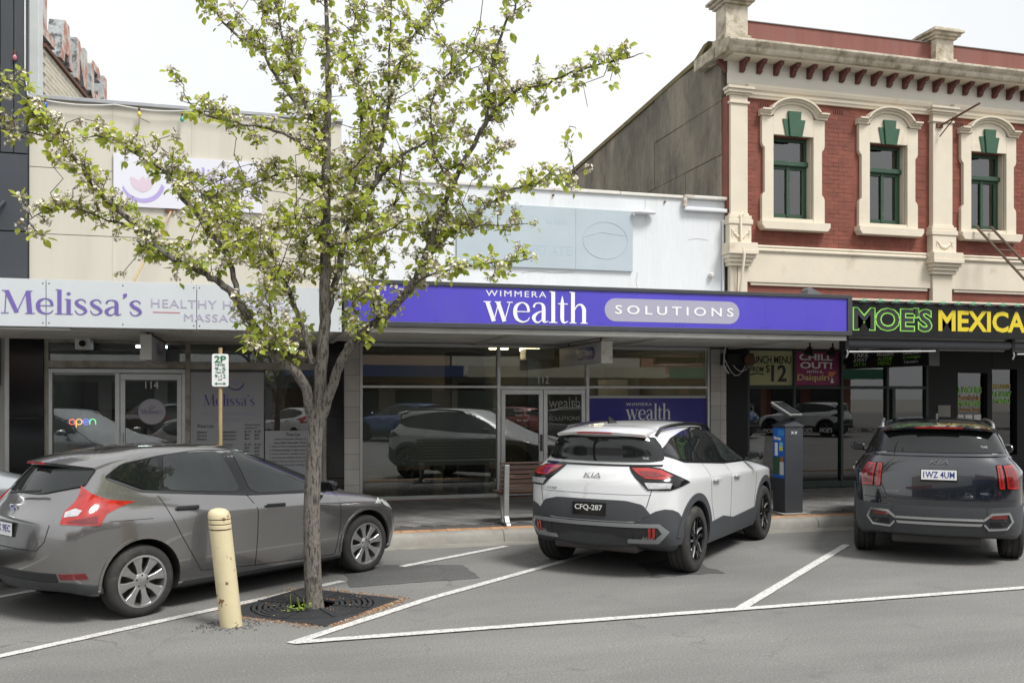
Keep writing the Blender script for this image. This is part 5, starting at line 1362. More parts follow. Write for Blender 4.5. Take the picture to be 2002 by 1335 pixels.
for li, (r0, r1, d0, d1, pts) in enumerate(LIMBS):
    raw = [(p[0], p[1], d0 + (d1 - d0) * i / (len(pts) - 1)) for i, p in enumerate(pts)]
    sm = spline(raw, 5)
    P = [tp(*q) for q in sm]
    if li > 0: P = [p + Vector((rnd.gauss(0, .006), rnd.gauss(0, .006), rnd.gauss(0, .006))) for p in P]
    n = len(P)
    kk = .84 if li > 0 else .95
    rad = [kk * (r0 + (r1 - r0) * (i / (n - 1)) ** .8) for i in range(n)]
    if li == 0:
        rad[0] = .094; rad[1] = .086
        rad = [r_ * (1 + rnd.uniform(-.03, .03)) for r_ in rad]
    (mbk if r0 > .02 else mtw).tube(P, rad, 14 if r0 > .05 else 8 if r0 > .02 else 6)
    if li == 0: continue
    # spurs along the limb
    L = sum((P[i + 1] - P[i]).length for i in range(n - 1)); s = .12 if r0 < .03 else .3
    acc = 0.; i = 0
    if li in (1, 3, 8): s = L * .55
    while s < L:
        acc = 0.
        for i in range(n - 1):
            l_ = (P[i + 1] - P[i]).length
            if acc + l_ >= s: break
            acc += l_
        p = P[i].lerp(P[i + 1], min(1, (s - acc) / max(l_, 1e-6))); d = (P[i + 1] - P[i]).normalized()
        t = Vector((rnd.gauss(0, 1), rnd.gauss(0, 1), rnd.gauss(.35, .8))); t = (t - d * t.dot(d) * .6).normalized()
        spurs.append((p, t, rnd.uniform(.05, .2), rad[i]))
        s += rnd.uniform(.028, .07)
    spurs.append((P[-1], (P[-1] - P[-2]).normalized(), .08, r1))
# extra long twigs
for k in range(130):
    p, t, ln, r_ = rnd.choice(spurs)
    if p.z < 2.6: continue
    L = rnd.uniform(.25, .6); d = (t + Vector((0, 0, .6))).normalized()
    q = [p + d * (L * j / 4) + Vector((rnd.gauss(0, .015), rnd.gauss(0, .015), rnd.gauss(0, .015))) * j for j in range(5)]
    mtw.tube(q, [.006, .005, .004, .0035, .003], 5)
    for j in range(1, 5):
        if rnd.random() < .75: spurs.append((q[j], Vector((rnd.gauss(0, 1), rnd.gauss(0, 1), rnd.gauss(.3, .7))).normalized(), rnd.uniform(.03, .1), .003))
clusters = []
for p, t, ln, r_ in spurs:
    k = p + t * ln * .5 + Vector((rnd.gauss(0, .012), rnd.gauss(0, .012), rnd.gauss(0, .012))); e = p + t * ln
    mtw.tube([p, k, e], [.0045, .0038, .003], 5)
    clusters.append((e, t)); 
    if ln > .09: clusters.append((k, t))
    if ln > .14: 
        e2 = k + Vector((rnd.gauss(0, 1), rnd.gauss(0, 1), rnd.gauss(.2, 1))).normalized() * rnd.uniform(.05, .1)
        mtw.tube([k, e2], [.0035, .0025], 5); clusters.append((e2, t))
trunk = mbk.build('trunk', m_bark, tree, smooth=True)
mtw.build('twigs', m_twig, tree, smooth=True)
def leaf_mat(name, rgb):
    m = bpy.data.materials.new(name); m.use_nodes = True
    n, l = m.node_tree.nodes, m.node_tree.links
    b = n['Principled BSDF']; b.inputs['Roughness'].default_value = .45; b.inputs['Specular IOR Level'].default_value = .4
    g = n.new('ShaderNodeNewGeometry'); t = n.new('ShaderNodeTexNoise'); t.inputs['Scale'].default_value = 16; t.inputs['Detail'].default_value = 3
    l.new(g.outputs['Position'], t.inputs['Vector'])
    r = n.new('ShaderNodeValToRGB'); r.color_ramp.elements[0].position = .3; r.color_ramp.elements[1].position = .72
    r.color_ramp.elements[0].color = (rgb[0] * .55, rgb[1] * .68, rgb[2] * .7, 1); r.color_ramp.elements[1].color = (rgb[0] * 1.5, rgb[1] * 1.25, rgb[2] * 1.1, 1)
    l.new(t.outputs['Fac'], r.inputs[0]); l.new(r.outputs[0], b.inputs['Base Color'])
    tr = n.new('ShaderNodeBsdfTranslucent'); l.new(r.outputs[0], tr.inputs[0])
    mx = n.new('ShaderNodeMixShader'); mx.inputs[0].default_value = .5
    l.new(b.outputs[0], mx.inputs[1]); l.new(tr.outputs[0], mx.inputs[2]); l.new(mx.outputs[0], n['Material Output'].inputs[0])
    MATS[name] = m
    return m
m_leaf = leaf_mat('fresh_leaf', (.47, .56, .1))
m_pet = M('white_blossom', (.66, .62, .5), .7, var=.15, vscale=30)
m_cal = M('brown_calyx', (.24, .17, .08), .8, var=.3, vscale=30)
LEAF = [(0, 0, 0), (.3, .3, .05), (.62, .36, .06), (.9, .18, .03), (1.12, 0, -.03), (.9, -.18, .03), (.62, -.36, .06), (.3, -.3, .05), (.5, 0, -.02)]
LF = [(0, 8, 1), (1, 8, 2), (2, 8, 3), (3, 8, 4), (4, 8, 5), (5, 8, 6), (6, 8, 7), (7, 8, 0)]
lo = MB().add([(a, b, c) for a, b, c in LEAF], LF).build('leaf', m_leaf, None, smooth=True); lsrc = lo.data; bpy.data.objects.remove(lo)
mlf = MB(); mpe = MB(); mca = MB(); leaves = []
for ci, (c_, t) in enumerate(clusters):
    nl = rnd.choice((1, 2, 3, 4, 5, 7)); flower = rnd.random() < .7
    for j in range(nl):
        d = Vector((rnd.gauss(0, 1), rnd.gauss(0, 1), rnd.gauss(-.45, .7))).normalized()
        up = Vector((rnd.gauss(0, .5), rnd.gauss(0, .5), 1)); w_ = up.cross(d).normalized(); nn_ = d.cross(w_)
        s = rnd.choice((.035, .05, .06, .065, .07, .08)) * rnd.uniform(.85, 1.12); o_ = c_ + d * rnd.uniform(.008, .05)
        leaves.append((o_, d, w_, nn_, s))
    if flower:
        for j in range(rnd.randrange(9, 22)):
            d = Vector((rnd.gauss(0, 1), rnd.gauss(0, 1), rnd.gauss(.3, .8))).normalized(); o_ = c_ + d * rnd.uniform(.02, .055)
            a = d.orthogonal().normalized(); b = d.cross(a)
            mca.add([c_ + a * .0012, c_ - a * .0012, o_ - a * .0012, o_ + a * .0012], [(0, 1, 2, 3)])
            if rnd.random() < .62:
                rp = rnd.uniform(.012, .018)
                for k in range(5):
                    an = math.tau * k / 5 + ci; e1 = a * math.cos(an) + b * math.sin(an); e2 = -a * math.sin(an) + b * math.cos(an)
                    mpe.add([o_, o_ + e1 * rp * .6 + e2 * rp * .45 + d * rp * .25, o_ + e1 * rp * 1.15 + d * rp * .4, o_ + e1 * rp * .6 - e2 * rp * .45 + d * rp * .25], [(0, 1, 2, 3)])
            else:
                rp = rnd.uniform(.004, .007)
                mca.add([o_ + a * rp, o_ + b * rp, o_ - a * rp, o_ - b * rp, o_ + d * rp * 1.2, o_ - d * rp], [(0, 1, 4), (1, 2, 4), (2, 3, 4), (3, 0, 4), (1, 0, 5), (2, 1, 5), (3, 2, 5), (0, 3, 5)])
leaves.sort(key=lambda L_: -L_[4])
for (o_, d, w_, nn_, s) in leaves[:300]:
    o = bpy.data.objects.new('leaf', lsrc); COL.objects.link(o); o.parent = tree
    m4 = Matrix((d, w_, nn_)).transposed().to_4x4(); m4 = Matrix.Translation(o_ - TB) @ m4 @ Matrix.Scale(s, 4)
    o.matrix_local = m4
for (o_, d, w_, nn_, s) in leaves[300:]:
    mlf.add([o_ + d * (a * s) + w_ * (b * s) + nn_ * (c * s) for a, b, c in LEAF], LF)
tag(mlf.build('foliage', m_leaf, tree, smooth=True), kind='stuff')
tag(mpe.build('blossom', m_pet, tree), kind='stuff')
tag(mca.build('flower_stalks', m_cal, tree), kind='stuff')
# ================================================================== cars
def paint(name, rgb, metal=.0, rough=.35, flake=.0):
    m = M(name, rgb, rough, metal, coat=1.0, var=.05, vscale=1.1, dirt=tuple(c * .85 + .006 for c in rgb), dscale=2.5, dlo=.58, dhi=.9)
    m.node_tree.nodes['Principled BSDF'].inputs['Coat IOR'].default_value = 1.75; m.node_tree.nodes['Principled BSDF'].inputs['Coat Roughness'].default_value = .02
    return m
m_cgl = M('car_glass', (.01, .012, .012), .02, spec=.6, var=.3, vscale=2)
m_cgl2 = M('car_glass_clear', (.03, .035, .034), .02, spec=.6, var=.5, vscale=1.5)
m_trimb = M('black_car_plastic', (.022, .023, .025), .55, var=.15, vscale=8, bump=.1, bscale=150)
m_clad = M('grey_car_cladding', (.05, .053, .058), .6, var=.12, vscale=5, bump=.08, bscale=120)
m_gloss = M('gloss_black', (.008, .008, .009), .12)
m_gap = M('panel_gap', (.006, .006, .006), .9)
m_tyre = M('tyre_rubber', (.028, .027, .026), .85, var=.3, vscale=9, bump=.15, bscale=60, dirt=(.09, .08, .07), dscale=6, dlo=.55, dhi=.8)
m_well = M('wheel_well', (.008, .008, .008), .95)
m_alloy = M('silver_alloy', (.5, .5, .5), .3, .85, var=.12, vscale=14, dirt=(.2, .17, .14), dscale=9, dlo=.6, dhi=.85)
m_disc = M('brake_dark', (.05, .045, .042), .6, .3)
m_chrome = M('satin_chrome', (.55, .56, .57), .22, .9)
m_redl = M('red_lamp', (.36, .014, .01), .12, coat=1, var=.35, vscale=16)
m_redd = M('dark_red_lamp', (.16, .008, .01), .12, coat=1, var=.4, vscale=18)
m_clrl = M('clear_lamp', (.55, .55, .56), .12, .3, coat=1, var=.3, vscale=20)
m_head = M('headlamp_lens', (.5, .52, .5), .1, .2, coat=1, var=.4, vscale=12)

def body_cage(p):
    xr, xf, wb, W, zb = p['xr'], p['xf'], p['wb'], p['W'], p['zb']
    A = [wb + .42, wb - .42, wb * .5, .42, -.42]                      # side stations of the lower body
    def lower(dxf, dxr, w, z, cf=.5, cr=.34):
        f, r = xf + dxf, xr + dxr
        xy = [(f, 0), (f - .12 * cf, .5 * w), (f - .6 * cf, .88 * w)] + [(x, w * k) for x, k in zip(A, (.975, 1, 1, 1, .985))] + [(r + .55 * cr, .9 * w), (r + .12 * cr, .52 * w), (r, 0)]
        return [(x, y, zz) for (x, y), zz in zip(xy, z)]
    def zz(f, s, r): return [f, f, f] + s + [r, r, r]
    L = []
    L.append(lower(-.3, .3, W * .72, zz(zb, [zb - .02] * 5, zb + .06)))
    L.append(lower(-.1, .1, W * .95, zz(zb, [zb] * 5, zb + .07)))
    L.append(lower(-.02, .015, W * .985, zz(zb + .2, [zb + .16] * 5, p['z_b2'])))
    L.append(lower(0, 0, W * .988, zz(p['nose_z'], [p['mid_z']] * 5, p['z_b3'])))
    s = p['sh']                                                        # shoulder z at 5 stations
    L.append(lower(-.1, p['dx4'], W * 1.0, zz(p['hood_z'], s, p['z_b4']), .62))
    # upper shoulder / bonnet
    hx, cx, cz = xf - .55, p['cowl'][0], p['cowl'][1]
    bz = p['belt']; w = W * p.get('w4b', .93); r = xr + p['dx4b']
    up = [(hx, 0), (hx - .02, .5 * w), (hx - .1, .86 * w), (wb + .22, .93 * w), (wb - .45, w), (wb * .5, w), (.42, w), (-.4, w * .98), (r + .2, .88 * w), (r + .04, .52 * w), (r, 0)]
    uz = [p['hood_z'] + .09, p['hood_z'] + .085, p['hood_z'] + .06, cz - .07] + [b - .045 for b in bz[1:]] + [p['z_b4b']] * 3
    L.append([(x, y, z) for (x, y), z in zip(up, uz)])
    # belt line with cowl and back-glass base
    w = W * p.get('wbelt', .865); gx, gz = p['gbase']
    bl = [(cx, 0), (cx - .03, .5 * w), (cx - .2, .85 * w), (cx - .42, .97 * w), (wb - .75, w), (wb * .5 - .05, w), (.4, w), (-.32, w * .97), (gx + p.get('gc', .2), .84 * w), (gx + .03 + p.get('gc', .2) * .12, .5 * w), (gx, 0)]
    blz = [cz, cz, cz + .005] + bz + [gz + p.get('gup', 0), gz + p.get('gup', 0) * .3, gz]
    blz[3] = bz[0]
    L.append([(x, y, z) for (x, y), z in zip(bl, blz)])
    # roof rail loop
    w = p['rw']; tx, tz = p['wtop']; rx, rz = p['rtop']; rs = p['rail']    # rail z at 5 stations
    k = (tx - rx)
    rl = [(tx, 0), (tx - .03, .5 * w), (tx - .14, .86 * w), (tx - .3, w), (tx - .3 - .22 * k, w * 1.02), (tx - .3 - .45 * k, w * 1.02), (rx + .5, w), (rx + .22 + p.get('rc', .06), w * .97), (rx + .04 + p.get('rc', .06), .86 * w), (rx + p.get('rc', .06) * .3, .5 * w), (rx, 0)]
    rlz = [tz, tz - .004, tz - .02] + rs + [rz - .03, rz - .008, rz]
    L.append([(x, y, z) for (x, y), z in zip(rl, rlz)])
    w *= .62
    ri = [(tx - .25, 0), (tx - .26, .5 * w), (tx - .3, .9 * w), (tx - .42, w), (tx - .3 - .24 * k, w), (tx - .3 - .45 * k, w), (rx + .6, w), (rx + .42, w), (rx + .3, .9 * w), (rx + .24, .5 * w), (rx + .22, 0)]
    H = p['H']; riz = [H - .03, H - .032, H - .035, H - .015, H, H - .005, H - .03, H - .045, rz + .03, rz + .035, rz + .035]
    L.append([(x, y, z) for (x, y), z in zip(ri, riz)])
    return L

def make_body(p, mat):
    L = body_cage(p); n = 11; N = 2 * n - 2
    vs = []; fs = []
    for lp in L:
        ring = lp + [(x, -y, z) for x, y, z in lp[-2:0:-1]]
        vs += ring
    for j in range(len(L) - 1):
        for i in range(N):
            i2 = (i + 1) % N
            fs.append((j * N + i, j * N + i2, (j + 1) * N + i2, (j + 1) * N + i))
    for base, flip in ((0, True), ((len(L) - 1) * N, False)):          # bottom and roof closed across the car
        for i in range(n - 1):
            a, b = base + i, base + i + 1; c_, d_ = base + (N - i) % N, base + (N - i - 1) % N
            q = [a, b, d_, c_]; q = list(dict.fromkeys(q))
            if len(q) >= 3: fs.append(tuple(q[::-1] if flip else q))
    me = bpy.data.meshes.new('body'); me.from_pydata(vs, [], fs); me.validate()
    bm = bmesh.new(); bm.from_mesh(me)
    bmesh.ops.remove_doubles(bm, verts=bm.verts, dist=1e-5)
    bmesh.ops.recalc_face_normals(bm, faces=bm.faces)
    cl = bm.edges.layers.float.get('crease_edge') or bm.edges.layers.float.new('crease_edge')
    cr = p.get('crease', {})
    lookup = {}
    for j, lp in enumerate(L):
        for x, y, z in lp: lookup[(round(x, 4), round(abs(y), 4), round(z, 4))] = j
    for e_ in bm.edges:
        a, b = [lookup.get((round(v.co.x, 4), round(abs(v.co.y), 4), round(v.co.z, 4))) for v in e_.verts]
        if a is not None and a == b and a in cr: e_[cl] = cr[a]
    bm.to_mesh(me); bm.free()
    me.materials.append(mat); me.materials.append(m_well)
    ob = bpy.data.objects.new('body', me); COL.objects.link(ob)
    ss = ob.modifiers.new('s', 'SUBSURF'); ss.levels = 3; ss.render_levels = 3
    dg = bpy.context.evaluated_depsgraph_get(); dg.update()
    full = bpy.data.meshes.new_from_object(ob.evaluated_get(dg))
    bvh = BVHTree.FromPolygons([v.co.copy() for v in full.vertices], [tuple(q.vertices) for q in full.polygons])
    # wheel housings
    cut = MB()
    for wx in (0, p['wb']):
        for sy in (-1, 1):
            cut.lathe([(p['RA'], p['W'] - .34), (p['RA'], p['W'] + .3)], lambda a, b, h_: (wx + a, sy * h_, p['RW'] + .01 + b), 56)
    co = cut.build('cutter', m_well)
    bo_ = ob.modifiers.new('b', 'BOOLEAN'); bo_.operation = 'DIFFERENCE'; bo_.object = co; bo_.solver = 'EXACT'
    dg = bpy.context.evaluated_depsgraph_get(); dg.update()
    fin = bpy.data.meshes.new_from_object(ob.evaluated_get(dg))
    bpy.data.objects.remove(ob); bpy.data.objects.remove(co)
    if not fin.materials: fin.materials.append(mat)
    while len(fin.materials) < 2: fin.materials.append(m_well)
    fin.materials[0] = mat; fin.materials[1] = m_well; fin.materials.append(m_clad)
    for q in fin.polygons:
        c_ = q.center; well = False
        for wx in (0, p['wb']):
            if math.hypot(c_.x - wx, c_.z - p['RW'] - .01) < p['RA'] + .004 and abs(c_.y) < p['W'] + .01:
                nrm = q.normal; rad = Vector((c_.x - wx, 0, c_.z - p['RW'] - .01))
                if abs(c_.y) < p['W'] - .325 or (rad.length > p['RA'] - .01 and nrm.dot(rad.normalized()) < -.5): well = True
        q.material_index = 1 if well else (2 if c_.z < p.get('cladz', 0) else 0)
        q.use_smooth = True
    try: fin.set_sharp_from_angle(angle=R(38))
    except Exception: pass
    return fin, bvh

DIRS = {'side': lambda u, v, s: (Vector((u, s * 3, v)), Vector((0, -s, 0))), 'rear': lambda u, v, s: (Vector((-4, u, v)), Vector((1, 0, 0))),
        'front': lambda u, v, s: (Vector((8, u, v)), Vector((-1, 0, 0))), 'top': lambda u, v, s: (Vector((u, v, 4)), Vector((0, 0, -1)))}
PIV = [0., 0.]
def wrap_dir(u, v, s):
    a = R(u); dv = Vector((-math.cos(a), s * math.sin(a), 0))          # u degrees round the rear corner: 0 = straight back, 90 = out to the side
    return Vector((PIV[0], s * PIV[1], v)) + dv * 3, -dv
DIRS['wrap'] = wrap_dir
PIVF = [0., 0.]
def wrapf_dir(u, v, s):
    a = R(u); dv = Vector((math.cos(a), s * math.sin(a), 0))
    return Vector((PIVF[0], s * PIVF[1], v)) + dv * 3, -dv
DIRS['wrapf'] = wrapf_dir
def hit(bvh, plane, u, v, s):
    o, d = DIRS[plane](u, v, s)
    loc, nrm, i, dist = bvh.ray_cast(o, d)
    if loc is None:
        loc, nrm, i, dist = bvh.find_nearest(o + d * 2.2)
    return loc, nrm

def rounded(poly, k=2, w=.1):
    for _ in range(k):
        q = []
        for i in range(len(poly)):
            a, b = poly[i], poly[(i + 1) % len(poly)]
            q.append((a[0] + (b[0] - a[0]) * w, a[1] + (b[1] - a[1]) * w)); q.append((a[0] + (b[0] - a[0]) * (1 - w), a[1] + (b[1] - a[1]) * (1 - w)))
        poly = q
    return poly

def clip(poly, ax, val, keep_less):
    out = []
    for i in range(len(poly)):
        a, b = poly[i], poly[(i + 1) % len(poly)]
        ia = (a[ax] <= val) == keep_less or a[ax] == val; ib = (b[ax] <= val) == keep_less or b[ax] == val
        if ia: out.append(a)
        if ia != ib:
            t = (val - a[ax]) / (b[ax] - a[ax]); out.append((a[0] + (b[0] - a[0]) * t, a[1] + (b[1] - a[1]) * t))
    return out

def panel(bvh, poly, plane, s, mat, name, parent, off=.004, grid=.05, skirt=.012, soft=0):
    gu = grid * 130 if plane.startswith('wrap') else grid
    """a thin shaped panel lying on the body surface"""
    if soft: poly = rounded(poly, soft + 1)
    us = [q[0] for q in poly]; v_ = [q[1] for q in poly]
    bm = bmesh.new(); cache = {}
    def vert(u, v):
        k = (round(u, 4), round(v, 4))
        if k not in cache:
            loc, nrm = hit(bvh, plane, u, v, s)
            cache[k] = (bm.verts.new(loc + nrm * off), nrm)
        return cache[k][0]
    nu = max(1, math.ceil((max(us) - min(us)) / gu)); nv = max(1, math.ceil((max(v_) - min(v_)) / grid))
    for i in range(nu):
        a0 = min(us) + (max(us) - min(us)) * i / nu; a1 = min(us) + (max(us) - min(us)) * (i + 1) / nu
        c1 = clip(clip(poly, 0, a1, True), 0, a0, False)
        if len(c1) < 3: continue
        for j in range(nv):
            b0 = min(v_) + (max(v_) - min(v_)) * j / nv; b1 = min(v_) + (max(v_) - min(v_)) * (j + 1) / nv
            c2 = clip(clip(c1, 1, b1, True), 1, b0, False)
            q = []
            for pt in c2:
                k = vert(*pt)
                if k not in q: q.append(k)
            if len(q) >= 3:
                try: bm.faces.new(q)
                except ValueError: pass
    nm = {vv: n_ for vv, n_ in cache.values()}
    bmesh.ops.recalc_face_normals(bm, faces=bm.faces)
    be_ = [e_ for e_ in bm.edges if e_.is_boundary]
    ext = bmesh.ops.extrude_edge_only(bm, edges=be_)
    for g in ext['geom']:
        if isinstance(g, bmesh.types.BMVert):
            src = min((e_.other_vert(g) for e_ in g.link_edges if e_.other_vert(g) in nm), key=lambda w_: (w_.co - g.co).length, default=None)
            if src is not None: g.co = g.co - nm[src] * skirt
    me = bpy.data.meshes.new(name); bm.to_mesh(me); bm.free()
    for q in me.polygons: q.use_smooth = True
    try: me.set_sharp_from_angle(angle=R(35))
    except Exception: pass
    me.materials.append(mat)
    o = bpy.data.objects.new(name, me); COL.objects.link(o); attach(o, parent, True)
    return o

def seam(bvh, pts, plane, s, mat, name, parent, w=.007, off=.0015, step=.04):
    """narrow strip following a line on the body (shut lines, trims)"""
    P_ = []
    for a, b in zip(pts[:-1], pts[1:]):
        n = max(1, int(math.hypot(b[0] - a[0], b[1] - a[1]) / step))
        for i in range(n): P_.append((a[0] + (b[0] - a[0]) * i / n, a[1] + (b[1] - a[1]) * i / n))
    P_.append(pts[-1]); mb = MB(); vs = []
    for i, q in enumerate(P_):
        a, b = P_[max(i - 1, 0)], P_[min(i + 1, len(P_) - 1)]; dx, dy = b[0] - a[0], b[1] - a[1]; L_ = math.hypot(dx, dy) or 1
        nx, ny = -dy / L_ * w / 2, dx / L_ * w / 2
        l1, n1 = hit(bvh, plane, q[0] + nx, q[1] + ny, s); l2, n2 = hit(bvh, plane, q[0] - nx, q[1] - ny, s)
        vs += [l1 + n1 * off, l2 + n2 * off, l2 - n2 * .01, l1 - n1 * .01]
    n = len(P_); fs = []
    for i in range(n - 1):
        for k in range(4): fs.append((4 * i + k, 4 * i + (k + 1) % 4, 4 * i + 4 + (k + 1) % 4, 4 * i + 4 + k))
    fs += [(0, 1, 2, 3), (4 * n - 4, 4 * n - 3, 4 * n - 2, 4 * n - 1)]
    return mb.add(vs, fs).build(name, mat, parent, True, smooth=True)

def wheel(parent, x, y, Rw, w, rim, style, sy):
    """tyre with rim and spokes; axis along the car's y; sy = outward side"""
    def fn(a, b, h_): return (x + a, y + sy * h_, Rw + b)
    pr = [(rim - .012, -w / 2 + .01), (rim + .01, -w / 2), (Rw - .045, -w / 2 - .004), (Rw - .014, -w / 2 + .012), (Rw, -w / 2 + .04)]
    for g in (-.28, -.02, .24):                                   # tread grooves
        pr += [(Rw, g * w - .006), (Rw - .008, g * w - .003), (Rw - .008, g * w + .006), (Rw, g * w + .009)]
    pr += [(Rw, w / 2 - .04), (Rw - .014, w / 2 - .012), (Rw - .045, w / 2 + .004), (rim + .01, w / 2), (rim - .012, w / 2 - .01)]
    t = MB().lathe(pr, fn, 56, close=True).build('wheel', m_tyre, parent, True, smooth=True)
    MB().lathe([(rim - .0, w / 2 - .012), (rim + .004, w / 2 + .001), (rim - .014, w / 2 + .002), (rim - .022, w / 2 - .02), (rim - .024, -w / 2 + .02), (rim, -w / 2 + .02)], fn, 48, close=True).build('rim', style['rim'], t, True, smooth=True)
    MB().lathe([(.02, -.02), (rim - .02, -.02), (rim - .02, -.005), (.02, .0)], fn, 40).build('brake_disc', m_disc, t, True)
    f0, f1 = w / 2 - .045, w / 2 - .008
    for k in range(style['n']):
        a = math.tau * k / style['n'] + style.get('rot', 0)
        for pi, poly in enumerate(style['spoke']):
            ca_, sa_ = math.cos(a), math.sin(a)
            def sf(u, v, h_): return fn((u * ca_ - v * sa_) * rim, (u * sa_ + v * ca_) * rim, h_ - (.012 * (1 - u)))
            MB().prism(poly, sf, f0, f1 - .004 * pi).build('spoke', style['mats'][pi], t, True, bevel=.004, bseg=1)
    MB().lathe([(.075, f0 - .01), (.075, f1 - .012), (.06, f1 - .004), (.03, f1 - .002), (.004, f1)], fn, 24).build('hub_cap', style['mats'][0], t, True, smooth=True)
    for k in range(5):
        a = math.tau * k / 5 + .3; MB().lathe([(.011, f1 - .012), (.009, f1 - .001)], lambda u, v, h_: fn(.052 * math.cos(a) + u, .052 * math.sin(a) + v, h_), 8).build('wheel_nut', m_disc, t, True)
    return t

def arch_band(p, wx, r0, r1, a0=-12, a1=192, n=20):
    cz = p['RW'] + .01
    o = [(wx + r1 * math.cos(R(a0 + (a1 - a0) * i / n)), cz + r1 * math.sin(R(a0 + (a1 - a0) * i / n))) for i in range(n + 1)]
    i_ = [(wx + r0 * math.cos(R(a1 + (a0 - a1) * i / n)), cz + r0 * math.sin(R(a1 + (a0 - a1) * i / n))) for i in range(n + 1)]
    return o, i_
def arch_lip(bvh, p, wx, r0, r1, s, mat, parent, name='arch_cladding', a0=-8, a1=188, off=.01):
    o, i_ = arch_band(p, wx, r0, r1, a0, a1); n = len(o)
    for k in range(0, n - 1, 4):
        e_ = min(k + 4, n - 1)
        panel(bvh, o[k:e_ + 1] + i_[n - 1 - e_:n - k], 'side', s, mat, name, parent, off=off, grid=.08, skirt=.03)

RF = (Vector((0, -1, 0)), Vector((0, 0, 1)), Vector((-1, 0, 0)))        # reading frame on a car's rear
def plate(parent, x, y0, z0, w, h_, bg_, fg, s, tilt=0.):
    o = MB().box(x - .004, x + .03, -w / 2 + y0 - .008, w / 2 + y0 + .008, z0 - .008, z0 + h_ + .008).build('number_plate', m_gloss, parent, True, bevel=.004)
    MB().box(x - .006, x - .0035, -w / 2 + y0, w / 2 + y0, z0 + (.018 if h_ > .12 else 0), z0 + h_).build('plate_face', bg_, o, True)
    text(s, fg, o, 0, 0, 0, width=w * .88, height=h_ * .56, frame=RF, org=(x - .006, y0 + w * .44, z0 + h_ * .3), thick=.002, local=True, offset=.01)
    return o
def mirror_(parent, x, y, z, s, mcap, mglass):
    k = MB().lathe([(.01, -.1), (.055, -.09), (.075, -.03), (.078, .03), (.06, .085), (.01, .1)], lambda a, b, h_: (x + a * .75, y + s * (h_ + .1), z + b * .8), 20).build('wing_mirror', mcap, parent, True, smooth=True)
    MB().tube([(x + .02, y - s * .03, z - .05), (x, y + s * .08, z - .03)], [.03, .022], 8).build('mirror_arm', m_trimb, k, True)
    MB().box(x - .064, x - .056, y + s * .03, y + s * .17, z - .045, z + .045).build('mirror_glass', mglass, k, True, bevel=.002)
    return k
def handle(bvh, parent, x, z, s, mat, L_=.22):
    loc, n_ = hit(bvh, 'side', x, z, s)
    y = loc.y + s * .022
    return MB().obox((x, y, z), (L_ / 2, 0, -.004), (0, .013, 0), (0, 0, .019)).build('door_handle', mat, parent, True, bevel=.01, bseg=3)

def spoiler(bvh, car, mat, wd, xl, dxl, zl, dzl, xf_, lamp=.2):
    """roof extension growing out of the roof skin to a thin lip"""
    ny, nu = 17, 7; top = []; bot = []
    for i in range(ny):
        t = -1 + 2 * i / (ny - 1); y = t * wd
        x1, z1 = xl + dxl * t * t, zl - dzl * t * t; x0 = xf_ + dxl * .3 * t * t
        l_, n_ = hit(bvh, 'top', x0, y, 1); z0 = l_.z + .002
        for k in range(nu):
            u = k / (nu - 1); x = x0 + (x1 - x0) * u
            z = z0 + (z1 - z0) * u + .02 * math.sin(math.pi * u) * (1 - t * t * .5)
            top.append((x, y, z)); bot.append((x + .025 * u, y, z - .012 - .03 * (1 - (1 - u) ** 2) * .6 - (.03 if u < .5 else 0)))
    mb = MB(); n = ny * nu; fs = []
    for i in range(ny - 1):
        for k in range(nu - 1):
            a = i * nu + k; fs.append((a, a + 1, a + nu + 1, a + nu)); fs.append((n + a, n + a + nu, n + a + nu + 1, n + a + 1))
        a = i * nu + nu - 1; fs.append((a, n + a, n + a + nu, a + nu)); a = i * nu; fs.append((a, a + nu, n + a + nu, n + a))
    for base in (0, (ny - 1) * nu):
        for k in range(nu - 1): fs.append((base + k, n + base + k, n + base + k + 1, base + k + 1))
    o = mb.add(top + bot, fs).build('roof_spoiler', mat, car, True, smooth=True)
    MB().box(xl - .004, xl + .03, -lamp, lamp, zl - .022, zl - .006).build('brake_lamp', m_redl, o, True)
    return o
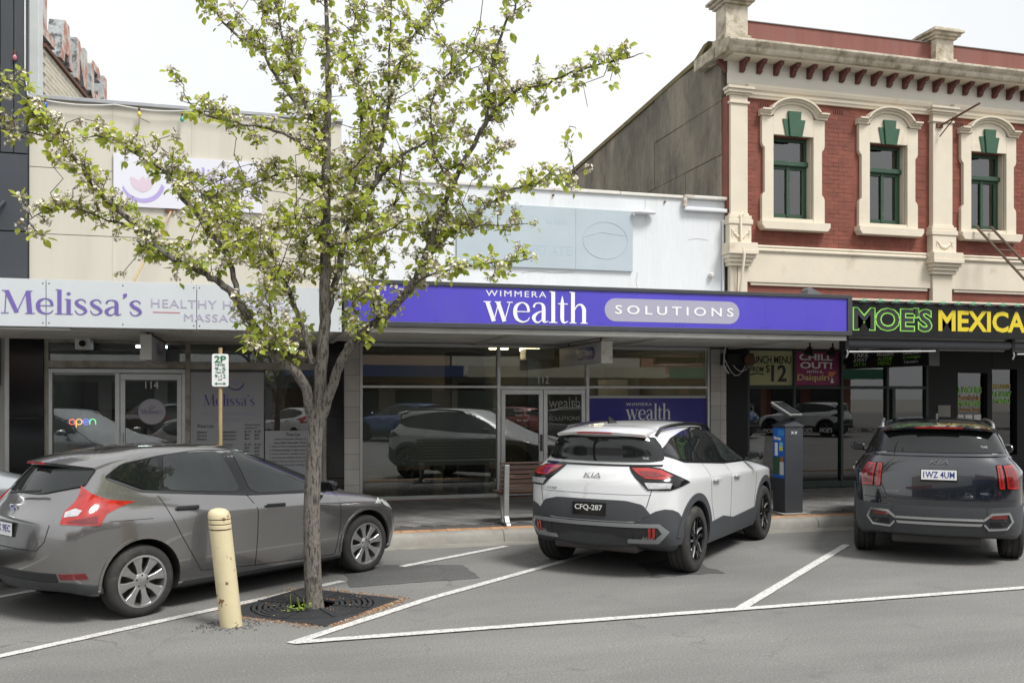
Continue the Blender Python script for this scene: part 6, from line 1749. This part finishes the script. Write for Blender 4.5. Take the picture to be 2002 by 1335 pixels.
# ------------------------------------------------------------------ grey hatchback
def hatchback():
    p = dict(xr=-.82, xf=3.5, wb=2.648, W=.91, zb=.2, RW=.318, RA=.365, H=1.482, z_b2=.42, z_b3=.66, z_b4=.88, z_b4b=1.0, nose_z=.5, mid_z=.62, hood_z=.7,
             sh=[.8, .84, .86, .9, .92], dx4=.03, dx4b=.13, cowl=(2.62, .93), belt=[.94, .95, 1.0, 1.07, 1.13], gbase=(-.68, 1.06), gc=.3, gup=.07, rc=.2, wtop=(1.42, 1.43), rtop=(-.46, 1.375),
             rail=[1.4, 1.425, 1.43, 1.41, 1.375], rw=.56, crease={6: .25, 4: .65, 1: .4}, cladz=.245, w4b=.9, wbelt=.85)
    pm = paint('grey_car_paint', (.23, .225, .222), .75, .2)
    fin, bvh = make_body(p, pm); PIV[:] = [p['xr'] + .45, p['W'] - .45]; PIVF[:] = [p['xf'] - .55, p['W'] - .45]
    car = thing('hatchback_car', 'grey five-door hatchback parked beside the bollard with red tail lamps', 'car', (-1.48, 9.44, 0), R(36.1))
    body = bpy.data.objects.new('body', fin); COL.objects.link(body); attach(body, car, True)
    for s in (-1, 1):
        panel(bvh, [(-.23, 1.225), (-.03, 1.335), (.35, 1.392), (.75, 1.42), (1.1, 1.412), (1.46, 1.355), (1.87, 1.18), (2.27, .945), (2.2, .925), (1.15, .97), (.27, 1.068), (.04, 1.09)], 'side', s, m_gloss, 'window_surround', car, off=.002, soft=1)
        panel(bvh, [(-.17, 1.235), (-.02, 1.315), (.16, 1.35), (.325, 1.372), (.245, 1.09), (.07, 1.11)], 'side', s, m_cgl, 'quarter_window', car, off=.006, soft=1)
        panel(bvh, [(.385, 1.385), (.7, 1.402), (1.01, 1.397), (1.09, 1.005), (.27, 1.085)], 'side', s, m_cgl2, 'side_window', car, off=.006, soft=1)
        panel(bvh, [(1.15, 1.385), (1.45, 1.34), (1.85, 1.17), (2.2, .965), (2.16, .945), (1.2, .985)], 'side', s, m_cgl2, 'side_window', car, off=.006, soft=1)
        seam(bvh, [(-.2, 1.215), (.06, 1.095), (.27, 1.07), (1.15, .98), (2.26, .925)], 'side', s, m_trimb, 'belt_trim', car, w=.018, off=.004)
        seam(bvh, [(.19, 1.05), (.255, .9), (.36, .7), (.46, .53), (.58, .33)], 'side', s, m_gap, 'door_gap', car); seam(bvh, [(.58, .33), (1.18, .29), (2.2, .26)], 'side', s, m_gap, 'door_gap', car)
        seam(bvh, [(1.13, .98), (1.2, .82), (1.2, .6), (1.18, .29)], 'side', s, m_gap, 'door_gap', car); seam(bvh, [(2.24, .92), (2.27, .7), (2.25, .5), (2.2, .26)], 'side', s, m_gap, 'door_gap', car)
        seam(bvh, [(-.3, .87), (.1, .86)] , 'side', s, m_gap, 'panel_line', car, w=.005)
        panel(bvh, [(.4, .255), (2.24, .235), (2.24, .19), (.4, .2)], 'side', s, m_trimb, 'side_skirt', car, off=.006)
        arch_lip(bvh, p, 0, .363, .385, s, pm, car, 'arch_lip'); arch_lip(bvh, p, 2.648, .363, .385, s, pm, car, 'arch_lip')
        handle(bvh, car, .44, .925, s, m_trimb); handle(bvh, car, 1.4, .86, s, m_trimb)
        mirror_(car, 2.07, s * .85, 1.0, s, m_gloss, m_cgl)
        # tail lamp, wrapping from the side to the back
        tl = panel(bvh, [(44, .965), (60, 1.04), (80, 1.165), (90, 1.1), (104, 1.05), (132, 1.015), (116, .985), (98, .935), (88, .845), (42, .87)], 'wrap', s, m_redl, 'tail_lamp', car, off=.012, grid=.03, skirt=.03)
        panel(bvh, [(46, .955), (62, .985), (70, .97), (64, .93), (46, .915)], 'wrap', s, m_clrl, 'reverse_lamp', tl, off=.016, grid=.03, skirt=.01)
        panel(bvh, [(60, .9), (86, .925), (86, .86), (50, .88)], 'wrap', s, m_redd, 'lamp_core', tl, off=.015, grid=.03, skirt=.01)
        panel(bvh, [(8, .66), (40, .75), (80, .8), (106, .805), (94, .72), (70, .65), (40, .6), (10, .59)], 'wrapf', s, m_head, 'headlamp', car, off=.008, grid=.03, soft=1)
        panel(bvh, [(40, .455), (72, .455), (76, .405), (42, .405)], 'wrap', s, m_redd, 'reflector', car, off=.008, grid=.04)
    panel(bvh, [(-.6, 1.16), (-.3, 1.09), (.3, 1.09), (.6, 1.16), (.52, 1.3), (.3, 1.345), (-.3, 1.345), (-.52, 1.3)], 'rear', 1, m_cgl, 'rear_window', car, off=.012, grid=.03, skirt=.03, soft=1)
    spoiler(bvh, car, pm, .53, -.53, .27, 1.362, .05, -.02, .14)
    panel(bvh, [(-.46, .385), (.46, .385), (.46, .455), (-.46, .455)], 'rear', 1, m_trimb, 'bumper_grille', car, off=.006)
    panel(bvh, [(-.46, .28), (.46, .28), (.46, .38), (-.46, .38)], 'rear', 1, m_clad, 'bumper_valance', car, off=.008)
    for s in (-1, 1):
        panel(bvh, [(0, .385), (38, .385), (36, .455), (0, .455)], 'wrap', s, m_trimb, 'bumper_grille', car, off=.006)
        panel(bvh, [(0, .28), (96, .26), (92, .33), (60, .375), (0, .38)], 'wrap', s, m_clad, 'bumper_valance', car, off=.008)
    seam(bvh, [(-.62, .9), (-.58, .72), (-.5, .64), (.5, .64), (.58, .72), (.62, .9)], 'rear', 1, m_gap, 'tailgate_gap', car)
    loc, n_ = hit(bvh, 'rear', 0, .78, 1); plate(car, loc.x - .01, 0, .74, .36, .11, m_wht, M('plate_blue', (.02, .03, .2), .5), '1PX 9EC')
    loc, n_ = hit(bvh, 'rear', 0, .96, 1)
    em = MB().lathe([(.06, 0), (.062, .006), (.05, .01)], lambda a, b, h_: (loc.x - h_, a * 1.3, .96 + b * .62), 28).build('badge', m_chrome, car, True, smooth=True)
    MB().lathe([(.05, .0095), (.05, .0115)], lambda a, b, h_: (loc.x - h_, a * 1.3, .96 + b * .6), 28).build('badge_field', M('badge_blue', (.01, .03, .16), .3), em, True)
    text('Ford', m_wht, em, 0, 0, 0, width=.085, height=.035, frame=RF, org=(loc.x - .0118, .043, .944), thick=.001, local=True, shear=.3)
    MB().tube([(-.72, .02, 1.1), (-.69, -.2, 1.12), (-.64, -.36, 1.13)], .012, 6).build('rear_wiper', m_trimb, car, True)
    ant = MB().lathe([(.03, 0), (.02, .03)], lambda a, b, h_: (.05 + a, b, 1.45 + h_), 12).build('antenna_base', m_trimb, car, True)
    MB().tube([(.05, 0, 1.47), (-.2, 0, 1.66)], [.005, .003], 6).build('antenna', m_trimb, ant, True)
    MB().tube([(-.72, .5, .2), (-.5, .5, .22)], .03, 10).build('exhaust', m_steel, car, True)
    MB().box(.3, 2.3, -.75, .75, .16, .24).build('underbody', m_well, car, True)
    sp7 = [[(.2, -.06), (.96, -.17), (.96, .17), (.2, .06)]]
    st = dict(rim=m_alloy, n=8, spoke=[[(.2, -.09), (.6, -.12), (.96, -.23), (.97, .23), (.6, .12), (.2, .09)]], mats=[m_alloy], rot=.2)
    for x in (0, 2.648):
        for s in (-1, 1): wheel(car, x, s * .785,   .316, .2, .226, st, s)
    return car
hatch = hatchback()

# ------------------------------------------------------------------ white crossover
def crossover():
    p = dict(xr=-.86, xf=3.64, wb=2.74, W=.93, zb=.25, RW=.366, RA=.42, H=1.655, z_b2=.5, z_b3=.72, z_b4=1.02, z_b4b=1.14, nose_z=.6, mid_z=.72, hood_z=.88,
             sh=[.96, .98, 1.0, 1.02, 1.04], dx4=.05, dx4b=.12, cowl=(2.6, 1.1), belt=[1.1, 1.1, 1.13, 1.18, 1.25], gbase=(-.64, 1.22), wtop=(1.55, 1.6), rtop=(-.66, 1.555),
             rail=[1.56, 1.595, 1.6, 1.585, 1.555], rw=.6, crease={6: .25, 4: .5, 1: .4}, cladz=.42, w4b=.925, wbelt=.865)
    pm = paint('white_car_paint', (.68, .69, .69), .0, .3)
    fin, bvh = make_body(p, pm); PIV[:] = [p['xr'] + .45, p['W'] - .45]; PIVF[:] = [p['xf'] - .55, p['W'] - .45]
    car = thing('crossover_car', 'white five-door crossover with dark cladding parked nose-in at the kerb', 'car', (4.06, 9.96, 0), R(44))
    body = bpy.data.objects.new('body', fin); COL.objects.link(body); attach(body, car, True)
    for s in (-1, 1):
        panel(bvh, [(-.5, 1.33), (-.32, 1.405), (-.1, 1.475), (.35, 1.54), (.8, 1.575), (1.2, 1.565), (1.52, 1.52), (1.92, 1.37), (2.36, 1.13), (2.28, 1.095), (1.25, 1.125), (.4, 1.18), (-.1, 1.22)], 'side', s, m_gloss, 'window_surround', car, off=.002, soft=1)
        panel(bvh, [(-.44, 1.335), (-.1, 1.455), (.3, 1.515), (.37, 1.2), (-.1, 1.235)], 'side', s, m_cgl, 'quarter_window', car, off=.006, soft=1)
        panel(bvh, [(.36, 1.53), (.8, 1.55), (1.08, 1.545), (1.15, 1.145), (.43, 1.195)], 'side', s, m_cgl, 'side_window', car, off=.006, soft=1)
        panel(bvh, [(1.2, 1.54), (1.5, 1.5), (1.9, 1.35), (2.3, 1.14), (2.25, 1.11), (1.27, 1.14)], 'side', s, m_cgl2, 'side_window', car, off=.006, soft=1)
        seam(bvh, [(-.5, 1.33), (-.1, 1.22), (.4, 1.185), (1.2, 1.13), (2.33, 1.1)], 'side', s, m_gloss, 'belt_trim', car, w=.02, off=.004)
        seam(bvh, [(.42, 1.17), (.47, .9), (.5, .7), (.62, .45)], 'side', s, m_gap, 'door_gap', car); seam(bvh, [(1.2, 1.13), (1.22, .8), (1.2, .38)], 'side', s, m_gap, 'door_gap', car)
        seam(bvh, [(2.28, 1.08), (2.3, .8), (2.2, .42)], 'side', s, m_gap, 'door_gap', car)
        panel(bvh, [(.44, .5), (.9, .53), (1.3, .47), (2.28, .5), (2.28, .27), (.44, .27)], 'side', s, m_clad, 'side_cladding', car, off=.014)
        arch_lip(bvh, p, 0, .418, .5, s, m_clad, car, off=.014, a0=-20, a1=172); arch_lip(bvh, p, 2.74, .418, .5, s, m_clad, car, off=.014)
        handle(bvh, car, .62, .98, s, pm); handle(bvh, car, 1.42, .97, s, pm)
        mirror_(car, 2.12, s * .86, 1.17, s, m_gloss, m_cgl)
        # roof rail
        pts = []
        for t in range(13):
            x = -.35 + t * .15; l_, n_ = hit(bvh, 'top', x, s * .57, 1); pts.append(l_ + Vector((0, 0, .055 if 0 < t < 12 else .005)))
        MB().tube(pts, .02, 8).build('roof_rail', m_gloss, car, True, smooth=True)
        # tail lamps: pointed lamp reaching round the corner
        tl = panel(bvh, [(-25, 1.185), (30, 1.185), (62, 1.17), (82, 1.1), (113, 1.015), (88, .985), (62, .95), (25, .95), (8, 1.04)], 'wrap', s, m_gloss, 'tail_lamp', car, off=.01, grid=.03, skirt=.03)
        panel(bvh, [(-17, 1.166), (30, 1.166), (60, 1.15), (74, 1.09), (54, 1.055), (20, 1.065)], 'wrap', s, m_redl, 'lamp_lens', tl, off=.016, grid=.03)
        panel(bvh, [(2, 1.14), (44, 1.13), (62, 1.09), (40, 1.075), (16, 1.08)], 'wrap', s, m_redd, 'lamp_core', tl, off=.019, grid=.03)
        panel(bvh, [(19, 1.025), (66, 1.02), (62, .968), (26, .966)], 'wrap', s, m_clrl, 'reverse_lamp', tl, off=.016, grid=.03)
        panel(bvh, [(0, .61), (12, .64), (24, .69), (38, .735), (52, .755), (66, .745), (80, .71), (92, .64), (98, .55), (100, .36), (0, .36)], 'wrap', s, m_clad, 'bumper_cladding', car, off=.006)
        panel(bvh, [(14, .6), (44, .6), (60, .52), (46, .4), (-12, .4), (-10, .44), (38, .44), (48, .5), (40, .565), (14, .565)], 'wrap', s, M('silver_plastic', (.3, .31, .32), .4, .5), 'bumper_strip', car, off=.026, grid=.04, skirt=.04)
        panel(bvh, [(0, .555), (36, .555), (34, .45), (0, .45)], 'wrap', s, m_trimb, 'bumper_mesh', car, off=.02)
        for k in range(2): panel(bvh, [(25 + k * 7, .56), (29 + k * 7, .56), (30 + k * 7, .455), (26 + k * 7, .455)], 'wrap', s, m_redl, 'reflector', car, off=.03, grid=.05, skirt=.03)
    panel(bvh, [(-.7, 1.205), (.7, 1.205), (.7, 1.187), (-.7, 1.187)], 'rear', 1, m_gloss, 'lamp_strip', car, off=.008)
    panel(bvh, [(-.7, 1.235), (.7, 1.235), (.64, 1.4), (.56, 1.5), (-.56, 1.5), (-.64, 1.4)], 'rear', 1, m_cgl, 'rear_window', car, off=.012, grid=.03, skirt=.03, soft=1)
    # lower tailgate and bumper in dark cladding
    panel(bvh, [(-.58, .8), (-.4, .84), (.4, .84), (.58, .8), (.66, .7), (.5, .62), (-.5, .62), (-.66, .7)], 'rear', 1, m_clad, 'tailgate_cladding', car, off=.01, soft=2)
    panel(bvh, [(-.475, .61), (.475, .61), (.475, .36), (-.475, .36)], 'rear', 1, m_clad, 'bumper_cladding', car, off=.006)
    panel(bvh, [(-.58, .6), (.58, .6), (.58, .565), (-.58, .565)], 'rear', 1, M('silver_plastic'), 'bumper_strip', car, off=.03, skirt=.04)
    panel(bvh, [(-.475, .555), (.475, .555), (.475, .45), (.35, .45), (.25, .49), (-.25, .49), (-.35, .45), (-.475, .45)], 'rear', 1, m_trimb, 'bumper_mesh', car, off=.02)
    seam(bvh, [(-.72, 1.17), (-.66, .95), (-.62, .78), (-.5, .6)], 'rear', 1, m_gap, 'tailgate_gap', car); seam(bvh, [(.72, 1.17), (.66, .95), (.62, .78), (.5, .6)], 'rear', 1, m_gap, 'tailgate_gap', car)
    seam(bvh, [(-.66, .9), (.66, .9)], 'rear', 1, m_clad, 'tailgate_crease', car, w=.004)
    spoiler(bvh, car, pm, .53, -.73, .16, 1.56, .035, -.2, .2)
    loc, n_ = hit(bvh, 'rear', 0, .75, 1); plate(car, loc.x - .02, 0, .68, .37, .12, m_gloss, m_wht, 'CFQ-287')
    loc, n_ = hit(bvh, 'rear', 0, 1.08, 1); text('KIA', m_chrome, car, 0, 0, 0, width=.2, height=.055, frame=RF, org=(loc.x - .012, .1, 1.065), thick=.006, local=True, shear=.3, name='badge')
    loc, n_ = hit(bvh, 'rear', .5, .93, 1); text('SPORTAGE', m_chrome, car, 0, 0, 0, width=.2, height=.026, frame=RF, org=(loc.x - .012, .62, .92), thick=.004, local=True, name='badge')
    loc, n_ = hit(bvh, 'rear', -.5, 1.27, 1); text('7 YEAR', m_wht, car, 0, 0, 0, width=.11, height=.026, frame=RF, org=(loc.x - .012, -.46, 1.262), thick=.002, local=True, name='sticker')
    MB().prism([(-.2, 0), (.05, 0), (-.16, .075), (-.19, .07)], lambda u, v, t: (-.15 + u, t, 1.635 + v), -.012, .012).build('antenna_fin', m_gloss, car, True, bevel=.006)
    MB().box(.3, 2.4, -.75, .75, .22, .3).build('underbody', m_well, car, True); MB().box(-.7, -.3, -.5, .5, .27, .36).build('exhaust_box', m_disc, car, True, bevel=.03)
    st = dict(rim=m_gloss, n=5, spoke=[[(.18, -.12), (.55, -.2), (.96, -.3), (.98, -.16), (.6, -.06), (.2, .02)], [(.2, .04), (.5, .12), (.97, .06), (.97, .16), (.45, .22), (.18, .12)], [(.55, -.22), (.97, -.34), (.97, -.28), (.58, -.16)]], mats=[m_gloss, m_alloy, m_alloy], rot=.35)
    for x in (0, 2.74):
        for s in (-1, 1): wheel(car, x, s * .8, .366, .235, .245, st, s)
    return car
cross = crossover()

# ------------------------------------------------------------------ dark blue seven-seater
def large_suv():
    p = dict(xr=-1.0, xf=3.75, wb=2.815, W=.945, zb=.26, RW=.372, RA=.42, H=1.68, z_b2=.5, z_b3=.74, z_b4=1.04, z_b4b=1.17, nose_z=.62, mid_z=.76, hood_z=.95,
             sh=[1.0, 1.02, 1.04, 1.06, 1.08], dx4=.03, dx4b=.045, cowl=(2.7, 1.14), belt=[1.14, 1.14, 1.16, 1.19, 1.22], gbase=(-.92, 1.27), wtop=(1.6, 1.62), rtop=(-.78, 1.6),
             rail=[1.585, 1.615, 1.625, 1.62, 1.6], rw=.64, crease={6: .25, 4: .5, 1: .4}, cladz=.4, w4b=.93, wbelt=.88)
    pm = paint('dark_blue_car_paint', (.004, .0065, .012), .0, .2)
    fin, bvh = make_body(p, pm); PIV[:] = [p['xr'] + .45, p['W'] - .45]; PIVF[:] = [p['xf'] - .55, p['W'] - .45]
    car = thing('suv_car', 'dark blue seven-seat family car with twin-bar red tail lamps parked outside the restaurant', 'car', (8.12, 9.66, 0), R(52))
    body = bpy.data.objects.new('body', fin); COL.objects.link(body); attach(body, car, True)
    for s in (-1, 1):
        panel(bvh, [(-.8, 1.28), (-.56, 1.55), (.12, 1.585), (.7, 1.6), (1.15, 1.585), (1.52, 1.54), (1.97, 1.4), (2.42, 1.165), (1.25, 1.175), (-.5, 1.235)], 'side', s, m_gloss, 'window_surround', car, off=.002, soft=1)
        panel(bvh, [(-.72, 1.3), (-.5, 1.52), (.12, 1.555), (.2, 1.23), (-.5, 1.25)], 'side', s, m_cgl, 'quarter_window', car, off=.006, soft=1)
        panel(bvh, [(.22, 1.56), (.7, 1.57), (1.08, 1.56), (1.15, 1.19), (.3, 1.225)], 'side', s, m_cgl, 'side_window', car, off=.006, soft=1)
        panel(bvh, [(1.18, 1.555), (1.5, 1.52), (1.95, 1.38), (2.35, 1.18), (1.25, 1.185)], 'side', s, m_cgl2, 'side_window', car, off=.006, soft=1)
        seam(bvh, [(-.78, 1.28), (-.5, 1.235), (.3, 1.21), (1.2, 1.175), (2.4, 1.155)], 'side', s, m_chrome, 'belt_trim', car, w=.02, off=.004)
        seam(bvh, [(.25, 1.2), (.35, .9), (.4, .7), (.55, .45)], 'side', s, m_gap, 'door_gap', car); seam(bvh, [(1.2, 1.17), (1.22, .8), (1.2, .38)], 'side', s, m_gap, 'door_gap', car)
        arch_lip(bvh, p, 0, .418, .47, s, m_clad, car, off=.012); arch_lip(bvh, p, 2.815, .418, .47, s, m_clad, car, off=.012)
        panel(bvh, [(.44, .42), (2.35, .42), (2.35, .28), (.44, .28)], 'side', s, m_clad, 'side_cladding', car, off=.012)
        handle(bvh, car, .5, 1.0, s, m_chrome); handle(bvh, car, 1.42, 1.0, s, m_chrome)
        mirror_(car, 2.2, s * .88, 1.2, s, pm, m_cgl)
        pts = []
        for t in range(15):
            x = -.55 + t * .15; l_, n_ = hit(bvh, 'top', x, s * .6, 1); pts.append(l_ + Vector((0, 0, .05 if 0 < t < 14 else .005)))
        MB().tube(pts, .018, 8).build('roof_rail', m_chrome, car, True, smooth=True)
        for k, (a, b) in enumerate(((18, 29), (33, 60))):
            bk = panel(bvh, [(a, 1.16), (b, 1.165), (b + 2, .88), (a + 2, .885)], 'wrap', s, m_gloss, 'tail_lamp', car, off=.008, grid=.04, skirt=.03)
            panel(bvh, [(a + 1, 1.15), (b - 1, 1.155), (b + 1, .892), (a + 3, .897)], 'wrap', s, m_redl, 'lamp_lens', bk, off=.015, grid=.04)
            panel(bvh, [(a + 4, 1.13), (b - 4, 1.135), (b - 2, .92), (a + 6, .92)], 'wrap', s, m_redd, 'lamp_core', bk, off=.018, grid=.04)
        panel(bvh, [(0, .68), (100, .7), (104, .36), (0, .36)], 'wrap', s, m_clad, 'bumper_cladding', car, off=.01)
        panel(bvh, [(2, .6), (34, .6), (33, .565), (5, .565)], 'wrap', s, m_redd, 'reflector', car, off=.03)
        # chrome outlined bumper end
        for q in ([(-6, .56), (6, .625), (38, .635), (40, .612), (8, .602), (-5, .535)], [(38, .635), (48, .53), (38, .44), (36, .46), (43, .53), (36, .612)], [(38, .44), (2, .43), (-6, .49), (-4, .51), (3, .455), (36, .462)]):
            panel(bvh, q, 'wrap', s, m_chrome, 'bumper_trim', car, off=.03, grid=.05, skirt=.03)
        panel(bvh, [(4, .52), (36, .52), (34, .475), (6, .47)], 'wrap', s, m_gloss, 'bumper_vent', car, off=.02)
    panel(bvh, [(-.45, .56), (.45, .56), (.46, .535), (-.46, .535)], 'rear', 1, m_chrome, 'bumper_trim', car, off=.03, skirt=.03); panel(bvh, [(-.45, .51), (.45, .51), (.43, .48), (-.43, .48)], 'rear', 1, m_chrome, 'bumper_trim', car, off=.03, skirt=.03)
    panel(bvh, [(-.49, .68), (.49, .68), (.49, .36), (-.49, .36)], 'rear', 1, m_clad, 'bumper_cladding', car, off=.01)
    panel(bvh, [(-.72, 1.29), (.72, 1.29), (.68, 1.45), (.6, 1.555), (-.6, 1.555), (-.68, 1.45)], 'rear', 1, m_cgl, 'rear_window', car, off=.012, grid=.03, skirt=.03, soft=1)
    panel(bvh, [(-.7, 1.275), (.7, 1.275), (.72, 1.25), (-.72, 1.25)], 'rear', 1, pm, 'tailgate_ledge', car, off=.02, skirt=.03)
    seam(bvh, [(-.76, 1.25), (-.6, .9), (-.55, .78), (-.4, .76), (.4, .76), (.55, .78), (.6, .9), (.76, 1.25)], 'rear', 1, m_gap, 'tailgate_gap', car)
    seam(bvh, [(-.8, .76), (-.55, .76)], 'rear', 1, m_gap, 'bumper_gap', car); seam(bvh, [(.8, .76), (.55, .76)], 'rear', 1, m_gap, 'bumper_gap', car)
    spoiler(bvh, car, pm, .62, -.88, .12, 1.592, .035, -.35, .25)
    loc, n_ = hit(bvh, 'rear', 0, 1.03, 1); plate(car, loc.x - .012, 0, .97, .37, .13, m_wht, M('plate_blue'), '1WZ 4UM')
    loc, n_ = hit(bvh, 'rear', 0, 1.19, 1); text('KIA', m_chrome, car, 0, 0, 0, width=.2, height=.055, frame=RF, org=(loc.x - .03, .1, 1.165), thick=.006, local=True, shear=.3, name='badge')
    loc, n_ = hit(bvh, 'rear', .5, .84, 1); text('SORENTO', m_chrome, car, 0, 0, 0, width=.19, height=.026, frame=RF, org=(loc.x - .012, .56, .83), thick=.004, local=True, name='badge')
    loc, n_ = hit(bvh, 'rear', -.5, .84, 1); text('AWD', m_chrome, car, 0, 0, 0, width=.09, height=.024, frame=RF, org=(loc.x - .012, -.42, .83), thick=.004, local=True, name='badge')
    loc, n_ = hit(bvh, 'rear', -.45, 1.36, 1); text('7 YEAR', m_wht, car, 0, 0, 0, width=.11, height=.026, frame=RF, org=(loc.x - .012, -.4, 1.35), thick=.002, local=True, name='sticker')
    MB().prism([(-.2, 0), (.05, 0), (-.16, .075), (-.19, .07)], lambda u, v, t: (-.2 + u, t, 1.66 + v), -.012, .012).build('antenna_fin', pm, car, True, bevel=.006)
    MB().box(.3, 2.4, -.75, .75, .24, .32).build('underbody', m_well, car, True); MB().box(-.75, -.3, -.45, .5, .22, .34).build('exhaust_box', m_disc, car, True, bevel=.03)
    st = dict(rim=m_alloy, n=5, spoke=[[(.2, -.1), (.95, -.2), (.95, .05), (.2, .1)]], mats=[m_alloy])
    for x in (0, 2.815):
        for s in (-1, 1): wheel(car, x, s * .815, .372, .235, .24, st, s)
    return car
suv = large_suv()

# ------------------------------------------------------------------ further cars
def copy_car(src, label, loc, rz, pm=None):
    r = src.copy(); COL.objects.link(r); r.location = loc; r.rotation_euler = (0, 0, rz); r['label'] = label
    def rec(o, par):
        for ch in o.children:
            c_ = ch.copy(); COL.objects.link(c_); c_.parent = par; c_.matrix_parent_inverse = ch.matrix_parent_inverse.copy()
            if pm and c_.name.split('.')[0] in ('body', 'roof_spoiler', 'arch_lip', 'tailgate_ledge', 'wing_mirror'):
                c_.material_slots[0].link = 'OBJECT'; c_.material_slots[0].material = pm
            rec(ch, c_)
    rec(src, r)
    return r
copy_car(suv, 'pale silver car in the bay behind the grey hatchback, only its bonnet in view', (-4.85, 9.45, 0), R(40), paint('silver_car_paint', (.5, .53, .55), .5, .3))

# ------------------------------------------------------------------ the other side of the street (shops and cars invented for the windows to reflect)
kb = MB().box(-45, 60, -11.2, -11.0, -.05, .14).build('far_kerb', m_conc); tag(kb, 'concrete kerb on the opposite side of the street', 'kerb', kind='structure')
fk = MB().box(-45, 60, -40, -11.2, -.1, .13).build('far_footpath', m_paver); tag(fk, 'footpath on the opposite side of the street', 'footpath', kind='structure')
FB = -15.5
for i, (x0, x1, h_, col, txt) in enumerate(((-22, -9.5, 5.6, (.5, .46, .4), 'red'), (-9.4, 1.0, 4.9, (.55, .56, .56), 'white'), (1.1, 9.8, 6.2, (.4, .3, .24), 'brown'), (9.9, 20.5, 5.0, (.52, .5, .44), 'grey'), (20.6, 34, 6.8, (.36, .17, .13), 'brick'))):
    nm = ('beige', 'pale grey', 'brown', 'stone coloured', 'red brick')[i]
    b_ = thing('invented_shop', '%s shop across the street, invented for the windows to reflect' % nm, 'building', ((x0 + x1) / 2, FB, 0))
    MB().box(x0, x1, FB - 8, FB, .1, h_).build('wall', M('far_wall_%d' % i, col, .8, var=.1), b_)
    MB().box(x0, x1, FB + .01, -12, 2.9, 3.05).build('awning', m_soff, b_); MB().box(x0 + .05, x1 - .05, -12.05, -11.99, 2.85, 3.4).build('fascia', M('far_fascia_%d' % i, ((.4, .05, .04), (.6, .6, .58), (.05, .08, .2), (.55, .52, .4), (.05, .2, .12))[i], .5), b_)
    nw_ = int((x1 - x0) / 2.4)
    for k in range(nw_):
        a = x0 + .3 + k * (x1 - x0 - .4) / nw_
        MB().box(a, a + 1.9, FB + .005, FB + .03, .5, 2.6).build('shop_window', m_gran, b_)
copy_car(suv, 'charcoal car added across the street for window reflections, outside the pale grey shop', (-3.2, -6.6, 0), R(-125), paint('charcoal_car_paint', (.05, .05, .052), .4, .3))  # this row of cars is added only for the shop glass to mirror
copy_car(hatch, 'white hatchback added across the street for window reflections, outside the brown shop', (2.2, -6.4, 0), R(-125), MATS['white_car_paint'])
copy_car(cross, 'blue car added across the street for window reflections, outside the brown shop', (6.8, -6.4, 0), R(-125), paint('blue_car_paint', (.02, .08, .28), .4, .3))
copy_car(hatch, 'red hatchback added across the street for window reflections, outside the stone coloured shop', (11.4, -6.4, 0), R(-125), paint('red_car_paint', (.3, .02, .02), .3, .3))
copy_car(suv, 'black car added across the street for window reflections, outside the stone coloured shop', (16.4, -6.5, 0), R(-125), paint('black_car_paint', (.01, .01, .011), .2, .25))
copy_car(cross, 'deep blue car added across the street for window reflections, outside the red brick shop', (21.5, -6.4, 0), R(-125), MATS['blue_car_paint'])
copy_car(cross, 'white car added across the street for window reflections, outside the red brick shop', (26.5, -6.4, 0), R(-125))

# ------------------------------------------------------------------ groups of look-alikes
GROUPS = {'hanging_sign': 'box signs hung under the awnings', 'fascia_sign': 'long name signs along the awning edges', 'spotlight': 'spotlights under the awning',
          'invented_shop': 'invented shops across the street', 'window_lettering': 'lettering on the restaurant windows', 'parking_line': 'painted parking bay lines', 'asphalt_patch': 'asphalt repairs in the road'}
for o in list(scene.objects):
    if o.parent is None:
        k = o.name.split('.')[0]
        if k in GROUPS: o['group'] = GROUPS[k]
        if o.get('category') == 'car': o['group'] = 'cars parked in the angled bays' if o.location.y > 0 else 'cars added across the street for reflections'
